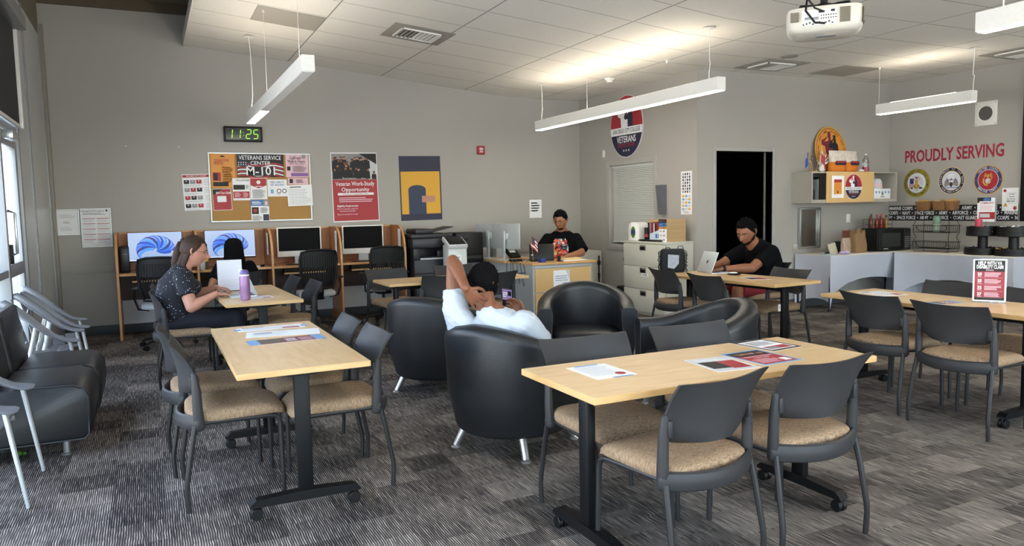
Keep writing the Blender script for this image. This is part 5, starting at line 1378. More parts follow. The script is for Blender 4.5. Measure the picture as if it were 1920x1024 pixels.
def d_tri(b, w, h):
    b.poly([(-w*.48, h*.48), (-w*.48, h*.16), (0, h*.02), (w*.48, h*.16), (w*.48, h*.48)], M_RED, .0014); b.disc(0, .3*h, .025, M_PAPER, .0018, 20); b.rect(-.04, .04, .10*h, .125*h, M_PAPER, .002); rule(b, -.38*w, .4*w, -.45*h, -.04*h, 9)
cb('red_peak_notice', 'white notice with a red pointed header in the middle of the corkboard', 1.24, 1.452, 1.647, 1.93, M_PAPER, d_tri, 0, .0165)
def d_bik(b, w, h):
    b.text('NEED A BIKE TO', .036, 0, .34*h, M_BLUE, .0016, .02, maxw=w*.7); b.text('GET AROUND?', .036, 0, .18*h, M_BLUE, .0016, .02, maxw=w*.7)
    for x in (.02, .09): b.add([(x+.03*math.cos(a)*q, -.04+.03*math.sin(a)*q, .0016) for q in (1, .7) for a in [2*PI*k/16 for k in range(16)]], [(k, (k+1) % 16, 16+(k+1) % 16, 16+k) for k in range(16)], M_INK, False)
    b.rect(-.35*w, -.2*w, -.32*h, -.08*h, M_SKYBLUE, .0016); rule(b, -.05*w, .2*w, -.42*h, -.32*h, 2)
cb('bicycle_notice', 'white bicycle notice with blue lettering right of the corkboard centre', 1.46, 1.714, 1.683, 1.909, M_PAPER, d_bik, 0, .0145)
def d_sch(b, w, h):
    b.rect(-.13, .02, .38*h, .42*h, M_INK, .0016); rule(b, -.45*w, .45*w, -.45*h, .33*h, 10, M_GREY, .0015, .18, 4)
    for k in range(6): b.rect(-.3*w+k*.14*w, -.3*w+k*.14*w+.002, -.42*h, .3*h, M_LGREY, .0014)
cb('ruled_timetable', 'white ruled timetable hanging over the right edge of the corkboard', 1.712, 2.045, 1.552, 1.836, M_PAPER, d_sch, .03, .0235)
def d_clin(b, w, h):
    b.rect(-w*.5, w*.2, .22*h, .5*h, M_BLUE, .0014); b.rect(w*.2, w*.5, .2*h, .5*h, M_GREY, .0014); b.rect(w*.28, w*.42, .25*h, .42*h, M_PINK, .0017); rule(b, -.42*w, .1*w, .28*h, .44*h, 3, M_PAPER, .0017)
    b.rect(-w*.46, -w*.08, -.16*h, .16*h, M_INK, .0014); b.disc(-w*.27, 0, .025, M_RED, .0017, 14); b.rect(.15*w, .48*w, -.47*h, -.18*h, M_NAVY, .0014); rule(b, .02*w, .45*w, -.12*h, .15*h, 5); rule(b, -.45*w, .1*w, -.46*h, -.22*h, 4)
cb('clinic_leaflet', 'tall white leaflet with blue header hanging over the bottom edge of the corkboard', 1.235, 1.466, 1.356, 1.641, M_PAPER, d_clin, 0, .0235)
def d_list(b, w, h):
    b.rect(-w*.48, w*.48, h*.41, h*.48, M_RED, .0014); b.text('SAN DIEGO CITY COLLEGE', .024, 0, h*.445, M_PAPER, .0017, .01, maxw=w*.7)
    for k in range(4):
        y = h*(.30-.22*k)
        for j in range(3): b.rect(-w*.45+j*w*.22, -w*.45+j*w*.22+w*.19, y-.03, y+.02, (M_INK, M_GREY, M_RED)[(j+k) % 3], .0014); b.disc(-w*.36+j*w*.22, y+.005, .009, M_PINK, .0017, 8)
        rule(b, -w*.45, w*.15, y-.065, y-.04, 2, M_LGREY, .0014, .5, k); rule(b, w*.26, w*.47, y-.05, y+.03, 4, M_LGREY, .0014, .4, k+9)
sheet('portrait_list', 'white sheet of portrait rows with red header left of the corkboard', 'notice', BW(.590, 1.749), .335, .465, M_PAPER, d_list, .03)
def crowd(b, x0, x1, y0, y1, n, z, seed, hm=None):
    rnd = random.Random(seed)
    for k in range(n):
        x = rnd.uniform(x0+.03, x1-.03); q = rnd.random(); y = y0+(y1-y0)*(.35+.5*q)
        if y > y1-.04: y = y1-.04
        b.poly([(x-.035, max(y0, y-.13)), (x+.035, max(y0, y-.13)), (x+.03, y-.02), (x-.03, y-.02)], M_INK, z+.0001*k); b.disc(x, y, .017, (M_SKIN['tan'], M_SKIN['fair'], M_SKIN['brown'])[k % 3], z+.0001*k+.00003, 12, .021); b.rect(x-.016, x+.016, y+.010, y+.022, M_INK, z+.0001*k+.00006)
def d_ws(b, w, h):
    b.rect(-w*.485, w*.485, -h*.485, h*.11, M_RED, .0014); b.rect(-w*.485, w*.485, h*.11, h*.485, mat('photo_grey', '#8e8b88', .6, var=.3, vscale=30), .0014)
    crowd(b, -w*.47, w*.35, h*.12, h*.48, 44, .0018, 5)
    b.rect(w*.30, w*.485, h*.11, h*.485, M_LGREY, .0016); b.poly([(w*.1, h*.485), (w*.485, h*.485), (w*.485, h*.33)], M_INK, .0075)
    for k in range(3): crowd(b, -w*.47+k*w*.3, -w*.12+k*w*.3, h*.112, h*.34, 1, .0066, 20+k)
    b.text('Veteran Work-Study', .085, 0, h*.048, M_PAPER, .0018, .008, maxw=w*.84); b.text('Opportunity', .078, 0, -h*.035, M_PAPER, .0018, .008)
    b.box(-w*.38, w*.40, -h*.115, -h*.080, .0014, .002, M_PAPER, .0003); b.text('Submit your application now!', .03, 0, -h*.098, M_RED, .0024, .01, maxw=w*.6)
    rule(b, -w*.36, w*.40, -h*.22, -h*.14, 3, M_PINK, .0017); b.text('Eligibility Requirements', .034, -w*.18, -h*.27, M_PAPER, .0018, .02, maxw=w*.45)
    for k, s_ in enumerate(('Must be actively using VA', 'educational benefits', 'Must be enrolled in 6 units')): b.text(s_, .028, -w*.19, -h*(.31+.033*k+(.015 if k > 1 else 0)), M_PINK, .0018, .01, maxw=w*.44)
sheet('work_study_poster', 'red veteran work-study poster with a group photograph above the iMac carrels'.replace('iMac', 'white computer'), 'poster', BW(2.648, 1.801), .655, .965, M_PAPER, d_ws, .012)
def d_gen(b, w, h):
    b.rect(-w*.47, w*.47, -h*.40, h*.26, M_YEL, .0014); b.rect(-w*.30, w*.12, -h*.40, -h*.02, mat('deep_blue_print', '#20304e', .5), .0017); b.disc(-w*.09, -h*.02, w*.21, mat('deep_blue_print', '#20304e', .5), .0016, 28, h*.07)
    b.rect(w*.02, w*.34, -h*.22, -h*.12, M_SKIN['fair'], .0019)
sheet('yellow_navy_poster', 'yellow poster with navy top and bottom bands, right of the red work-study poster', 'poster', BW(3.616, 1.780), .635, .935, M_NAVY, d_gen, .012)
# certificates by the window
def cert(name, label, x0, x1, z0, z1, big):
    t = thing(name, label, 'certificate', ((x0+x1)/2, YB, (z0+z1)/2), 0, 'framed sheets by the window')
    w, h = x1-x0, z1-z0; b = MB()
    for a, c, d_, e in ((-w/2, w/2, h/2-.014, h/2), (-w/2, w/2, -h/2, -h/2+.014), (-w/2, -w/2+.014, -h/2+.014, h/2-.014), (w/2-.014, w/2, -h/2+.014, h/2-.014)): b.box(a, c, -.016, -.0005, d_, e, M_ALU, .003, 1)
    b.build('frame', t)
    b = MB(); b.M = wallM((0, -.006, 0), '-y'); b.rect(-w/2+.01, w/2-.01, -h/2+.01, h/2-.01, M_PAPER, 0)
    if big:
        b.text('Emergency Procedures', .026, -.03, h*.43, M_INK, .001, .01); b.disc(w*.36, h*.44, .012, M_NAVY, .001, 12); rule(b, -w*.42, w*.35, h*.33, h*.39, 2)
        for c in (0, 1):
            for k in range(5): y = h*(.24-.135*k); b.rect(-w*.43+c*w*.45, -w*.03+c*w*.45, y-.003, y+.004, M_RED, .001); rule(b, -w*.42+c*w*.45, -w*.05+c*w*.45, y-.045, y-.01, 3, M_LGREY, .001, .4, k)
    else: b.rect(-w*.40, w*.40, h*.30, h*.302, M_GREY, .001); rule(b, -w*.38, w*.36, h*.15, h*.30, 3, M_LGREY, .001); rule(b, -w*.2, w*.1, -h*.05, h*.03, 2, M_GREY, .001); rule(b, -w*.35, w*.2, -h*.33, -h*.18, 3, M_LGREY, .001)
    b.build('print', t, sharp=0)
cert('framed_certificate', 'small silver framed certificate next to the steel corner panel', -.998, -.752, 1.243, 1.559, 0)
cert('framed_procedures', 'taller silver framed procedures sheet with red headings left of the carrels', -.742, -.410, 1.088, 1.564, 1)
# fire alarm, sheets, hooks
t = thing('fire_alarm', 'red fire alarm sounder high on the back wall right of the posters', 'alarm', (4.578, YB, 2.343))
b = MB(); b.box(-.058, .058, -.05, -.0005, -.064, .064, M_RED, .008); b.build('housing', t)
b = MB(); b.M = wallM((0, -.0505, 0), '-y'); b.box(-.03, .03, .0, .035, 0, .006, M_LGREY, .002); b.text('FIRE', .03, 0, -.025, M_PAPER, .001, .02); b.build('strobe', t)
sheet('posted_page', 'single white printed page taped to the back wall above the staff desk', 'notice', BW(5.508, 1.444), .215, .285, M_PAPER, lambda b, w, h: rule(b, -w*.35, w*.35, -.05, .11, 4, M_GREY))
for i, (x, lab) in enumerate(((-.198, 'tiny white wall hook on the back wall, nearer the steel corner panel'), (.40, 'tiny white wall hook on the back wall, nearer the wall clock'))):
    b = MB(); b.lathe([(.009, 0), (.009, .004), (.004, .006), (.004, .016), (.001, .017)], M_WHITE, 10); o = b.build('wall_hook', loc=(x, YB, 2.327), rot=(PI/2, 0, 0)); tag(o, lab, 'hook', 'wall hooks')
# jog wall items
JW = lambda y, z, off=.001: wallM((XJ-off, y, z), '-x')
def d_faces(b, w, h):
    for r in range(7):
        for c in range(4): b.rect(-w*.36+c*w*.2, -w*.36+c*w*.2+w*.12, h*.46-r*h*.068-h*.05, h*.46-r*h*.068, M_INK if (r+c) % 3 else M_GREY, .0015)
    for r in range(5):
        for c in range(3): b.rect(-w*.38+c*w*.27, -w*.38+c*w*.27+w*.2, -h*.05-r*h*.075-h*.05, -h*.05-r*h*.075, (M_YEL, M_SKYBLUE, M_LGREY)[(r+c) % 3], .0015)
    rule(b, -w*.35, w*.35, -h*.48, -h*.42, 2)
sheet('picture_chart', 'tall narrow chart of small pictures on the wall above the stacked boxed books', 'notice', JW(7.825, 1.61), .22, .56, M_PAPER, d_faces)
b = MB(); b.M = JW(9.78, 2.26); b.box(-.035, .035, -.055, .055, 0, .006, M_WHITE, .002); b.box(-.012, .012, -.025, .025, .006, .010, M_WHITE, .001); tag(b.build('light_switch'), 'small white switch plate left of the inner window top', 'switch')
t = thing('brochure_holder', 'dark grey wedge shaped wall pocket right of the blind-covered window', 'holder', (XJ, 8.30, 1.33))
b = MB(); pts = [(0, 0), (-.05, 0), (-.10, .40), (0, .40)]; vs = [(x, -.06, z) for x, z in pts]+[(x, .06, z) for x, z in pts]; b.add(vs, [(0, 1, 2, 3), (4, 5, 6, 7), (0, 4, 5, 1), (1, 5, 6, 2), (2, 6, 7, 3), (3, 7, 4, 0)], mat('pocket_grey', '#5f6068', .4), False)
b.v = [Vector(v)-Vector((0, 0, 0)) for v in b.v]; b.build('pocket', t)
b = MB(); b.box(-.085, -.03, -.045, .045, .28, .36, M_WHITE, .002); b.build('card', t)
# right wall
RW = lambda y, z, off=.001: wallM((XR-off, y, z), '-x')
M_CRIM = mat('crimson_vinyl', '#97243a', .5, var=.02)
b = MB(); b.M = RW(6.66, 2.068); b.text('PROUDLY SERVING', .235, 0, 0, M_CRIM, .0015, .026, maxw=1.40)
tag(b.build('wall_lettering'), 'crimson wall letters reading PROUDLY SERVING above the three seals', 'lettering')
b = MB(); b.M = RW(6.68, 1.268, .001); b.box(-.925, .925, -.109, .109, 0, .003, M_INK)
for k, (s_, x, w_) in enumerate((('MARINE CORPS  •  NAVY  •  SPACE FORCE  •  ARMY  •  AIRFORCE  •  COAST', 0, 1.83), ('CORPS  •  NAVY  •  SPACE FORCE  •  ARMY  •  AIRFORCE  •  COAST GUARD  •  MARINE', 0, 1.84), ('VY  •  SPACE FORCE  •  ARMY  •  AIRFORCE  •  COAST GUARD  •  MARINE CORPS  •  N', 0, 1.84))):
    b.text(s_, .068, x, .066-.067*k, M_PAPER, .0038, .018, maxw=w_)
tag(b.build('service_banner'), 'long black band of white armed service names on the right wall', 'banner')
M_OLIVE = mat('olive_gold', '#8f8430', .5); M_GOLD = mat('seal_gold', '#c59a45', .5); M_SEALW = mat('seal_white', '#cfd2dc', .5); M_SB = mat('seal_blue', '#2f3768', .5)
def ring(b, r0, r1, m, z, n=48): b.add([(r*math.cos(2*PI*k/n), r*math.sin(2*PI*k/n), z) for r in (r0, r1) for k in range(n)], [(k, (k+1) % n, n+(k+1) % n, n+k) for k in range(n)], m, False)
def disc3(b, r, m): b.prism([(r*math.cos(2*PI*k/48), r*math.sin(2*PI*k/48)) for k in range(48)], .006, m)
def wing(b, s, x, y, L_, m, z):
    for k in range(5): a = R(58-16*k); b.poly([(x, y), (x+s*L_*math.cos(a)*(1-.06*k), y+L_*math.sin(a)*(1-.08*k)), (x+s*L_*.86*math.cos(a-.17), y+L_*.82*math.sin(a-.17))][::(1 if s > 0 else -1)], m, z+.0002*k)
# army
b = MB(); b.M = RW(7.166, 1.697); r = .203; disc3(b, r, M_OLIVE); ring(b, r*.70, r*.72, M_INK, .0072); b.disc(0, 0, r*.70, M_SEALW, .007, 40)
b.arctext('DEPARTMENT OF THE ARMY', .038, r*.84, R(200), R(-20), M_INK, .0075, bold=.01); b.arctext('UNITED STATES OF AMERICA', .034, r*.84, R(218), R(322), M_INK, .0075, flip=True, bold=.005)
for s in (-1, 1):
    for k in range(3): b.poly([(0, -.02), (s*(.03+.025*k)+.004, .10-.02*k), (s*(.03+.025*k)-.004, .104-.02*k)], (M_SB, M_RED, M_GOLD)[k], .0078+.0002*k)
b.rect(-.105, -.045, -.01, .065, M_SB, .0076)
for k in range(4): b.rect(-.115, -.05, -.07+.016*k, -.062+.016*k, M_RED, .0077)
b.rect(.05, .10, -.03, .05, M_LGREY, .0076); b.disc(0, -.045, .05, M_OLIVE, .0082, 24, .032); b.rect(-.022, .022, -.06, .03, M_GOLD, .0086); b.disc(0, .035, .018, M_GOLD, .0087, 16); b.disc(0, .075, .016, M_RED, .0088, 14)
for x in (.055, .075, -.07): b.disc(x, -.07, .012, M_INK, .0088, 12)
b.rect(-.11, .11, -.085, -.078, M_OLIVE, .0085); b.text('1775', .024, 0, -.108, M_INK, .0086, .005)
tag(b.build('army_seal'), 'round olive bordered army seal, first of three seals on the right wall', 'seal', 'service seals')
# navy
b = MB(); b.M = RW(6.650, 1.708); r = .192; disc3(b, r, M_GOLD); b.disc(0, 0, r*.965, M_SEALW, .0065, 44); b.disc(0, 0, r*.93, M_INK, .0068, 44); ring(b, r*.68, r*.71, M_GOLD, .0074); b.disc(0, 0, r*.68, M_SEALW, .0072, 40)
b.arctext('DEPARTMENT OF THE NAVY', .034, r*.82, R(195), R(-15), M_SEALW, .0078, bold=.01); b.arctext('UNITED STATES OF AMERICA', .030, r*.82, R(215), R(325), M_SEALW, .0078, flip=True, bold=.005)
wing(b, 1, .008, -.055, .11, mat('eagle_brown', '#3b2622', .5), .0078); wing(b, -1, -.008, -.055, .11, mat('eagle_brown', '#3b2622', .5), .0078)
b.disc(0, -.05, .022, mat('eagle_brown', '#3b2622', .5), .0092, 16, .035); b.disc(.004, -.008, .013, M_PAPER, .0094, 12); b.rect(-.05, .05, .008, .014, M_INK, .0092); b.rect(-.006, .006, -.02, .06, M_INK, .0091)
for x in (-.025, 0, .025): b.rect(x-.010, x+.010, .035, .085, M_PAPER, .0093); b.rect(x-.010, x+.010, .055, .057, M_RED, .0094)
b.rect(-.10, .10, -.10, -.09, M_BLUE, .0079)
tag(b.build('navy_seal'), 'round black bordered navy seal, middle of three seals, half behind the fruit basket'.replace('fruit basket', 'filled basket'), 'seal', 'service seals')
# marine corps
b = MB(); b.M = RW(6.150, 1.697); r = .190; disc3(b, r, M_GOLD); b.disc(0, 0, r*.94, M_SB, .0068, 44); ring(b, r*.68, r*.72, M_SEALW, .0074); b.disc(0, 0, r*.68, M_RED, .0072, 40)
b.arctext('UNITED STATES', .040, r*.825, R(140), R(40), M_SEALW, .0078, bold=.012); b.arctext('MARINE CORPS', .040, r*.825, R(222), R(318), M_SEALW, .0078, flip=True, bold=.012)
for s in (-1, 1): star(b, s*r*.83, 0, .010, M_GOLD, .0078)
b.disc(0, -.015, .036, M_SEALW, .0086, 24); b.disc(0, -.015, .030, M_LGREY, .0087, 24); wing(b, 1, .005, .045, .06, M_GOLD, .008); wing(b, -1, -.005, .045, .06, M_GOLD, .008); b.disc(0, .05, .014, M_GOLD, .0088, 14, .028)
b.tube([(-.055, .02, .0085), (-.062, -.03, .0085), (-.035, -.065, .0085), (0, -.07, .0085)], .010, M_GOLD, 8); b.tube([(.055, .035, .0085), (.02, -.02, .0085), (-.03, -.075, .0085)], .006, M_GOLD, 8)
tag(b.build('marine_seal'), 'round red and blue marine corps seal with gold eagle, rightmost of three seals', 'seal', 'service seals')
def d_snack(b, w, h):
    b.rect(-w*.28, w*.36, -h*.18, h*.30, M_LGREY, .0014); b.rect(-w*.265, w*.345, -h*.168, h*.288, M_PAPER, .0016)
    for k, s_ in enumerate(('1 Drink', '1 Snack', 'Per Person', 'PER DAY')): b.text(s_, .030, w*.04, h*(.23-.105*k), M_INK, .002, .03 if k == 3 else .012, maxw=w*.5)
    b.disc(-w*.33, h*.38, .02, M_RED, .0018, 14); b.poly([(-w*.42, -h*.30), (-w*.14, -h*.30), (-w*.28, -h*.14)], M_YEL, .0018); b.text('!', .03, -w*.28, -h*.24, M_INK, .002, .02); b.disc(w*.30, -h*.38, .022, M_RED, .0018, 14); b.rect(w*.22, w*.40, -h*.33, -h*.27, M_PINK, .0017)
sheet('snack_rule_sheet', 'white sheet limiting drinks and snacks per person, beside the projection screen edge', 'notice', RW(5.862, 1.436, .0045), .205, .295, M_PAPER, d_snack)
# wall speaker plate
t = thing('wall_speaker', 'square white wall speaker plate with a round grey grille above the crimson letters', 'speaker', (XR, 6.205, 2.562))
b = MB(); b.box(-.012, -.0005, -.145, .145, -.155, .155, M_WHITE, .004)
for y in (-.125, .125):
    for z in (-.135, .135): b.box(-.0135, -.012, y-.006, y+.006, z-.006, z+.006, M_GREY)
b.build('plate', t)
b = MB(); b.M = Matrix.Translation((-.012, 0, 0)) @ Matrix.Rotation(-PI/2, 4, 'Y'); b.lathe([(.118, 0), (.118, .012), (.10, .016), (.088, .006), (.088, .004)], M_WHITE, 36); b.build('bezel', t)
b = MB(); b.M = Matrix.Translation((-.016, 0, 0)) @ Matrix.Rotation(-PI/2, 4, 'Y'); b.lathe([(.092, 0), (.090, .004), (.001, .010)], mat('grille_grey', '#55534f', .7, var=.2, vscale=300), 32); b.build('grille', t)
# projection screen
t = thing('projection_screen', 'large wall screen with a black border cut off by the right edge', 'screen', (XR, 5.72, 1.16))
b = MB(); b.box(-.045, -.001, -2.6, 0, 0, .07, M_BLACK, .003); b.box(-.045, -.001, -2.6, 0, 1.93, 2.0, M_BLACK, .003); b.box(-.045, -.001, -.055, 0, .07, 1.93, M_BLACK, .003); b.box(-.045, -.001, -2.6, -2.545, .07, 1.93, M_BLACK, .003); b.build('frame', t)
b = MB(); b.box(-.030, -.002, -2.55, -.05, .065, 1.935, M_PAPER); b.build('screen_surface', t)
# steel access panel + outlet by the door wall
M_STL = mat('stainless', '#8d8a84', .25, metal=.9, var=.12, vscale=4)
t = thing('steel_panel', 'brushed stainless wall panel with raised frame beneath the wall shelf', 'panel', (8.287, YD, 1.096))
b = MB(); b.box(-.17, .17, -.02, -.001, -.27, .27, M_STL); b.build('face', t)
b = MB()
for x0, x1, z0, z1 in ((-.2, .2, .255, .285), (-.2, .2, -.285, -.255), (-.2, -.16, -.255, .255), (.165, .2, -.255, .255)): b.box(x0, x1, -.05, -.001, z0, z1, M_CHROME, .006)
b.build('frame', t)
b = MB(); b.M = wallM((9.084, YD-.0005, 1.215), '-y'); b.box(-.04, .04, -.06, .06, 0, .006, M_WHITE, .002); b.box(-.018, .018, -.035, .035, .006, .009, M_WHITE, .002); tag(b.build('wall_outlet'), 'white outlet plate on the wall between steel panel and microwave', 'outlet')
# ------------------------------------------------------------------ computers in the carrels
TZ = .785
def monitor(x, label):
    t = thing('monitor', label, 'monitor', (x, 10.17, TZ), 0, 'wide monitors showing blue ribbons')
    b = MB(); b.box(-.305, .305, -.012, .018, .115, .475, M_BLACK, .005); b.box(-.13, .13, .018, .05, .2, .4, M_BLACK, .01); b.build('housing', t)
    b = MB(); b.box(-.298, .298, -.0135, -.0121, .128, .470, M_DESK)
    rnd = random.Random(4)
    for k in range(12):                                          # folded ribbon bloom
        a0 = R(-25+k*19); pts = []
        for i in range(9): q = i/8; rr = .015+.165*math.sin(q*PI*.62); a = a0-.35+1.25*q; pts.append((-.0+rr*math.cos(a)*1.2, .262+rr*math.sin(a)*.95))
        nrm = []; w_ = .036
        L1 = [(x-.5*w_*math.sin(a0+i*.1), z+.5*w_*math.cos(a0+i*.1)) for i, (x, z) in enumerate(pts)]; L2 = [(x+.5*w_*math.sin(a0+i*.1), z-.5*w_*math.cos(a0+i*.1)) for i, (x, z) in enumerate(pts)]
        for i in range(8): b.add([(L1[i][0], -.0140-.0002*k, L1[i][1]), (L1[i+1][0], -.0140-.0002*k, L1[i+1][1]), (L2[i+1][0], -.0140-.0002*k, L2[i+1][1]), (L2[i][0], -.0140-.0002*k, L2[i][1])], [(0, 1, 2, 3)], M_RIB[k % 4], False)
    b.box(-.298, .298, -.0165, -.0160, .128, .142, mat('taskbar_lit', (0, 0, 0, 1), .4, var=0, emit='#cfd9f0', estr=.28)); b.build('screen', t, sharp=0)
    b = MB(); b.box(-.12, .12, -.08, .10, 0, .012, M_BLACK, .004); b.box(-.03, .03, .03, .05, .012, .30, M_BLACK, .006); b.build('stand', t)
    return t
monitor(.062, 'wide lit monitor with blue ribbon wallpaper in the carrel nearest the window')
monitor(.925, 'wide lit monitor with blue ribbon wallpaper partly hidden by the girl\'s head')
b = MB(); b.box(.17, .295, -.0172, -.0166, .18, .24, M_PAPER)
o = b.build('dialog_box'); o.parent = [x for x in bpy.data.objects if x.name == 'monitor'][0]
def allinone(x, label):
    t = thing('all_in_one_computer', label, 'computer', (x, 10.20, TZ), R(1), 'white all-in-one computers in the carrels')
    b = MB(); b.box(-.29, .29, 0, .014, .095, .485, M_WHITE, .006); b.build('casing', t)
    b = MB(); b.box(-.272, .272, -.0015, -.0005, .170, .470, M_SCREENOFF); b.build('screen', t)
    b = MB(); b.box(-.07, .07, .012, .020, .01, .22, M_ALU, .003); b.box(-.075, .075, -.06, .09, 0, .006, M_ALU, .002); b.build('stand', t)
    b = MB(); b.box(-.21, .21, -.30, -.185, 0, .012, M_BLACK, .004); o = b.build('keyboard', None, loc=(x-.01, 10.20, TZ)); tag(o, 'black keyboard lying on the worktop in front of the '+label.split(' all')[0]+' all-in-one', 'keyboard', 'carrel keyboards')
    b = MB(); b.ball((.27, -.235, .014), (.028, .045, .014), M_BLACK, 14, 8); o = b.build('computer_mouse', None, loc=(x-.01, 10.20, TZ)); tag(o, 'black mouse to the right of the keyboard of the '+label.split(' all')[0]+' all-in-one', 'mouse', 'carrel mice')
    return t
allinone(1.795, 'white framed blank all-in-one computer in the third carrel from the window')
allinone(2.655, 'white framed blank all-in-one computer in the carrel beside the copier')
for o in bpy.data.objects:
    if o.name.startswith('keyboard') and o.type == 'MESH' and 'label' in o: o['label'] = 'black keyboard on the worktop of the '+('third carrel from the window' if o.location.x < 2.2 else 'carrel beside the copier')
    if o.name.startswith('computer_mouse'): o['label'] = 'black mouse on the worktop of the '+('third carrel from the window' if o.location.x < 2.2 else 'carrel beside the copier')
for i, (x, sc, lab) in enumerate(((-.335+.05, 1, 'black desktop tower at the far left of the carrel nearest the window'), )):
    t = thing('desktop_tower', lab, 'computer', (x, 10.05, TZ)); b = MB(); b.box(-.045, .055, -.02, .33, 0, .31, M_BLACK, .006); b.build('case', t)
    b = MB(); b.box(-.035, .045, -.026, -.019, .02, .29, M_COPB if 'M_COPB' in globals() else M_BLACK, .003); b.box(-.02, .03, -.028, -.025, .22, .225, M_GREY); b.disc(0, 0, .001, M_GREY); b.build('front_bezel', t)
b = MB()
for k in range(5): b.tube([(-.12+.02*k, 10.25, TZ+.004), (-.05+.03*k, 10.15-.01*k, TZ+.012+.01*math.sin(k)), (.05+.02*k, 10.22, TZ+.02), (.12, 10.30, TZ+.006)], .004, M_BLACK, 6)
tag(b.build('cable_coil'), 'tangle of black cables beside the desktop tower', 'cables'); bpy.data.objects['cable_coil']['kind'] = 'stuff'
for x, lab in ((1.355, 'white hours card on the curved panel between second and third carrels'), (2.230, 'white hours card on the curved panel between third and fourth carrels'), (3.105, 'white hours card on the curved end panel beside the copier')):
    b = MB(); b.box(-.0015, 0, -.055, .055, -.14, .14, M_PAPER)
    for k in range(6): b.box(-.0019, -.0015, -.04, .04-.01*(k % 2), .09-.03*k, .096-.03*k, M_GREY)
    tag(b.build('hours_card', loc=(x-(.0 if x > 3 else .0)-.001, 9.98, 1.07)), lab, 'card', 'cards on the carrel panels')
t = thing('water_bottle', 'tall black-capped bottle with yellow label standing on the second carrel worktop', 'bottle', (.60, 9.93, TZ))
b = MB(); b.lathe([(.034, 0), (.040, .01), (.040, .20), (.036, .26), (.03, .275)], mat('patterned_bottle', '#5b5a4a', .4, var=.7, vscale=40), 20); b.lathe([(.0405, .10), (.0405, .16)], M_YEL, 20); b.build('body', t)
b = MB(); b.lathe([(.032, .27), (.034, .275), (.034, .31), (.022, .32), (.018, .34), (.001, .342)], M_BLACK, 16); b.build('cap', t)
t = thing('tumbler', 'white speckled tumbler standing on the second carrel worktop beside the tall bottle', 'tumbler', (.56, 9.86, TZ))
b = MB(); b.lathe([(.03, 0), (.033, .005), (.042, .16), (.042, .165), (.001, .166)], mat('speckle_white', '#c9c8c2', .5, var=.35, vscale=120), 20); b.build('cup', t)
b = MB(); b.M = flatM(1.22, 9.98, TZ+.0005, .2); b.box(-.06, .06, -.05, .05, 0, .004, M_PAPER); b.box(-.05, .06, -.04, .05, .004, .007, M_PAPER); tag(b.build('paper_pad'), 'small stack of white papers on the second carrel worktop', 'papers')
b = MB(); b.ball((1.27, 9.90, TZ+.016), (.03, .05, .016), M_BLACK, 14, 8); tag(b.build('computer_mouse'), 'black mouse beside the white papers in the second carrel', 'mouse', 'carrel mice')

# ------------------------------------------------------------------ things on the typing woman's table
TT = .7356
def laptop(x, y, rz, label, m, open_=110, w=.31, d=.215, logo=None, dark=False):
    t = thing('laptop', label, 'laptop', (x, y, TT), rz, None)
    b = MB(); b.box(-w/2, w/2, -d/2, d/2, 0, .012, m, .004); b.box(-w*.44, w*.44, -d*.02, d*.42, .012, .0128, M_BLACK); b.box(-w*.16, w*.16, -d*.45, -d*.10, .012, .0125, M_GREY); b.build('base', t)
    b = MB(); b.M = Matrix.Translation((0, d/2, .012)) @ Matrix.Rotation(R(open_-180), 4, 'X') @ Matrix.Scale(1, 4)
    b.box(-w/2, w/2, -d, 0, .0, .006, m, .003)
    if logo: b.disc(0, -d*.5, .016, M_BLACK, .0066, 16, .018); b.disc(.006, -d*.5+.021, .004, M_BLACK, .0066, 8, .006)
    b.build('lid', t)
    b = MB(); b.M = Matrix.Translation((0, d/2, .012)) @ Matrix.Rotation(R(open_-180), 4, 'X'); b.box(-w*.47, w*.47, -d*.95, -d*.04, -.0012, -.0002, M_SCREENOFF if dark else mat('laptop_screen_lit', (0, 0, 0, 1), .3, var=0, emit='#b9c6dd', estr=.2)); b.build('screen', t)
    return t
laptop(.700, 6.95, -PI/2+.05, 'open slim laptop in profile under the typing woman\'s hands', M_ALU, 112)
t = thing('purple_bottle', 'lavender metal drinking bottle with purple lid at the table\'s near edge', 'bottle', (.695, 6.575, TT))
b = MB(); b.lathe([(.036, 0), (.041, .006), (.042, .10), (.041, .19), (.037, .205)], mat('lavender_metal', '#8b668e', .32, metal=.25, var=.05), 28); b.build('body', t)
b = MB(); b.lathe([(.0375, .203), (.0375, .216)], M_WHITE, 24); b.build('collar', t)
b = MB(); b.lathe([(.036, .216), (.035, .238), (.027, .252), (.001, .256)], mat('lid_purple', '#5b4b8f', .4), 20); b.box(-.04, -.012, -.010, .010, .236, .262, M_WHITE, .005); b.build('lid', t)
t = thing('document_stand', 'white printed page standing upright in a clear holder behind the typing hands', 'page', (.66, 7.46, TT), -.12)
b = MB(); b.box(-.112, .112, -.002, .0, .004, .296, M_CLEAR); b.box(-.112, .112, -.05, .05, 0, .004, M_CLEAR); b.build('holder', t)
b = MB(); b.box(-.108, .108, -.004, -.0025, .006, .292, mat('page_bluewhite', '#dfe3f0', .6, var=0))
for k in range(4): b.box(-.085, .085-.02*(k % 2), -.0044, -.004, .10-.018*k, .104-.018*k, M_LGREY)
b.build('page', t)
t = thing('wrapper_heap', 'small green-grey heap of wrappers and notes under the typing hands', 'wrappers', (.60, 7.13, TT)); 
b = MB(); rnd = random.Random(3)
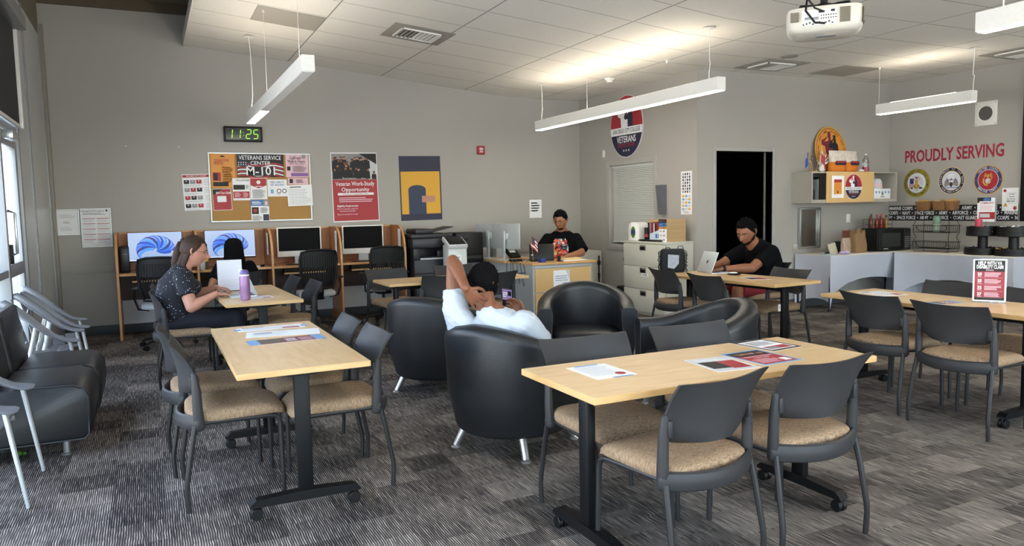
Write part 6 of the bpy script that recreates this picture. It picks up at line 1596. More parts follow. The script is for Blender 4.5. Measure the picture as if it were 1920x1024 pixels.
for k in range(9): b.M = flatM(rnd.uniform(-.05, .05), rnd.uniform(-.06, .08), .001+.002*k, rnd.uniform(0, 3)) @ Matrix.Rotation(rnd.uniform(-.1, .1), 4, 'X'); b.box(-.035, .035, -.02, .02, 0, .002, (M_OLIVE, M_PAPER, M_GOLD)[k % 3])
b.build('wrappers', t)
# flyers laid on tables
def flyer(label, x, y, w, h, rz, draw, grp='flyers taped to the maple tables', z=TT, base=None):
    o = sheet('flyer', label, 'flyer', flatM(x, y, z, rz), w, h, base or M_PAPER, draw, 0, grp, .0008); return o
def f_tape(b, w, h):
    for s in (-1, 1): b.rect(s*w*.5-.02, s*w*.5+.02, -.03, .03, M_SKYBLUE, .0011)
def f_text(b, w, h): rule(b, -w*.42, w*.42, -h*.42, h*.42, 9, M_LGREY, .001, .4, 5); b.rect(w*.16, w*.42, -h*.4, -h*.1, M_RED, .0012); b.rect(-w*.42, -w*.1, h*.28, h*.42, M_GREY, .0012)
def f_program(b, w, h):
    b.rect(-w*.5, w*.5, -h*.5, h*.5, mat('faded_brick_print', '#7c3a40', .6, var=.15, vscale=60), .001); b.rect(-w*.44, -w*.06, -h*.34, h*.42, mat('photo_olive', '#5e5a4c', .6, var=.6, vscale=60), .0012)
    b.text('101', h*.5, w*.08, 0, M_PAPER, .0014, .03, rot=PI/2); rule(b, w*.2, w*.42, -h*.4, h*.3, 6, M_PINK, .0013)
    for s in (-1, 1): b.rect(s*w*.5-.03, s*w*.5+.03, -h*.5, h*.5, M_SKYBLUE, .0016)
def f_blue(b, w, h):
    b.rect(-w*.5, w*.5, -h*.5, h*.5, M_SKYBLUE, .001); b.rect(-w*.44, w*.44, -h*.44, h*.44, M_RED, .0012); b.rect(-w*.44, w*.44, h*.14, h*.44, M_INK, .0014); crowd(b, -w*.42, w*.42, h*.15, h*.43, 10, .0015, 8)
    b.text('Veteran Work-Study', .02, 0, h*.07, M_PAPER, .0016, .02, maxw=w*.8); b.text('Opportunity', .018, 0, -h*.02, M_PAPER, .0016, .02); rule(b, -w*.38, w*.2, -h*.38, -h*.1, 5, M_PINK, .0014); b.rect(w*.2, w*.38, -h*.38, -h*.2, M_PAPER, .0015)
def f_mag(b, w, h): b.rect(-w*.48, w*.48, -h*.48, h*.48, M_LGREY, .001); b.rect(-w*.42, w*.0, -h*.3, h*.2, M_INK, .0012); b.rect(-w*.0, w*.42, -h*.36, h*.2, M_RED, .0012); rule(b, -w*.4, w*.4, h*.25, h*.42, 3, M_PAPER, .0012)
def f_black(b, w, h):
    b.rect(-w*.5, w*.5, -h*.5, h*.5, M_INK, .001); b.rect(-w*.42, w*.42, -h*.42, h*.36, M_PAPER, .0012); rule(b, -w*.36, w*.36, -h*.05, h*.30, 5); b.rect(-w*.36, w*.36, -h*.38, -h*.16, M_RED, .0014); b.rect(-w*.36, w*.0, -h*.38, -h*.22, M_GREY, .0015)
def f_resume(b, w, h): b.rect(-w*.4, -w*.15, h*.0, h*.3, M_LGREY, .001); rule(b, -w*.42, w*.12, -h*.40, h*.40, 9, M_LGREY, .001, .3, 3); 
flyer('white flyer with blue tape at the far edge of the left front table', .655, 4.855, .40, .15, 0, lambda b, w, h: (f_text(b, w, h), f_tape(b, w, h)))
flyer('long plain white printed sheet, middle of three flyers on the left front table', .690, 4.60, .42, .21, -.15, f_resume)
flyer('brick red flyer with blue taped ends, nearest of three on the left front table', .665, 4.335, .36, .165, .06, f_program)
flyer('white flyer taped at the left end of the right front table', 1.735, 2.722, .20, .26, .0, lambda b, w, h: (rule(b, -w*.4, w*.4, -h*.3, h*.42, 9, M_LGREY), b.disc(w*.26, -h*.28, .025, M_RED, .0014, 14), b.rect(-w*.3, w*.3, h*.45, h*.52, M_SKYBLUE, .0012), b.rect(-w*.1, w*.4, -h*.52, -h*.46, M_SKYBLUE, .0012)))
flyer('grey and red flyer overlapping a blue bordered one on the right front table', 2.275, 2.57, .22, .27, -.12, f_mag)
flyer('blue bordered red work-study flyer on the right front table', 2.525, 2.59, .235, .29, .02, f_blue, z=TT+.001)
flyer('black bordered white flyer at the far edge of the right front table', 2.775, 2.815, .215, .28, .10, f_black)
flyer('red and white flyer on the table of the man with the silver laptop', 5.205, 5.42, .19, .30, -.3, f_mag)
flyer('white flyer at the left end of the sign table', 5.07, 3.93, .24, .30, -.2, f_text)
flyer('dark red flyer in the middle of the sign table', 4.935, 3.34, .20, .13, -.2, f_program)
flyer('white flyer under the purple bottle on the typing woman\'s table', .80, 6.72, .26, .20, .1, f_text)
flyer('white leaflet on the table before the copier beside the man\'s head', 2.95, 7.45, .22, .2, .1, f_resume)
# upright acrylic sign
t = thing('acrylic_sign', 'upright red and black disability claim help sign on the right-hand table', 'sign', (5.196, 3.188, TT), math.atan2(-.127, .078)+0)
b = MB(); b.box(-.10, .10, -.045, .045, 0, .004, M_CLEAR); b.box(-.10, .10, .003, .006, .004, .300, M_CLEAR); b.build('holder', t)
b = MB(); b.box(-.098, .098, -.001, .003, .006, .297, M_PAPER); b.M = Matrix.Translation((0, -.0012, .152)) @ wallM((0, 0, 0), '-y')
b.rect(-.088, .088, -.135, .135, mat('sign_red', '#8f2b36', .5), .0002); b.rect(-.088, .088, .062, .138, M_INK, .0006); b.rect(-.088, .088, -.137, -.118, M_INK, .0006)
b.text('HELP WITH VA', .034, 0, .118, M_PAPER, .001, .03, maxw=.14); b.text('DISABILITY CLAIM', .034, 0, .092, M_PAPER, .001, .03, maxw=.155); b.text('SPRING', .014, 0, .070, M_PINK, .001, .01)
for k, (n_, m_) in enumerate((('25', 'JAN'), ('25', 'FEB'), ('22', 'MAR'), ('27', 'APR'))):
    y = .042-.046*k; b.text(n_, .026, -.058, y, M_PAPER, .001, .04); b.rect(-.07, -.046, y-.018, y-.014, M_PINK, .001)
    rule(b, -.03, .07, y-.018, y+.014, 4, M_PINK, .0008, .5, k); b.rect(-.075, .075, y-.0245, y-.0235, M_PINK, .0008)
b.build('print', t, sharp=0)

# ------------------------------------------------------------------ laptop table
laptop(5.33, 6.14, PI/2-.22, 'open silver laptop with dark round emblem on the lid, in front of the bearded man', M_ALU, 112, .315, .225, logo=True)
t = thing('shoulder_bag', 'black fringed shoulder bag with a silver patch standing on the laptop table corner', 'bag', (5.045, 6.47, TT), -.5)
b = MB(); rings = []
for z, w_, d_ in ((0, .118, .055), (.01, .128, .065), (.08, .132, .068), (.18, .130, .060), (.235, .122, .045), (.25, .105, .03)):
    rings.append([(x+.004*math.sin(y*90+z*40), y+.005*math.sin(x*70), z) for x, y in superell(w_, d_, 40, 3.5)])
b.loft(rings, mat('bag_black', '#0f1016', .85, var=.3, vscale=30, bump=.8, bscale=60)); b.build('body', t, sharp=60)
b = MB(); rnd = random.Random(6)
for s in (-1, 1):
    for k in range(26): z = .01+.23*k/26; b.tube([(s*.125, rnd.uniform(-.05, .05), z), (s*(.140+rnd.uniform(0, .01)), rnd.uniform(-.05, .05), z-.006), (s*(.146+rnd.uniform(0, .012)), rnd.uniform(-.05, .05), z-.02)], .003, M_TEEB, 5)
o = b.build('fringe', t); o['kind'] = 'stuff'
b = MB(); b.poly([(-.058, -.072), (-.055, .070), (.062, .060), (.058, -.03), (.01, -.085)], mat('silver_patch', '#8f95a3', .4, var=.35, vscale=25), 0); b.v = [Vector((v.x-.005, -.074, v.y+.125)) for v in b.v]; b.build('patch', t)
b = MB(); b.tube([(.05, 0, .24), (.06, 0, .275), (.105, 0, .28), (.115, 0, .25), (.118, 0, .12)], [(.012, .004)]*5, M_BLACK, 6, ref=(0, 1, 0)); b.tube([(-.08, 0, .24), (-.07, 0, .262), (-.03, 0, .262), (-.02, 0, .245)], [(.014, .005)]*4, M_BLACK, 6, ref=(0, 1, 0)); b.build('strap', t)
t = thing('glasses_case', 'black oval case with white top lying beside the silver laptop', 'case', (5.29, 5.80, TT), .3)
b = MB(); b.ball((0, 0, .012), (.055, .075, .012), M_BLACK, 20, 8); b.build('case', t); b = MB(); b.ball((0, .005, .022), (.035, .045, .010), M_PAPER, 14, 6); b.build('tissue', t)

# ------------------------------------------------------------------ on the file cabinet (top at z .985)
FZ = .985
t = thing('air_purifier', 'white rounded box device with a green and blue oval on the file cabinet', 'device', (5.99, 8.42, FZ))
b = MB(); rings = []
for x in (-.085, -.075, .075, .085):
    ins = .012 if abs(x) > .08 else 0
    rings.append([(x, y, z) for y, z in [(-.125+ins, .0+ins*.3), (.125-ins, .0+ins*.3), (.125-ins, .17), (.105-ins*.7, .225-ins), (.05, .25-ins), (-.05, .25-ins), (-.105+ins*.7, .225-ins), (-.125+ins, .17)]])
b.loft(rings, M_WHITE); b.build('body', t, sharp=45)
b = MB(); b.M = wallM((-.086, 0, .115), '-x'); b.disc(0, 0, .052, mat('oval_green', '#4a7a3a', .5), .0005, 28, .078); b.rect(-.05, .05, -.03, .03, M_SB, .001); b.build('emblem', t)
t = thing('drink_can', 'tall black drink can with red marks on the file cabinet', 'can', (5.93, 8.15, FZ))
b = MB(); b.lathe([(.024, 0), (.029, .008), (.029, .148), (.024, .158)], M_BLACK, 20); b.lathe([(.0293, .03), (.0293, .07)], M_RED, 20); b.build('body', t); b = MB(); b.lathe([(.024, .158), (.024, .161), (.001, .1612)], M_CHROME, 16); b.build('lid', t)
BOOKS = [('black hardback book standing behind the drink can', 8.17, .03, .245, M_BLACK), ('grey hardback book, second spine from the black one', 8.135, .028, .235, M_GREY), ('thick red book, first of two red spines', 8.09, .045, .25, M_RED), ('white spined book squeezed between the red books', 8.052, .022, .235, M_PAPER), ('dark brown book right of the white spine', 8.02, .03, .24, M_DWOOD), ('thin red book, second of two red spines', 7.985, .026, .255, M_RED), ('dark paperback with white lettering before the stacked boxes', 7.80, .03, .225, M_INK), ('dark paperback touching the stacked boxed books', 7.765, .028, .235, M_NAVY)]
for lab, y, th, h, m in BOOKS:
    t = thing('book', lab+' on the file cabinet', 'book', (6.06, y, FZ), 0, 'upright books on the file cabinet')
    b = MB(); b.box(-.085, .085, -th/2, th/2, 0, h, m, .002, 1); b.build('cover', t); b = MB(); b.box(-.082, .086, -th/2+.003, th/2-.003, .0025, h+.0012, M_PAPER); b.build('pages', t)
b = MB(); b.box(5.97, 6.15, 7.95, 8.18, FZ+.256, FZ+.285, M_EDGE, .003); tag(b.build('book', None), 'tan book lying flat on top of the upright red books', 'book')
M_KRAFT = mat('kraft_page_edge', '#b3976d', .8, var=.06, vscale=50)
for k, (lab, h, m) in enumerate((('white boxed book at the bottom of the tall stack', .056, M_PAPER), ('white boxed book second from the bottom of the tall stack', .055, M_PAPER), ('white boxed book third from the bottom of the tall stack', .055, M_PAPER), ('thin gold edged book in the tall stack', .03, M_GOLD), ('blue banded book below the top of the tall stack', .05, M_BLUE), ('dark edged book on top of the tall stack', .045, M_INK))):
    z = FZ+sum((.056, .055, .055, .03, .05, .045)[:k]); t = thing('boxed_book', lab+' on the file cabinet corner', 'book', (6.03, 7.715, z+.0003), 0, 'books stacked on the cabinet corner')
    b = MB(); b.box(-.11, -.105, -.0, .165-.0, .001, h-.001, m, .002, 1)
    b.box(-.105, .20, -.0, .165, .0005, h-.0005, M_KRAFT, .002, 1); b.build('cover', t)
    b = MB(); b.disc(0, 0, .012, M_RED if k % 2 else M_INK, 0, 12); b.v = [Vector((-.1107, .05+v.x, h*.5+v.y)) for v in b.v]; b.box(-.1108, -.1105, .08, .15, h*.4, h*.55, M_GREY); b.build('spine_mark', t)
b = MB(); rr = [[(x, y, z) for x, y in superell(.05*s_, .26*s_, 36, 3)] for z, s_ in ((0, .9), (.006, 1), (.016, 1), (.024, .9))]
b.loft(rr, M_BLACK); tag(b.build('black_tray', loc=(5.925, 8.07-.02, FZ)), 'long flat black case lying along the front of the file cabinet', 'case')
bpy.data.objects['drink_can'].location = (5.935, 8.16, FZ+.0243)
t = thing('greeting_card', 'pale blue lettered folded card leaning on the black case before the red books', 'card', (5.94, 7.935, FZ+.0243))
b = MB(); b.poly([(-.19, 0), (.165, -.0), (.15, .185), (-.19, .09)], mat('card_blue', '#c5dbe6', .6), 0); b.v = [Vector((0, -v.x*.85, v.y*.82)) for v in b.v]; b.v += [v+Vector((.002, 0, 0)) for v in b.v]; b.f += [(7, 6, 5, 4)]; b.fm += [0]; b.fs += [False]
for k in range(3): b.box(-.0012, -.0004, -.10+.05*k, -.065+.05*k, .02, .075, M_BLUE)
b.build('card', t)

# ------------------------------------------------------------------ staff desk
DZT = .7455
def backmon(x, y, rz, label):
    t = thing('monitor', label, 'monitor', (x, y, DZT), rz, 'grey-backed monitors on the staff desk')
    b = MB(); b.box(-.27, .27, -.012, .012, .155, .505, M_ALU, .006); b.box(-.24, .24, .012, .022, .18, .48, M_BLACK, .004); b.build('housing', t)
    b = MB(); b.box(-.26, .26, .0222, .0228, .17, .495, M_SCREENOFF); b.build('screen', t)
    b = MB(); b.box(-.024, .024, -.055, -.035, .01, .40, M_ALU, .006); b.box(-.05, .05, -.036, -.012, .29, .37, M_ALU, .004); b.box(-.11, .11, -.14, .08, 0, .010, M_ALU, .004); b.build('stand', t)
backmon(4.43, 9.34, R(-70), 'grey-backed monitor with silver stand on the staff desk, nearer the flag')
backmon(4.42, 9.86, R(-66), 'grey-backed monitor turned aside on the staff desk, farther left one')
laptop(4.76, 8.93, PI-.45, 'open black laptop on the staff desk in front of the seated man', M_BLACK, 105, .33, .22, dark=True)
for o in bpy.data.objects:
    if o.get('label', '').startswith('open black laptop'): o.location.z = DZT
t = thing('desk_flag', 'small American flag on a thin stick beside the staff desk monitor', 'flag', (4.57, 8.80, DZT))
b = MB(); b.lathe([(.03, 0), (.028, .01), (.006, .015), (.004, .02)], M_BLACK, 14); b.tube([(0, 0, .01), (-.03, 0, .36)], .0028, M_GOLD, 6); b.build('stick', t)
def flagmesh(b, W_, H_, m1, m2, canton, n=7):
    for k in range(n):
        for i in range(8):
            def P_(u, v): return (u*W_*.72, .012*math.sin(u*7+v*2), -v*H_-u*W_*.62)
            u0, u1, v0, v1 = i/8, (i+1)/8, k/n, (k+1)/n
            m = canton if (canton and u1 <= .52 and v1 <= .58) else (m1, m2)[k % 2]
            b.add([P_(u0, v0), P_(u1, v0), P_(u1, v1), P_(u0, v1)], [(0, 1, 2, 3)], m, True)
b = MB(); flagmesh(b, .14, .15, M_RED, M_PAPER, M_NAVY); b.v = [Vector((v.x-.028, v.y, v.z+.345)) for v in b.v]; b.build('cloth', t, sharp=0)
b = MB(); b.lathe([(.028, 0), (.032, .002), (.040, .085), (.038, .088), (.034, .083), (.001, .01)], M_PAPER, 20, (4.62, 8.93, DZT)); tag(b.build('paper_cup'), 'white paper cup on the staff desk behind the blue box', 'cup')
b = MB(); b.box(4.56, 4.63, 8.56, 8.66, DZT, DZT+.05, mat('royal_blue_box', '#1f3a86', .5), .005); tag(b.build('blue_box'), 'small royal blue box at the near left corner of the staff desk', 'box')
b = MB(); b.M = Matrix.Translation((4.86, 8.60, DZT)); b.box(-.03, .03, -.04, .04, 0, .012, M_BLACK, .004); b.box(-.022, .022, .01, .03, .012, .075, M_BLACK, .004); tag(b.build('phone_stand'), 'small black upright phone stand near the front of the staff desk', 'stand')
b = MB(); b.box(4.92, 5.30, 8.60, 8.82, DZT, DZT+.003, M_PAPER); tag(b.build('loose_papers'), 'white loose papers on the front of the staff desk', 'papers')
b = MB(); b.box(4.98, 5.26, 8.70, 8.90, DZT+.0032, DZT+.03, mat('manila', '#cdb07e', .7), .003); tag(b.build('manila_folder'), 'manila folder lying on papers in front of the seated man', 'folder')
t = thing('desk_phone', 'black desk telephone between the two grey-backed monitors', 'telephone', (4.70, 9.62, DZT))
b = MB(); b.M = Matrix.Rotation(R(30), 4, 'X'); b.box(-.09, .09, 0, .17, .0, .03, M_BLACK, .006); b.box(-.05, .05, .10, .15, .031, .034, M_LGREY); b.M = Matrix.Identity(4); b.build('base', t)
b = MB(); b.tube([(-.07, .0, .05), (-.075, .07, .095), (-.07, .14, .13)], [(.022, .016), (.014, .012), (.022, .016)], M_BLACK, 8, round_ends=True); b.build('handset', t)
b = MB()
for k in range(6):
    x0 = 4.42+.035*k; b.tube([(x0, 9.10-.05*k, DZT+.02), (x0-.08, 9.05-.05*k, DZT+.035), (x0-.14-.01*k, 9.02-.05*k, DZT-.02), (x0-.16, 9.0-.06*k, .55-.03*k), (x0-.10, 8.95-.05*k, .42+.04*k), (4.345, 9.0-.04*k, .60)], .0035, M_BLACK, 6)
b.box(4.33, 4.50, 8.98, 9.05, DZT, DZT+.03, M_BLACK, .005)
o = tag(b.build('cable_bundle'), 'hanging bundle of black cables over the left edge of the staff desk', 'cables'); o['kind'] = 'stuff'
# mail sorter leaning by wall & printer behind
b = MB(); b.box(4.72, 5.02, 10.30, 10.46, 0, .94, M_DGREY, .006); tag(b.build('low_cabinet'), 'pale grey low cabinet against the back wall behind the staff desk', 'cabinet')
t = thing('slotted_sorter', 'cream slotted sorter standing on the low cabinet behind the monitors', 'sorter', (4.78, 10.36, .9405)); b = MB(); b.box(0, .22, 0, .07, 0, .26, M_CREAM, .004); b.build('body', t); b = MB()
for k in range(8):
    for j in (0, 1): b.box(.02+.10*j, .10+.10*j, -.002, .001, .02+.028*k, .035+.028*k, M_GREY)
b.build('slots', t)
t = thing('black_printer', 'black upright printer on a stand between copier and staff desk', 'printer', (3.87, 9.80, 0)); b = MB(); b.box(0, .42, 0, .45, .70, 1.13, M_BLACK, .02); b.box(.03, .39, -.01, 0, .75, .80, M_INK, .003); b.build('body', t); b = MB(); b.box(.01, .41, .02, .43, 0, .70, mat('stand_grey', '#55585b', .5), .006); b.build('stand', t)
# dark canisters of crutch-like stands by the inner window
for i, (x, y, h, lab) in enumerate(((6.18, 9.72, .72, 'thin black knobbed stand leaning left of the file cabinet, nearer the staff desk'), (6.20, 9.05, .82, 'thin black knobbed stand left of the file cabinet, nearer to it'))):
    t = thing('microphone_stand', lab, 'stand', (x, y, 0)); b = MB(); b.lathe([(.10, 0), (.10, .015), (.012, .02), (.012, h*.5), (.018, h*.52), (.018, h*.60), (.012, h*.62), (.012, h*.78), (.024, h*.80), (.028, h*.86), (.012, h*.9), (.016, h*.96), (.001, h)], M_BLACK, 16); b.build('pole', t)
b = MB(); b.box(6.0, 6.28, 8.72, 9.0, 0, .32, M_BLACK, .03); b.box(6.05, 6.2, 8.715, 8.72, .08, .2, M_COP, .004); tag(b.build('black_case'), 'black hard case on the floor left of the file cabinet', 'case')
t = thing('storage_cabinet', 'low putty storage cabinet under the inner window', 'cabinet', (5.88, 9.25, 0)); b = MB(); b.box(.0, .40, .55, 1.2, 0, .78, M_CREAM, .006); b.build('body', t)

# ------------------------------------------------------------------ wall shelf contents
SZ = 1.862
def oval_board(rx, ry, lab, draw, M, name, th=.012):
    b = MB(); b.M = M; draw(b, rx, ry, 0, th); return tag(b.build(name), lab, 'sign')
def gold_face(b, rx, ry, z, th):
    n = 48; b.prism([(rx*math.cos(2*PI*k/n), ry*math.sin(2*PI*k/n)) for k in range(n)], th, M_GOLD); z = th
    b.disc(0, 0, rx*.93, mat('maroon_print', '#6b2336', .5), z+.0005, 44, ry*.93); b.disc(0, 0, rx*.905, M_ORNG, z+.0008, 44, ry*.905)
    b.arctext('MARINES • NAVY • ARMY • AIR FORCE • COAST GUARD', .042, rx*.80, R(190), R(-10), M_INK, z+.0012, ry=ry*.80, bold=.004)
    salute(b, 0, -.15*ry, rx*.33, mat('maroon_print', '#6b2336', .5), M_INK, z+.001)
oval_board(.305, .345, 'gold oval board with two saluting silhouettes leaning on the wall above the shelf', gold_face, Matrix.Translation((8.64, 7.560, SZ+.300)) @ Matrix.Rotation(R(-8), 4, 'X') @ wallM((0, 0, 0), '-y'), 'gold_sign')
M2 = Matrix.Translation((7.97+.77, 7.2535, 1.44+.215)) @ wallM((0, 0, 0), '-y')
oval_board(.165, .172, 'small oval college veterans sign on the birch sliding door of the wall shelf', college_face, M2, 'small_college_sign', .004)
b = MB(); b.M = Matrix.Translation((7.97+.47, 7.2535, 1.44+.215)) @ wallM((0, 0, 0), '-y'); b.box(-.115, .115, -.15, .15, 0, .0012, M_PAPER); b.rect(-.075, .075, -.10, .10, M_ORNG, .0016); b.rect(-.075, .075, .06, .10, M_RED, .0018); rule(b, -.065, .065, -.06, .05, 4, M_RED, .0018, .12); b.disc(0, -.072, .014, M_INK, .002, 12)
tag(b.build('orange_notice'), 'white notice with an orange panel on the birch sliding door', 'notice')
def hand_flag(x, y, lean, label, mm, canton, dx=-1):
    t = thing('hand_flag', label, 'flag', (x, y, SZ), 0, 'little flags on the wall shelf'); b = MB(); b.lathe([(.028, 0), (.026, .008), (.004, .012)], M_GOLD, 12); b.tube([(0, 0, .008), (lean, 0, .27)], .0028, M_GOLD, 6); b.build('stick', t)
    b = MB(); flagmesh(b, .16, .14, mm[0], mm[1], canton); b.v = [Vector((lean+v.x*dx*.75, v.y, v.z+.262)) for v in b.v]; b.build('cloth', t, sharp=0)
hand_flag(8.06, 7.33, -.09, 'little plain blue flag at the left end of the wall shelf', (M_FLAGB, M_FLAGB), None, -.55)
hand_flag(8.07, 7.38, -.01, 'little American flag between the blue and the red one on the wall shelf', (M_RED, M_PAPER), M_NAVY, .35)
hand_flag(8.09, 7.31, .10, 'little red flag with white stripe leaning right on the wall shelf', (M_RED, M_RED), None, .9)
b = MB(); rnd = random.Random(9)
for k in range(46):
    a = rnd.uniform(0, 2*PI); e = rnd.uniform(.3, 1.4); L_ = rnd.uniform(.10, .28); p = Vector((0, 0, .06)); q = p+Vector((math.cos(a)*math.cos(e)*L_*.5, math.sin(a)*math.cos(e)*L_*.35, math.sin(e)*L_*1.1)); b.tube([p, p.lerp(q, .5)+Vector((0, 0, .015)), q], [.003, .006, .002], M_PAPER, 5)
b.ball((0, 0, .05), (.05, .045, .05), M_WHITE, 12, 8); o = b.build('tinsel_centrepiece', loc=(8.32, 7.42, SZ)); tag(o, 'white tinsel centrepiece between the little flags and snack bags', 'decoration')
def bag(x, y, rz, lab):
    t = thing('snack_bag', lab, 'snack bag', (x, y, SZ), rz, 'clear snack bags on the wall shelf')
    b = MB(); rings = []
    for z, w_, d_ in ((0, .12, .05), (.015, .135, .065), (.06, .14, .07), (.12, .135, .06), (.17, .135, .045), (.22, .145, .018), (.255, .15, .004), (.262, .15, .003)): rings.append([(px+.004*math.sin(z*60+py*50), py*(1+.1*math.sin(px*60)), z) for px, py in superell(w_, d_, 32, 2.6)])
    rings = [[(x_, y_, z_*1.1) for x_, y_, z_ in r] for r in rings]; b.loft(rings[:4], mat('orange_puffs', '#d0781f', .8, var=.3, vscale=60, bump=1, bscale=70)); b.build('puffs', t, sharp=70)
    b = MB(); b.loft([[(x_*1.02, y_*1.03, z_) for x_, y_, z_ in r] for r in rings[3:]], mat('bag_film', '#cfc8bc', .25, var=.35, vscale=25, bump=.6, bscale=30)); b.build('film', t, sharp=70)
    b = MB(); b.M = Matrix.Translation((0, -.0765, .120)) @ wallM((0, 0, 0), '-y'); b.rect(-.10, .10, -.03, .025, M_NAVY, 0); b.rect(-.08, .08, -.002, .020, M_RED, .001); b.build('label', t)
bag(8.53, 7.36, 0, 'clear bag of orange puffs on the wall shelf, left one'); bag(8.82, 7.38, .15, 'clear bag of orange puffs on the wall shelf, right one')
t = thing('clear_bottle', 'empty clear plastic bottle with a pink band at the right of the wall shelf', 'bottle', (9.13, 7.38, SZ)); b = MB(); b.lathe([(.040, 0), (.045, .01), (.045, .12), (.04, .17), (.018, .215), (.014, .24)], M_CLEAR, 20); b.build('body', t); b = MB(); b.lathe([(.0455, .005), (.0455, .07)], mat('band_pink', '#9a4352', .5), 20); b.build('band', t); b = MB(); b.lathe([(.016, .235), (.016, .255), (.001, .256)], M_WHITE, 12); b.build('cap', t)
b = MB(); b.ball((0, 0, .018), (.05, .035, .018), M_PAPER, 14, 8); b.ball((.04, .02, .014), (.03, .03, .014), M_PAPER, 10, 6); tag(b.build('crumpled_wrapper', loc=(9.01, 7.35, SZ)), 'crumpled white wrapper between snack bags and clear bottle', 'wrapper')
t = thing('tissue_box', 'white patterned box inside the right end of the wall shelf', 'box', (9.24, 7.32, 1.4605)); b = MB(); b.box(0, .34, 0, .16, 0, .165, M_PAPER, .004); b.build('box', t)
b = MB(); b.M = Matrix.Translation((.17, -.0012, .085)) @ wallM((0, 0, 0), '-y')
for k in range(5): b.disc(-.13+.065*k, .03, .018, M_SKYBLUE, 0, 14)
b.disc(0, .01, .028, M_GREY, .0004, 14); b.rect(-.04, .04, -.040, -.030, M_INK, .0004); b.build('print', t)
t = thing('plastic_tub', 'clear lidded tub with white label on the patterned box', 'tub', (9.35, 7.40, 1.6265)); b = MB(); b.lathe([(.095, 0), (.10, .01), (.095, .10), (.07, .14), (.001, .15)], M_LGREY, 24); b.build('tub', t); b = MB(); b.lathe([(.1005, .03), (.0985, .07)], M_PINK, 24); b.build('label', t)
t = thing('folder_rack', 'dark folders standing in a black wire rack at the left of the wall shelf', 'rack', (8.03, 7.35, 1.4605)); b = MB()
for k in range(5): b.tube([(-.03, 0, .03+.03*k), (.08, 0, .03+.03*k)], .003, M_BLACK, 6)
b.tube([(-.03, 0, 0), (-.03, 0, .17)], .004, M_BLACK, 6); b.tube([(.08, 0, 0), (.08, 0, .17)], .004, M_BLACK, 6); b.build('wires', t); b = MB(); b.box(.09, .10, -.05, .15, 0, .30, M_GREY, .002); b.box(.105, .13, -.04, .18, 0, .33, M_BLACK, .002); b.build('folders', t)

# ------------------------------------------------------------------ corner table things (top .7495)
CZ = .7495
t = thing('microwave', 'black microwave oven on the corner cloth table', 'microwave', (9.07, 7.12, CZ), -.10)
b = MB(); b.box(0, .60, 0, .36, .012, .315, M_BLACK, .01); b.build('body', t)
b = MB(); b.box(.01, .465, -.018, 0, .02, .305, M_BLACK, .006); b.box(.07, .40, -.0195, -.018, .065, .255, mat('oven_window', '#2c2f2f', .12, var=.1, vscale=4)); b.box(.10, .18, -.0196, -.018, .033, .042, M_LGREY); b.build('door', t)
b = MB(); b.box(.475, .595, -.012, 0, .02, .305, M_INK, .003)
for r in range(6):
    for c in range(3): b.box(.492+c*.031, .512+c*.031, -.0135, -.012, .045+r*.028, .058+r*.028, M_GREY)
b.box(.49, .58, -.0135, -.012, .25, .28, M_COPB); b.build('keypad', t)
t = thing('condiment_caddy', 'wire caddy of sauce bottles on top of the microwave', 'caddy', (9.26, 7.27, CZ+.3155), -.10)
b = MB(); b.box(-.18, .18, -.08, .08, 0, .006, M_BLACK, .002)
for z in (.06, .13): b.tube([(-.18, -.08, z), (.18, -.08, z), (.18, .08, z), (-.18, .08, z)], .0025, M_BLACK, 6, loop=True)
for x in (-.18, -.06, .06, .18):
    for y in (-.08, .08): b.tube([(x, y, 0), (x, y, .13)], .0025, M_BLACK, 6)
b.build('rack', t)
SA = [(-.14, -.02, .20, .024, '#5a2d1a', '#141416'), (-.10, .04, .17, .02, '#6b3a1c', '#8c1f24'), (-.045, -.03, .19, .024, '#74241c', '#8c1f24'), (.0, .03, .15, .026, '#b98a4a', '#d8d5cc'), (.045, -.02, .20, .022, '#7a2720', '#9c2a22'), (.09, .035, .16, .024, '#a8793a', '#141416'), (.135, -.02, .18, .024, '#8a6a34', '#141416'), (.15, .05, .14, .018, '#a33', '#2b5c33')]
for k, (x, y, h, r_b, c1, c2) in enumerate(SA):
    c1 = '#aa3333' if c1 == '#a33' else c1
    t = thing('sauce_bottle', ['brown sauce bottle with tall black cap at the caddy\'s left end', 'small brown bottle behind the left end of the caddy', 'red sauce bottle with red cap in the front of the caddy', 'squat tan jar with pale lid at the back of the caddy', 'dark red bottle near the middle front of the caddy', 'amber jar with black lid at the back right of the caddy', 'olive brown bottle with black cap at the caddy\'s front right', 'small red bottle with green cap at the caddy\'s right end'][k], 'bottle', (9.26+x*.995+y*.1, 7.27+y-.1*x, CZ+.322), 0, 'sauce bottles in the caddy')
    b = MB(); b.lathe([(r_b*.9, 0), (r_b, .006), (r_b, h*.6), (r_b*.5, h*.78), (r_b*.45, h*.82)], mat('sauce'+c1[1:], c1, .3, var=.1), 14); b.build('body', t); b = MB(); b.lathe([(r_b*.55, h*.80), (r_b*.5, h), (.001, h+.001)], mat('cap'+c2[1:], c2, .4), 12); b.build('cap', t)
t = thing('paper_sack', 'brown paper sack with a torn top beside the microwave', 'bag', (8.79, 7.22, CZ), .1)
b = MB(); rings = []
for z, q in ((0, 1), (.10, 1.02), (.22, .97), (.28, .95), (.30, .96)): rings.append([(x*q, y*q*(1-.25*(z > .2)), z+(.035*math.sin(x*55+y*20)*(z > .27))) for x, y in superell(.12, .085, 32, 7)])
b.loft(rings, mat('kraft_paper', '#86694a', .85, var=.12, vscale=14, bump=.5, bscale=18), cap=False)
b.v += []; b.build('sack', t, sharp=50)
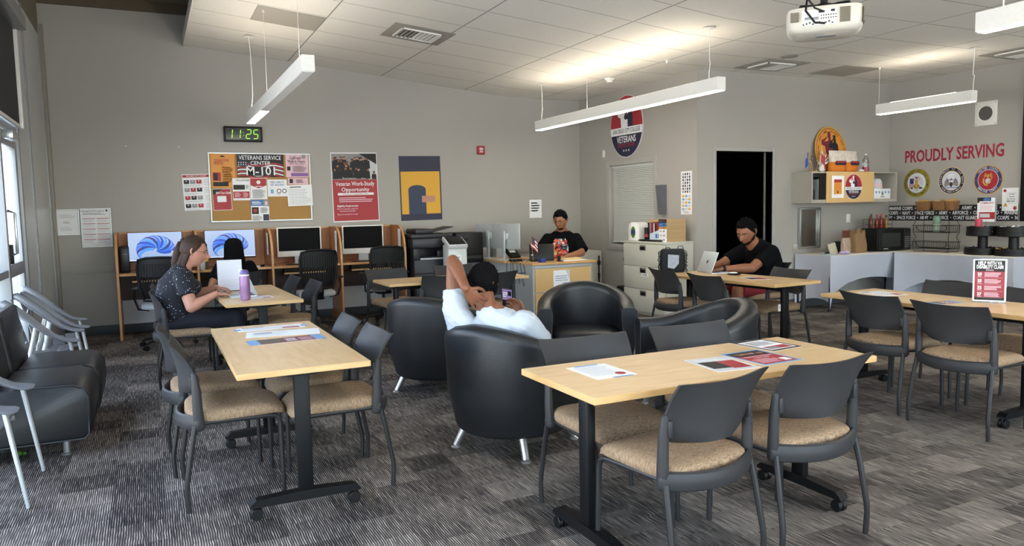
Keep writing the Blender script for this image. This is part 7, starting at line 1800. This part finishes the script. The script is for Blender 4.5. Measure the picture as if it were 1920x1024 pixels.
t = thing('coffee_bag', 'brown and cream stand-up coffee bag on the corner cloth table', 'coffee bag', (8.475, 7.14, CZ), .1)
b = MB(); rings = [[(x*q, y*q2, z) for x, y in superell(.082, .045, 28, 3)] for z, q, q2 in ((0, .85, .9), (.02, .95, 1), (.12, 1, .95), (.20, 1, .6), (.215, 1, .5))]; b.loft(rings, mat('coffee_cream', '#a58f7e', .5, var=.5, vscale=40)); b.build('lower', t)
b = MB(); rings = [[(x*q, y*q2, z) for x, y in superell(.082, .045, 28, 3)] for z, q, q2 in ((.2151, 1, .5), (.26, .98, .3), (.30, .97, .12), (.315, .97, .05))]; b.loft(rings, mat('coffee_brown', '#5b2f20', .5, var=.5, vscale=30)); b.build('upper', t)
b = MB(); b.box(8.60, 8.72, 7.30, 7.45, CZ, CZ+.155, M_BLACK, .008); tag(b.build('black_dispenser'), 'small black box half hidden behind the coffee bag', 'box')
t = thing('napkin_fan', 'pale fan of napkins leaning against the coffee bag', 'napkins', (8.31, 7.18, CZ), 0); b = MB(); b.M = Matrix.Rotation(R(-12), 4, 'X') @ Matrix.Rotation(R(-10), 4, 'Y')
for k in range(4): b.box(-.075+.012*k, .065+.012*k, k*.008, .006+k*.008, .002, .15, mat('napkin_cream', '#b9b19c', .8))
b.build('napkins', t)
b = MB(); b.ball((0, 0, .025), (.06, .04, .025), mat('lilac_film', '#a795c0', .4, var=.4, vscale=30), 14, 8); b.ball((.07, .01, .022), (.05, .04, .022), M_PAPER, 12, 8); b.ball((.03, -.03, .02), (.04, .03, .02), mat('lilac_film', '#a795c0', .4), 12, 8); tag(b.build('lilac_packets', loc=(8.33, 7.06, CZ)), 'crumpled lilac and white packets at the corner table\'s front edge', 'packets')
b = MB(); b.lathe([(.10, 0), (.11, .006), (.112, .012), (.10, .010), (.001, .006)], mat('plate_blue', '#a9c0c8', .4), 28); tag(b.build('pale_plate', loc=(8.15, 7.14, CZ)), 'pale blue plate at the left end of the corner cloth table', 'plate')
b = MB(); b.ball((0, 0, .015), (.07, .025, .015), M_BLACK, 14, 6); b.ball((.06, .02, .014), (.04, .02, .014), M_BLACK, 10, 6); tag(b.build('dark_sunglasses', loc=(8.24, 7.22, CZ)), 'dark folded sunglasses case lying beside the pale napkins', 'case')

# ------------------------------------------------------------------ right cloth table things
t = thing('wire_tier_rack', 'black three-tier wire rack on the cloth table below the navy seal', 'rack', (9.60, 6.64, CZ), 0)
b = MB(); r = .0035
for sx in (-.11, .11):
    for sy in (-.27, .25):
        b.tube([(sx*.95, sy*.93, 0), (sx, sy, .05), (sx, sy*.98, .13), (sx*.75, sy*.9, .20), (sx, sy, .27), (sx, sy*.98, .36), (sx*.75, sy*.9, .43), (sx*.85, sy*.88, .56)], r, M_BLACK, 6)
b.tube([(-.1, -.25, .003), (-.1, .23, .003), (.1, .23, .003), (.1, -.25, .003)], r, M_BLACK, 6, loop=True)
b.build('frame', t)
for z in (.045, .265):
    b = MB()
    for zz, g_ in ((z, .9), (z+.09, 1.0)): b.tube([(-.12*g_, -.28*g_, zz), (-.12*g_, .26*g_, zz), (.12*g_, .26*g_, zz), (.12*g_, -.28*g_, zz)], r, M_BLACK, 6, loop=True)
    b.tube([(-.15, -.25, z+.095), (-.155, -.27, z+.05), (-.15, -.22, z+.02), (-.15, .12, z+.02), (-.155, .16, z+.05), (-.15, .17, z+.095)], r*1.2, M_BLACK, 6)
    for k in range(15):
        y = -.25+.49*k/14
        b.tube([(-.12, y, z+.09), (-.108, y*.95, z), (.108, y*.95, z), (.12, y, z+.09)], .0018, M_BLACK, 4)
    for k in range(6):
        x = -.10+.04*k
        for ye, yb in ((-.28, -.255), (.26, .24)): b.tube([(x, ye, z+.09), (x, yb, z)], .0018, M_BLACK, 4)
    b.build('basket', t)
b = MB(); b.box(-.10, .10, -.27, .25, .555, .560, M_BLACK, .001); b.build('shelf', t)
M_WICK = mat('wicker', '#7d5b38', .8, var=.5, vscale=60, bump=1.2, bscale=80)
for i, (y, w_, lab) in enumerate(((6.79, .11, 'small square wicker basket filled with packets atop the wire rack, left one'), (6.56, .10, 'small square wicker basket atop the wire rack, middle one'), (6.41, .06, 'small dark wicker basket at the right end atop the wire rack'))):
    t = thing('wicker_basket', lab, 'basket', (9.60, y, CZ+.5605), 0, 'wicker baskets on the wire rack')
    b = MB(); rings = [[(x, yy, z) for x, yy in superell(.085*q, w_*q, 32, 5)] for z, q in ((0, .86), (.01, .9), (.11, 1.0), (.118, 1.03), (.122, 1.0))]; inner = [[(x, yy, z) for x, yy in superell(.075*q, (w_-.01)*q, 32, 5)] for z, q in ((.12, .98), (.02, .88))]
    b.loft(rings+inner, M_WICK)
    for k in range(5): b.tube([(px*.98, py*.98, .02+.02*k) for px, py in superell(.085*(.9+.02*k)+.002, w_*(.9+.02*k)+.002, 24, 5)], .004, M_WICK, 5, loop=True)
    b.build('weave', t)
    b = MB(); rnd = random.Random(i)
    for k in range(9): b.M = Matrix.Translation((rnd.uniform(-.04, .04), rnd.uniform(-w_*.6, w_*.6), .10+rnd.uniform(0, .035))) @ Euler((rnd.uniform(-.6, .6), rnd.uniform(-.5, .5), rnd.uniform(0, 3))).to_matrix().to_4x4(); b.box(-.045, .045, -.02, .02, -.004, .004, (M_EDGE, M_KRAFT, M_GOLD)[k % 3], .002)
    o = b.build('packets', t); o['kind'] = 'stuff'
t = thing('green_jar', 'small pale green jar standing in the upper tier of the wire rack', 'jar', (9.60, 6.62, CZ+.2652+.002)); b = MB(); b.lathe([(.040, 0), (.045, .01), (.046, .10), (.04, .115)], mat('jar_glass', '#8f9b8c', .3), 20); b.build('jar', t); b = MB(); b.lathe([(.047, .115), (.049, .12), (.049, .20), (.044, .215), (.001, .216)], mat('jar_green', '#6f8a78', .5), 20); b.build('lid', t)
bpy.data.objects['green_jar'].location.z = CZ+.268
def carousel(x, y, lab, fill, fl):
    t = thing('snack_carousel', lab, 'carousel', (x, y, CZ), 0, 'black two-tier carousels on the cloth table')
    for z, r0, h, nm in ((0, .205, .085, 'lower_tray'), (.235, .185, .12, 'upper_tray')):
        b = MB(); b.lathe([(r0*.97, z), (r0, z+.005), (r0, z+h*.42), (r0*.985, z+h*.45), (r0*.985, z+h), (r0*.965, z+h), (r0*.965, z+.012), (.001, z+.012)], M_BLACK, 40)
        for k in range(6): a = R(60*k+15); b.tube([(0, 0, z+h*.5), (r0*.95*math.cos(a), r0*.95*math.sin(a), z+h*.5)], [(.002, h*.45)]*2, M_BLACK, 4, ref=(-math.sin(a), math.cos(a), 0))
        b.build(nm, t)
    b = MB(); b.lathe([(.07, .012), (.058, .05), (.055, .22), (.07, .236)], M_BLACK, 24); b.build('post', t)
    for nm, z, mm, n, sd in (('lower_sweets', .03, fill, 34, 2), ('upper_sweets', .30, fl, 20, 5)):
        b = MB(); rnd = random.Random(sd)
        for k in range(n):
            a = rnd.uniform(0, 2*PI); rr_ = rnd.uniform(.085, .165); b.M = Matrix.Translation((rr_*math.cos(a), rr_*math.sin(a), z+rnd.uniform(.0, .055))) @ Euler((rnd.uniform(-.7, .7), rnd.uniform(-.7, .7), rnd.uniform(0, 6))).to_matrix().to_4x4(); b.box(-.03, .03, -.014, .014, -.006, .006, mm[k % len(mm)], .004, 1)
        o = b.build(nm, t); o['kind'] = 'stuff'
MVI = mat('violet_wrapper', '#3b2150', .35); MYW = mat('yellow_wrapper', '#c9a636', .35); MSV = mat('silver_wrapper', '#b9b4ae', .3, metal=.4)
carousel(9.50, 5.93, 'black two-tier sweets carousel with violet wrappers, left one', (MVI, MVI, M_INK), (M_INK, MSV, M_PINK))
carousel(9.50, 5.55, 'black two-tier sweets carousel with yellow wrappers, right one', (MYW, M_GOLD, M_INK), (MSV, M_PAPER, MVI))
for i, (x, y, rz, lab, d_) in enumerate(((9.72, 6.03, 0, 'white and navy advert sheet in a clear stand behind the carousels', 1),)):
    t = thing('sign_holder', lab, 'sign', (x, y, CZ), -PI/2+.1); b = MB(); b.box(-.12, .12, -.05, .05, 0, .004, M_CLEAR); b.box(-.01, .01, -.004, .004, .004, .42, M_CLEAR); b.box(-.12, .12, .003, .006, .40, .72, M_CLEAR); b.build('holder', t)
    b = MB(); b.M = Matrix.Translation((0, -.001, .56)) @ wallM((0, 0, 0), '-y'); b.box(-.115, .115, -.155, .155, -.002, 0, M_PAPER); b.rect(-.115, .05, .09, .155, M_INK, .0008); b.disc(0, .13, .045, M_BLUE, .0012, 18, .025); b.rect(-.09, .10, -.12, .11, M_PAPER, .0016); b.text('COMMUNITY', .03, .005, .085, M_RED, .002, .02, maxw=.17); rule(b, -.08, .09, -.01, .06, 6, M_PINK, .002); b.rect(-.09, .10, -.12, -.03, M_RED, .002); b.rect(-.08, .04, -.10, -.05, M_LGREY, .0024); b.rect(.10, .115, -.155, .155, M_GREY, .001); b.build('print', t, sharp=0)
t = thing('pink_cup', 'pink plastic cup standing on the violet sweets carousel top', 'cup', (9.55, 6.02, CZ+.248)); b = MB(); b.lathe([(.030, 0), (.036, .02), (.040, .17), (.036, .172), (.034, .02), (.001, .015)], mat('pink_plastic', '#c4475a', .35), 20); b.build('cup', t); b = MB(); b.lathe([(.041, .165), (.042, .185), (.03, .20), (.001, .205)], mat('pink_plastic', '#c4475a', .35), 20); b.build('lid', t)

# ------------------------------------------------------------------ projector
M_PROJ = mat('projector_shell', '#c9c5b8', .45, var=.03); M_GRL = mat('projector_grille', '#6b6455', .6, var=.5, vscale=300)
t = thing('projector', 'white ceiling projector on a black pole mount', 'projector', (3.42, 3.05, 2.365), R(-47))
b = MB(); rings = []
for z, q in ((0, .80), (.010, .90), (.03, .985), (.06, 1.0), (.115, 1.0), (.130, .97)): rings.append([(x*q, y*q, z) for x, y in superell(.195, .155, 44, 4.5)])
b.loft(rings, M_PROJ); b.build('shell', t, sharp=40)
def side(b, x0, x1, z0, z1, m, y=-.157, d=.003): b.box(x0, x1, y-d, y+.006, z0, z1, m, .001, 1)
b = MB(); side(b, -.172, -.13, .055, .105, M_GRL); side(b, -.115, .06, .028, .112, M_WHITE, -.1565, .0015)
for k in range(10): side(b, -.11+.016*k, -.102+.016*k, .032+.004*(k % 3), .040+.004*(k % 3), M_INK, -.157, .004)
for k in range(7): side(b, -.02+.012*k, -.014+.012*k, .06, .066, M_INK, -.157, .004); side(b, -.02+.012*k, -.014+.012*k, .075, .081, M_INK, -.157, .004)
side(b, -.10, -.07, .06, .075, M_GREY); side(b, -.06, -.03, .058, .073, M_GREY); side(b, -.03, .0, .092, .104, M_INK); side(b, .03, .05, .094, .106, M_INK)
side(b, .075, .125, .035, .112, M_GRL); b.build('port_panel', t)
b = MB()
for y0, y1 in ((-.12, -.08), (-.07, -.03)): b.box(.190, .1985, y0, y1, .035, .115, M_GRL, .002, 1)
b.box(.190, .1975, 0, .09, .04, .10, M_LGREY, .001); b.build('side_grille', t)
b = MB(); b.box(-.04, .06, -.02, .03, -.002, .003, M_GREY, .001); b.box(-.10, .0, -.07, -.065, -.002, .002, M_GREY); b.build('underside_label', t)
b = MB(); b.tube([(0, .02, .14), (0, .02, .793)], .020, M_BLACK, 16); b.lathe([(.02, .74), (.07, .77), (.075, .79)], M_BLACK, 20, (0, .02, 0)); b.box(-.06, .06, -.04, .08, .155, .165, M_BLACK, .003); b.tube([(-.06, -.03, .16), (-.12, -.09, .150), (-.13, -.10, .128)], .008, M_BLACK, 8); b.tube([(.06, -.03, .16), (.12, -.09, .150), (.13, -.10, .128)], .008, M_BLACK, 8); b.tube([(.06, .06, .16), (.12, .10, .150), (.13, .11, .128)], .008, M_BLACK, 8); b.lathe([(.05, .132), (.055, .155), (.04, .175), (.02, .18)], M_BLACK, 20, (0, .02, 0)); b.build('mount', t)
b = MB(); b.tube([(-.01, -.165, .098), (-.05, -.20, .11), (-.09, -.19, .17), (-.08, -.12, .24), (-.03, -.04, .27), (-.015, -.01, .34), (-.012, .0, .56), (-.01, .0, .79)], .005, M_BLACK, 8); b.tube([(.0, -.165, .034), (-.05, -.20, .036), (-.095, -.20, .10), (-.085, -.15, .20), (-.04, -.06, .25), (-.02, -.01, .32), (-.018, .0, .79)], .006, M_BLACK, 8); b.build('cable', t)
# lint on the carpet
for i, (x, y, lab) in enumerate(((2.80, 2.75, 'tiny scrap of white paper on the carpet by the right front table foot'),)):
    b = MB(); b.box(-.012, .012, -.006, .006, 0, .004, M_PAPER, .001, 1); tag(b.build('paper_scrap', loc=(x, y, 0), rot=(0, 0, .4)), lab, 'scrap')
b = MB(); b.ball((0, 0, .02), (.03, .025, .02), mat('leaf_green', '#3f6b2a', .6), 10, 6); b.ball((.03, .02, .012), (.02, .02, .012), mat('leaf_green', '#3f6b2a', .6), 8, 6); tag(b.build('green_toy', loc=(-.80, 5.35, 0)), 'small green scrap lying under the nearer lounge seat', 'toy')
# ------------------------------------------------------------------ daylight, camera, colour
W = bpy.data.worlds.new('daylight'); SC.world = W; W.use_nodes = True
nt = W.node_tree; bg = nt.nodes['Background']
sky = nt.nodes.new('ShaderNodeTexSky'); sky.sky_type = 'NISHITA'; sky.sun_disc = False; sky.sun_elevation = R(50); sky.sun_rotation = R(90)
sky.air_density = 1; sky.dust_density = 2.0
mx = nt.nodes.new('ShaderNodeMix'); mx.data_type = 'RGBA'; mx.inputs['Factor'].default_value = .55; mx.inputs['B'].default_value = (1.0, .96, .90, 1)
nt.links.new(sky.outputs[0], mx.inputs['A']); nt.links.new(mx.outputs['Result'], bg.inputs[0]); bg.inputs[1].default_value = WORLD_STR = 1.35
pl = bpy.data.lights.new('window_portal', 'AREA'); pl.shape = 'RECTANGLE'; pl.size = 11.8; pl.size_y = 3.3; pl.cycles.is_portal = True
po = bpy.data.objects.new('window_portal', pl); COL.objects.link(po); po.location = (XL-.2, 2.4, 1.65)
po.rotation_euler = (R(90), 0, R(-90))
p2 = bpy.data.lights.new('added_rear_portal', 'AREA'); p2.shape = 'RECTANGLE'; p2.size = 9.2; p2.size_y = 2.9; p2.cycles.is_portal = True
q2 = bpy.data.objects.new('added_rear_portal', p2); COL.objects.link(q2); q2.location = (4.0, YR-.13, 1.55); q2.rotation_euler = (R(90), 0, 0)  # portal of the added, unseen rear glazing
sl = bpy.data.lights.new('sun', 'SUN'); sl.energy = 8; sl.angle = R(.6); sl.color = (1, .95, .88); so = bpy.data.objects.new('sun', sl); COL.objects.link(so); so.rotation_euler = Vector((.62, .35, .9)).to_track_quat('Z', 'Y').to_euler()
cam = bpy.data.cameras.new('camera'); co = bpy.data.objects.new('camera', cam); COL.objects.link(co)
cam.sensor_width = 36; cam.lens = 1402.469/1920*36; cam.clip_start = .02; cam.clip_end = 200
fw = Vector((.43338591, .89717703, -.0851471)); rt = Vector((.89946164, -.4364907, -.02108619)); up = Vector((.05608396, .06744809, .99614524))
mw = Matrix(((rt.x, up.x, -fw.x, 0), (rt.y, up.y, -fw.y, 0), (rt.z, up.z, -fw.z, 1.44702), (0, 0, 0, 1)))
co.matrix_world = mw
SC.camera = co
SC.view_settings.view_transform = 'Standard'; SC.view_settings.look = 'None'; SC.view_settings.gamma = 1; SC.view_settings.exposure = 1.9
SC.view_settings.use_curve_mapping = False
SC.cycles.use_denoising = True
SC.cycles.max_bounces = 8; SC.cycles.diffuse_bounces = 5; SC.cycles.transparent_max_bounces = 12; SC.cycles.sample_clamp_indirect = 6
SC.cycles.use_light_tree = True
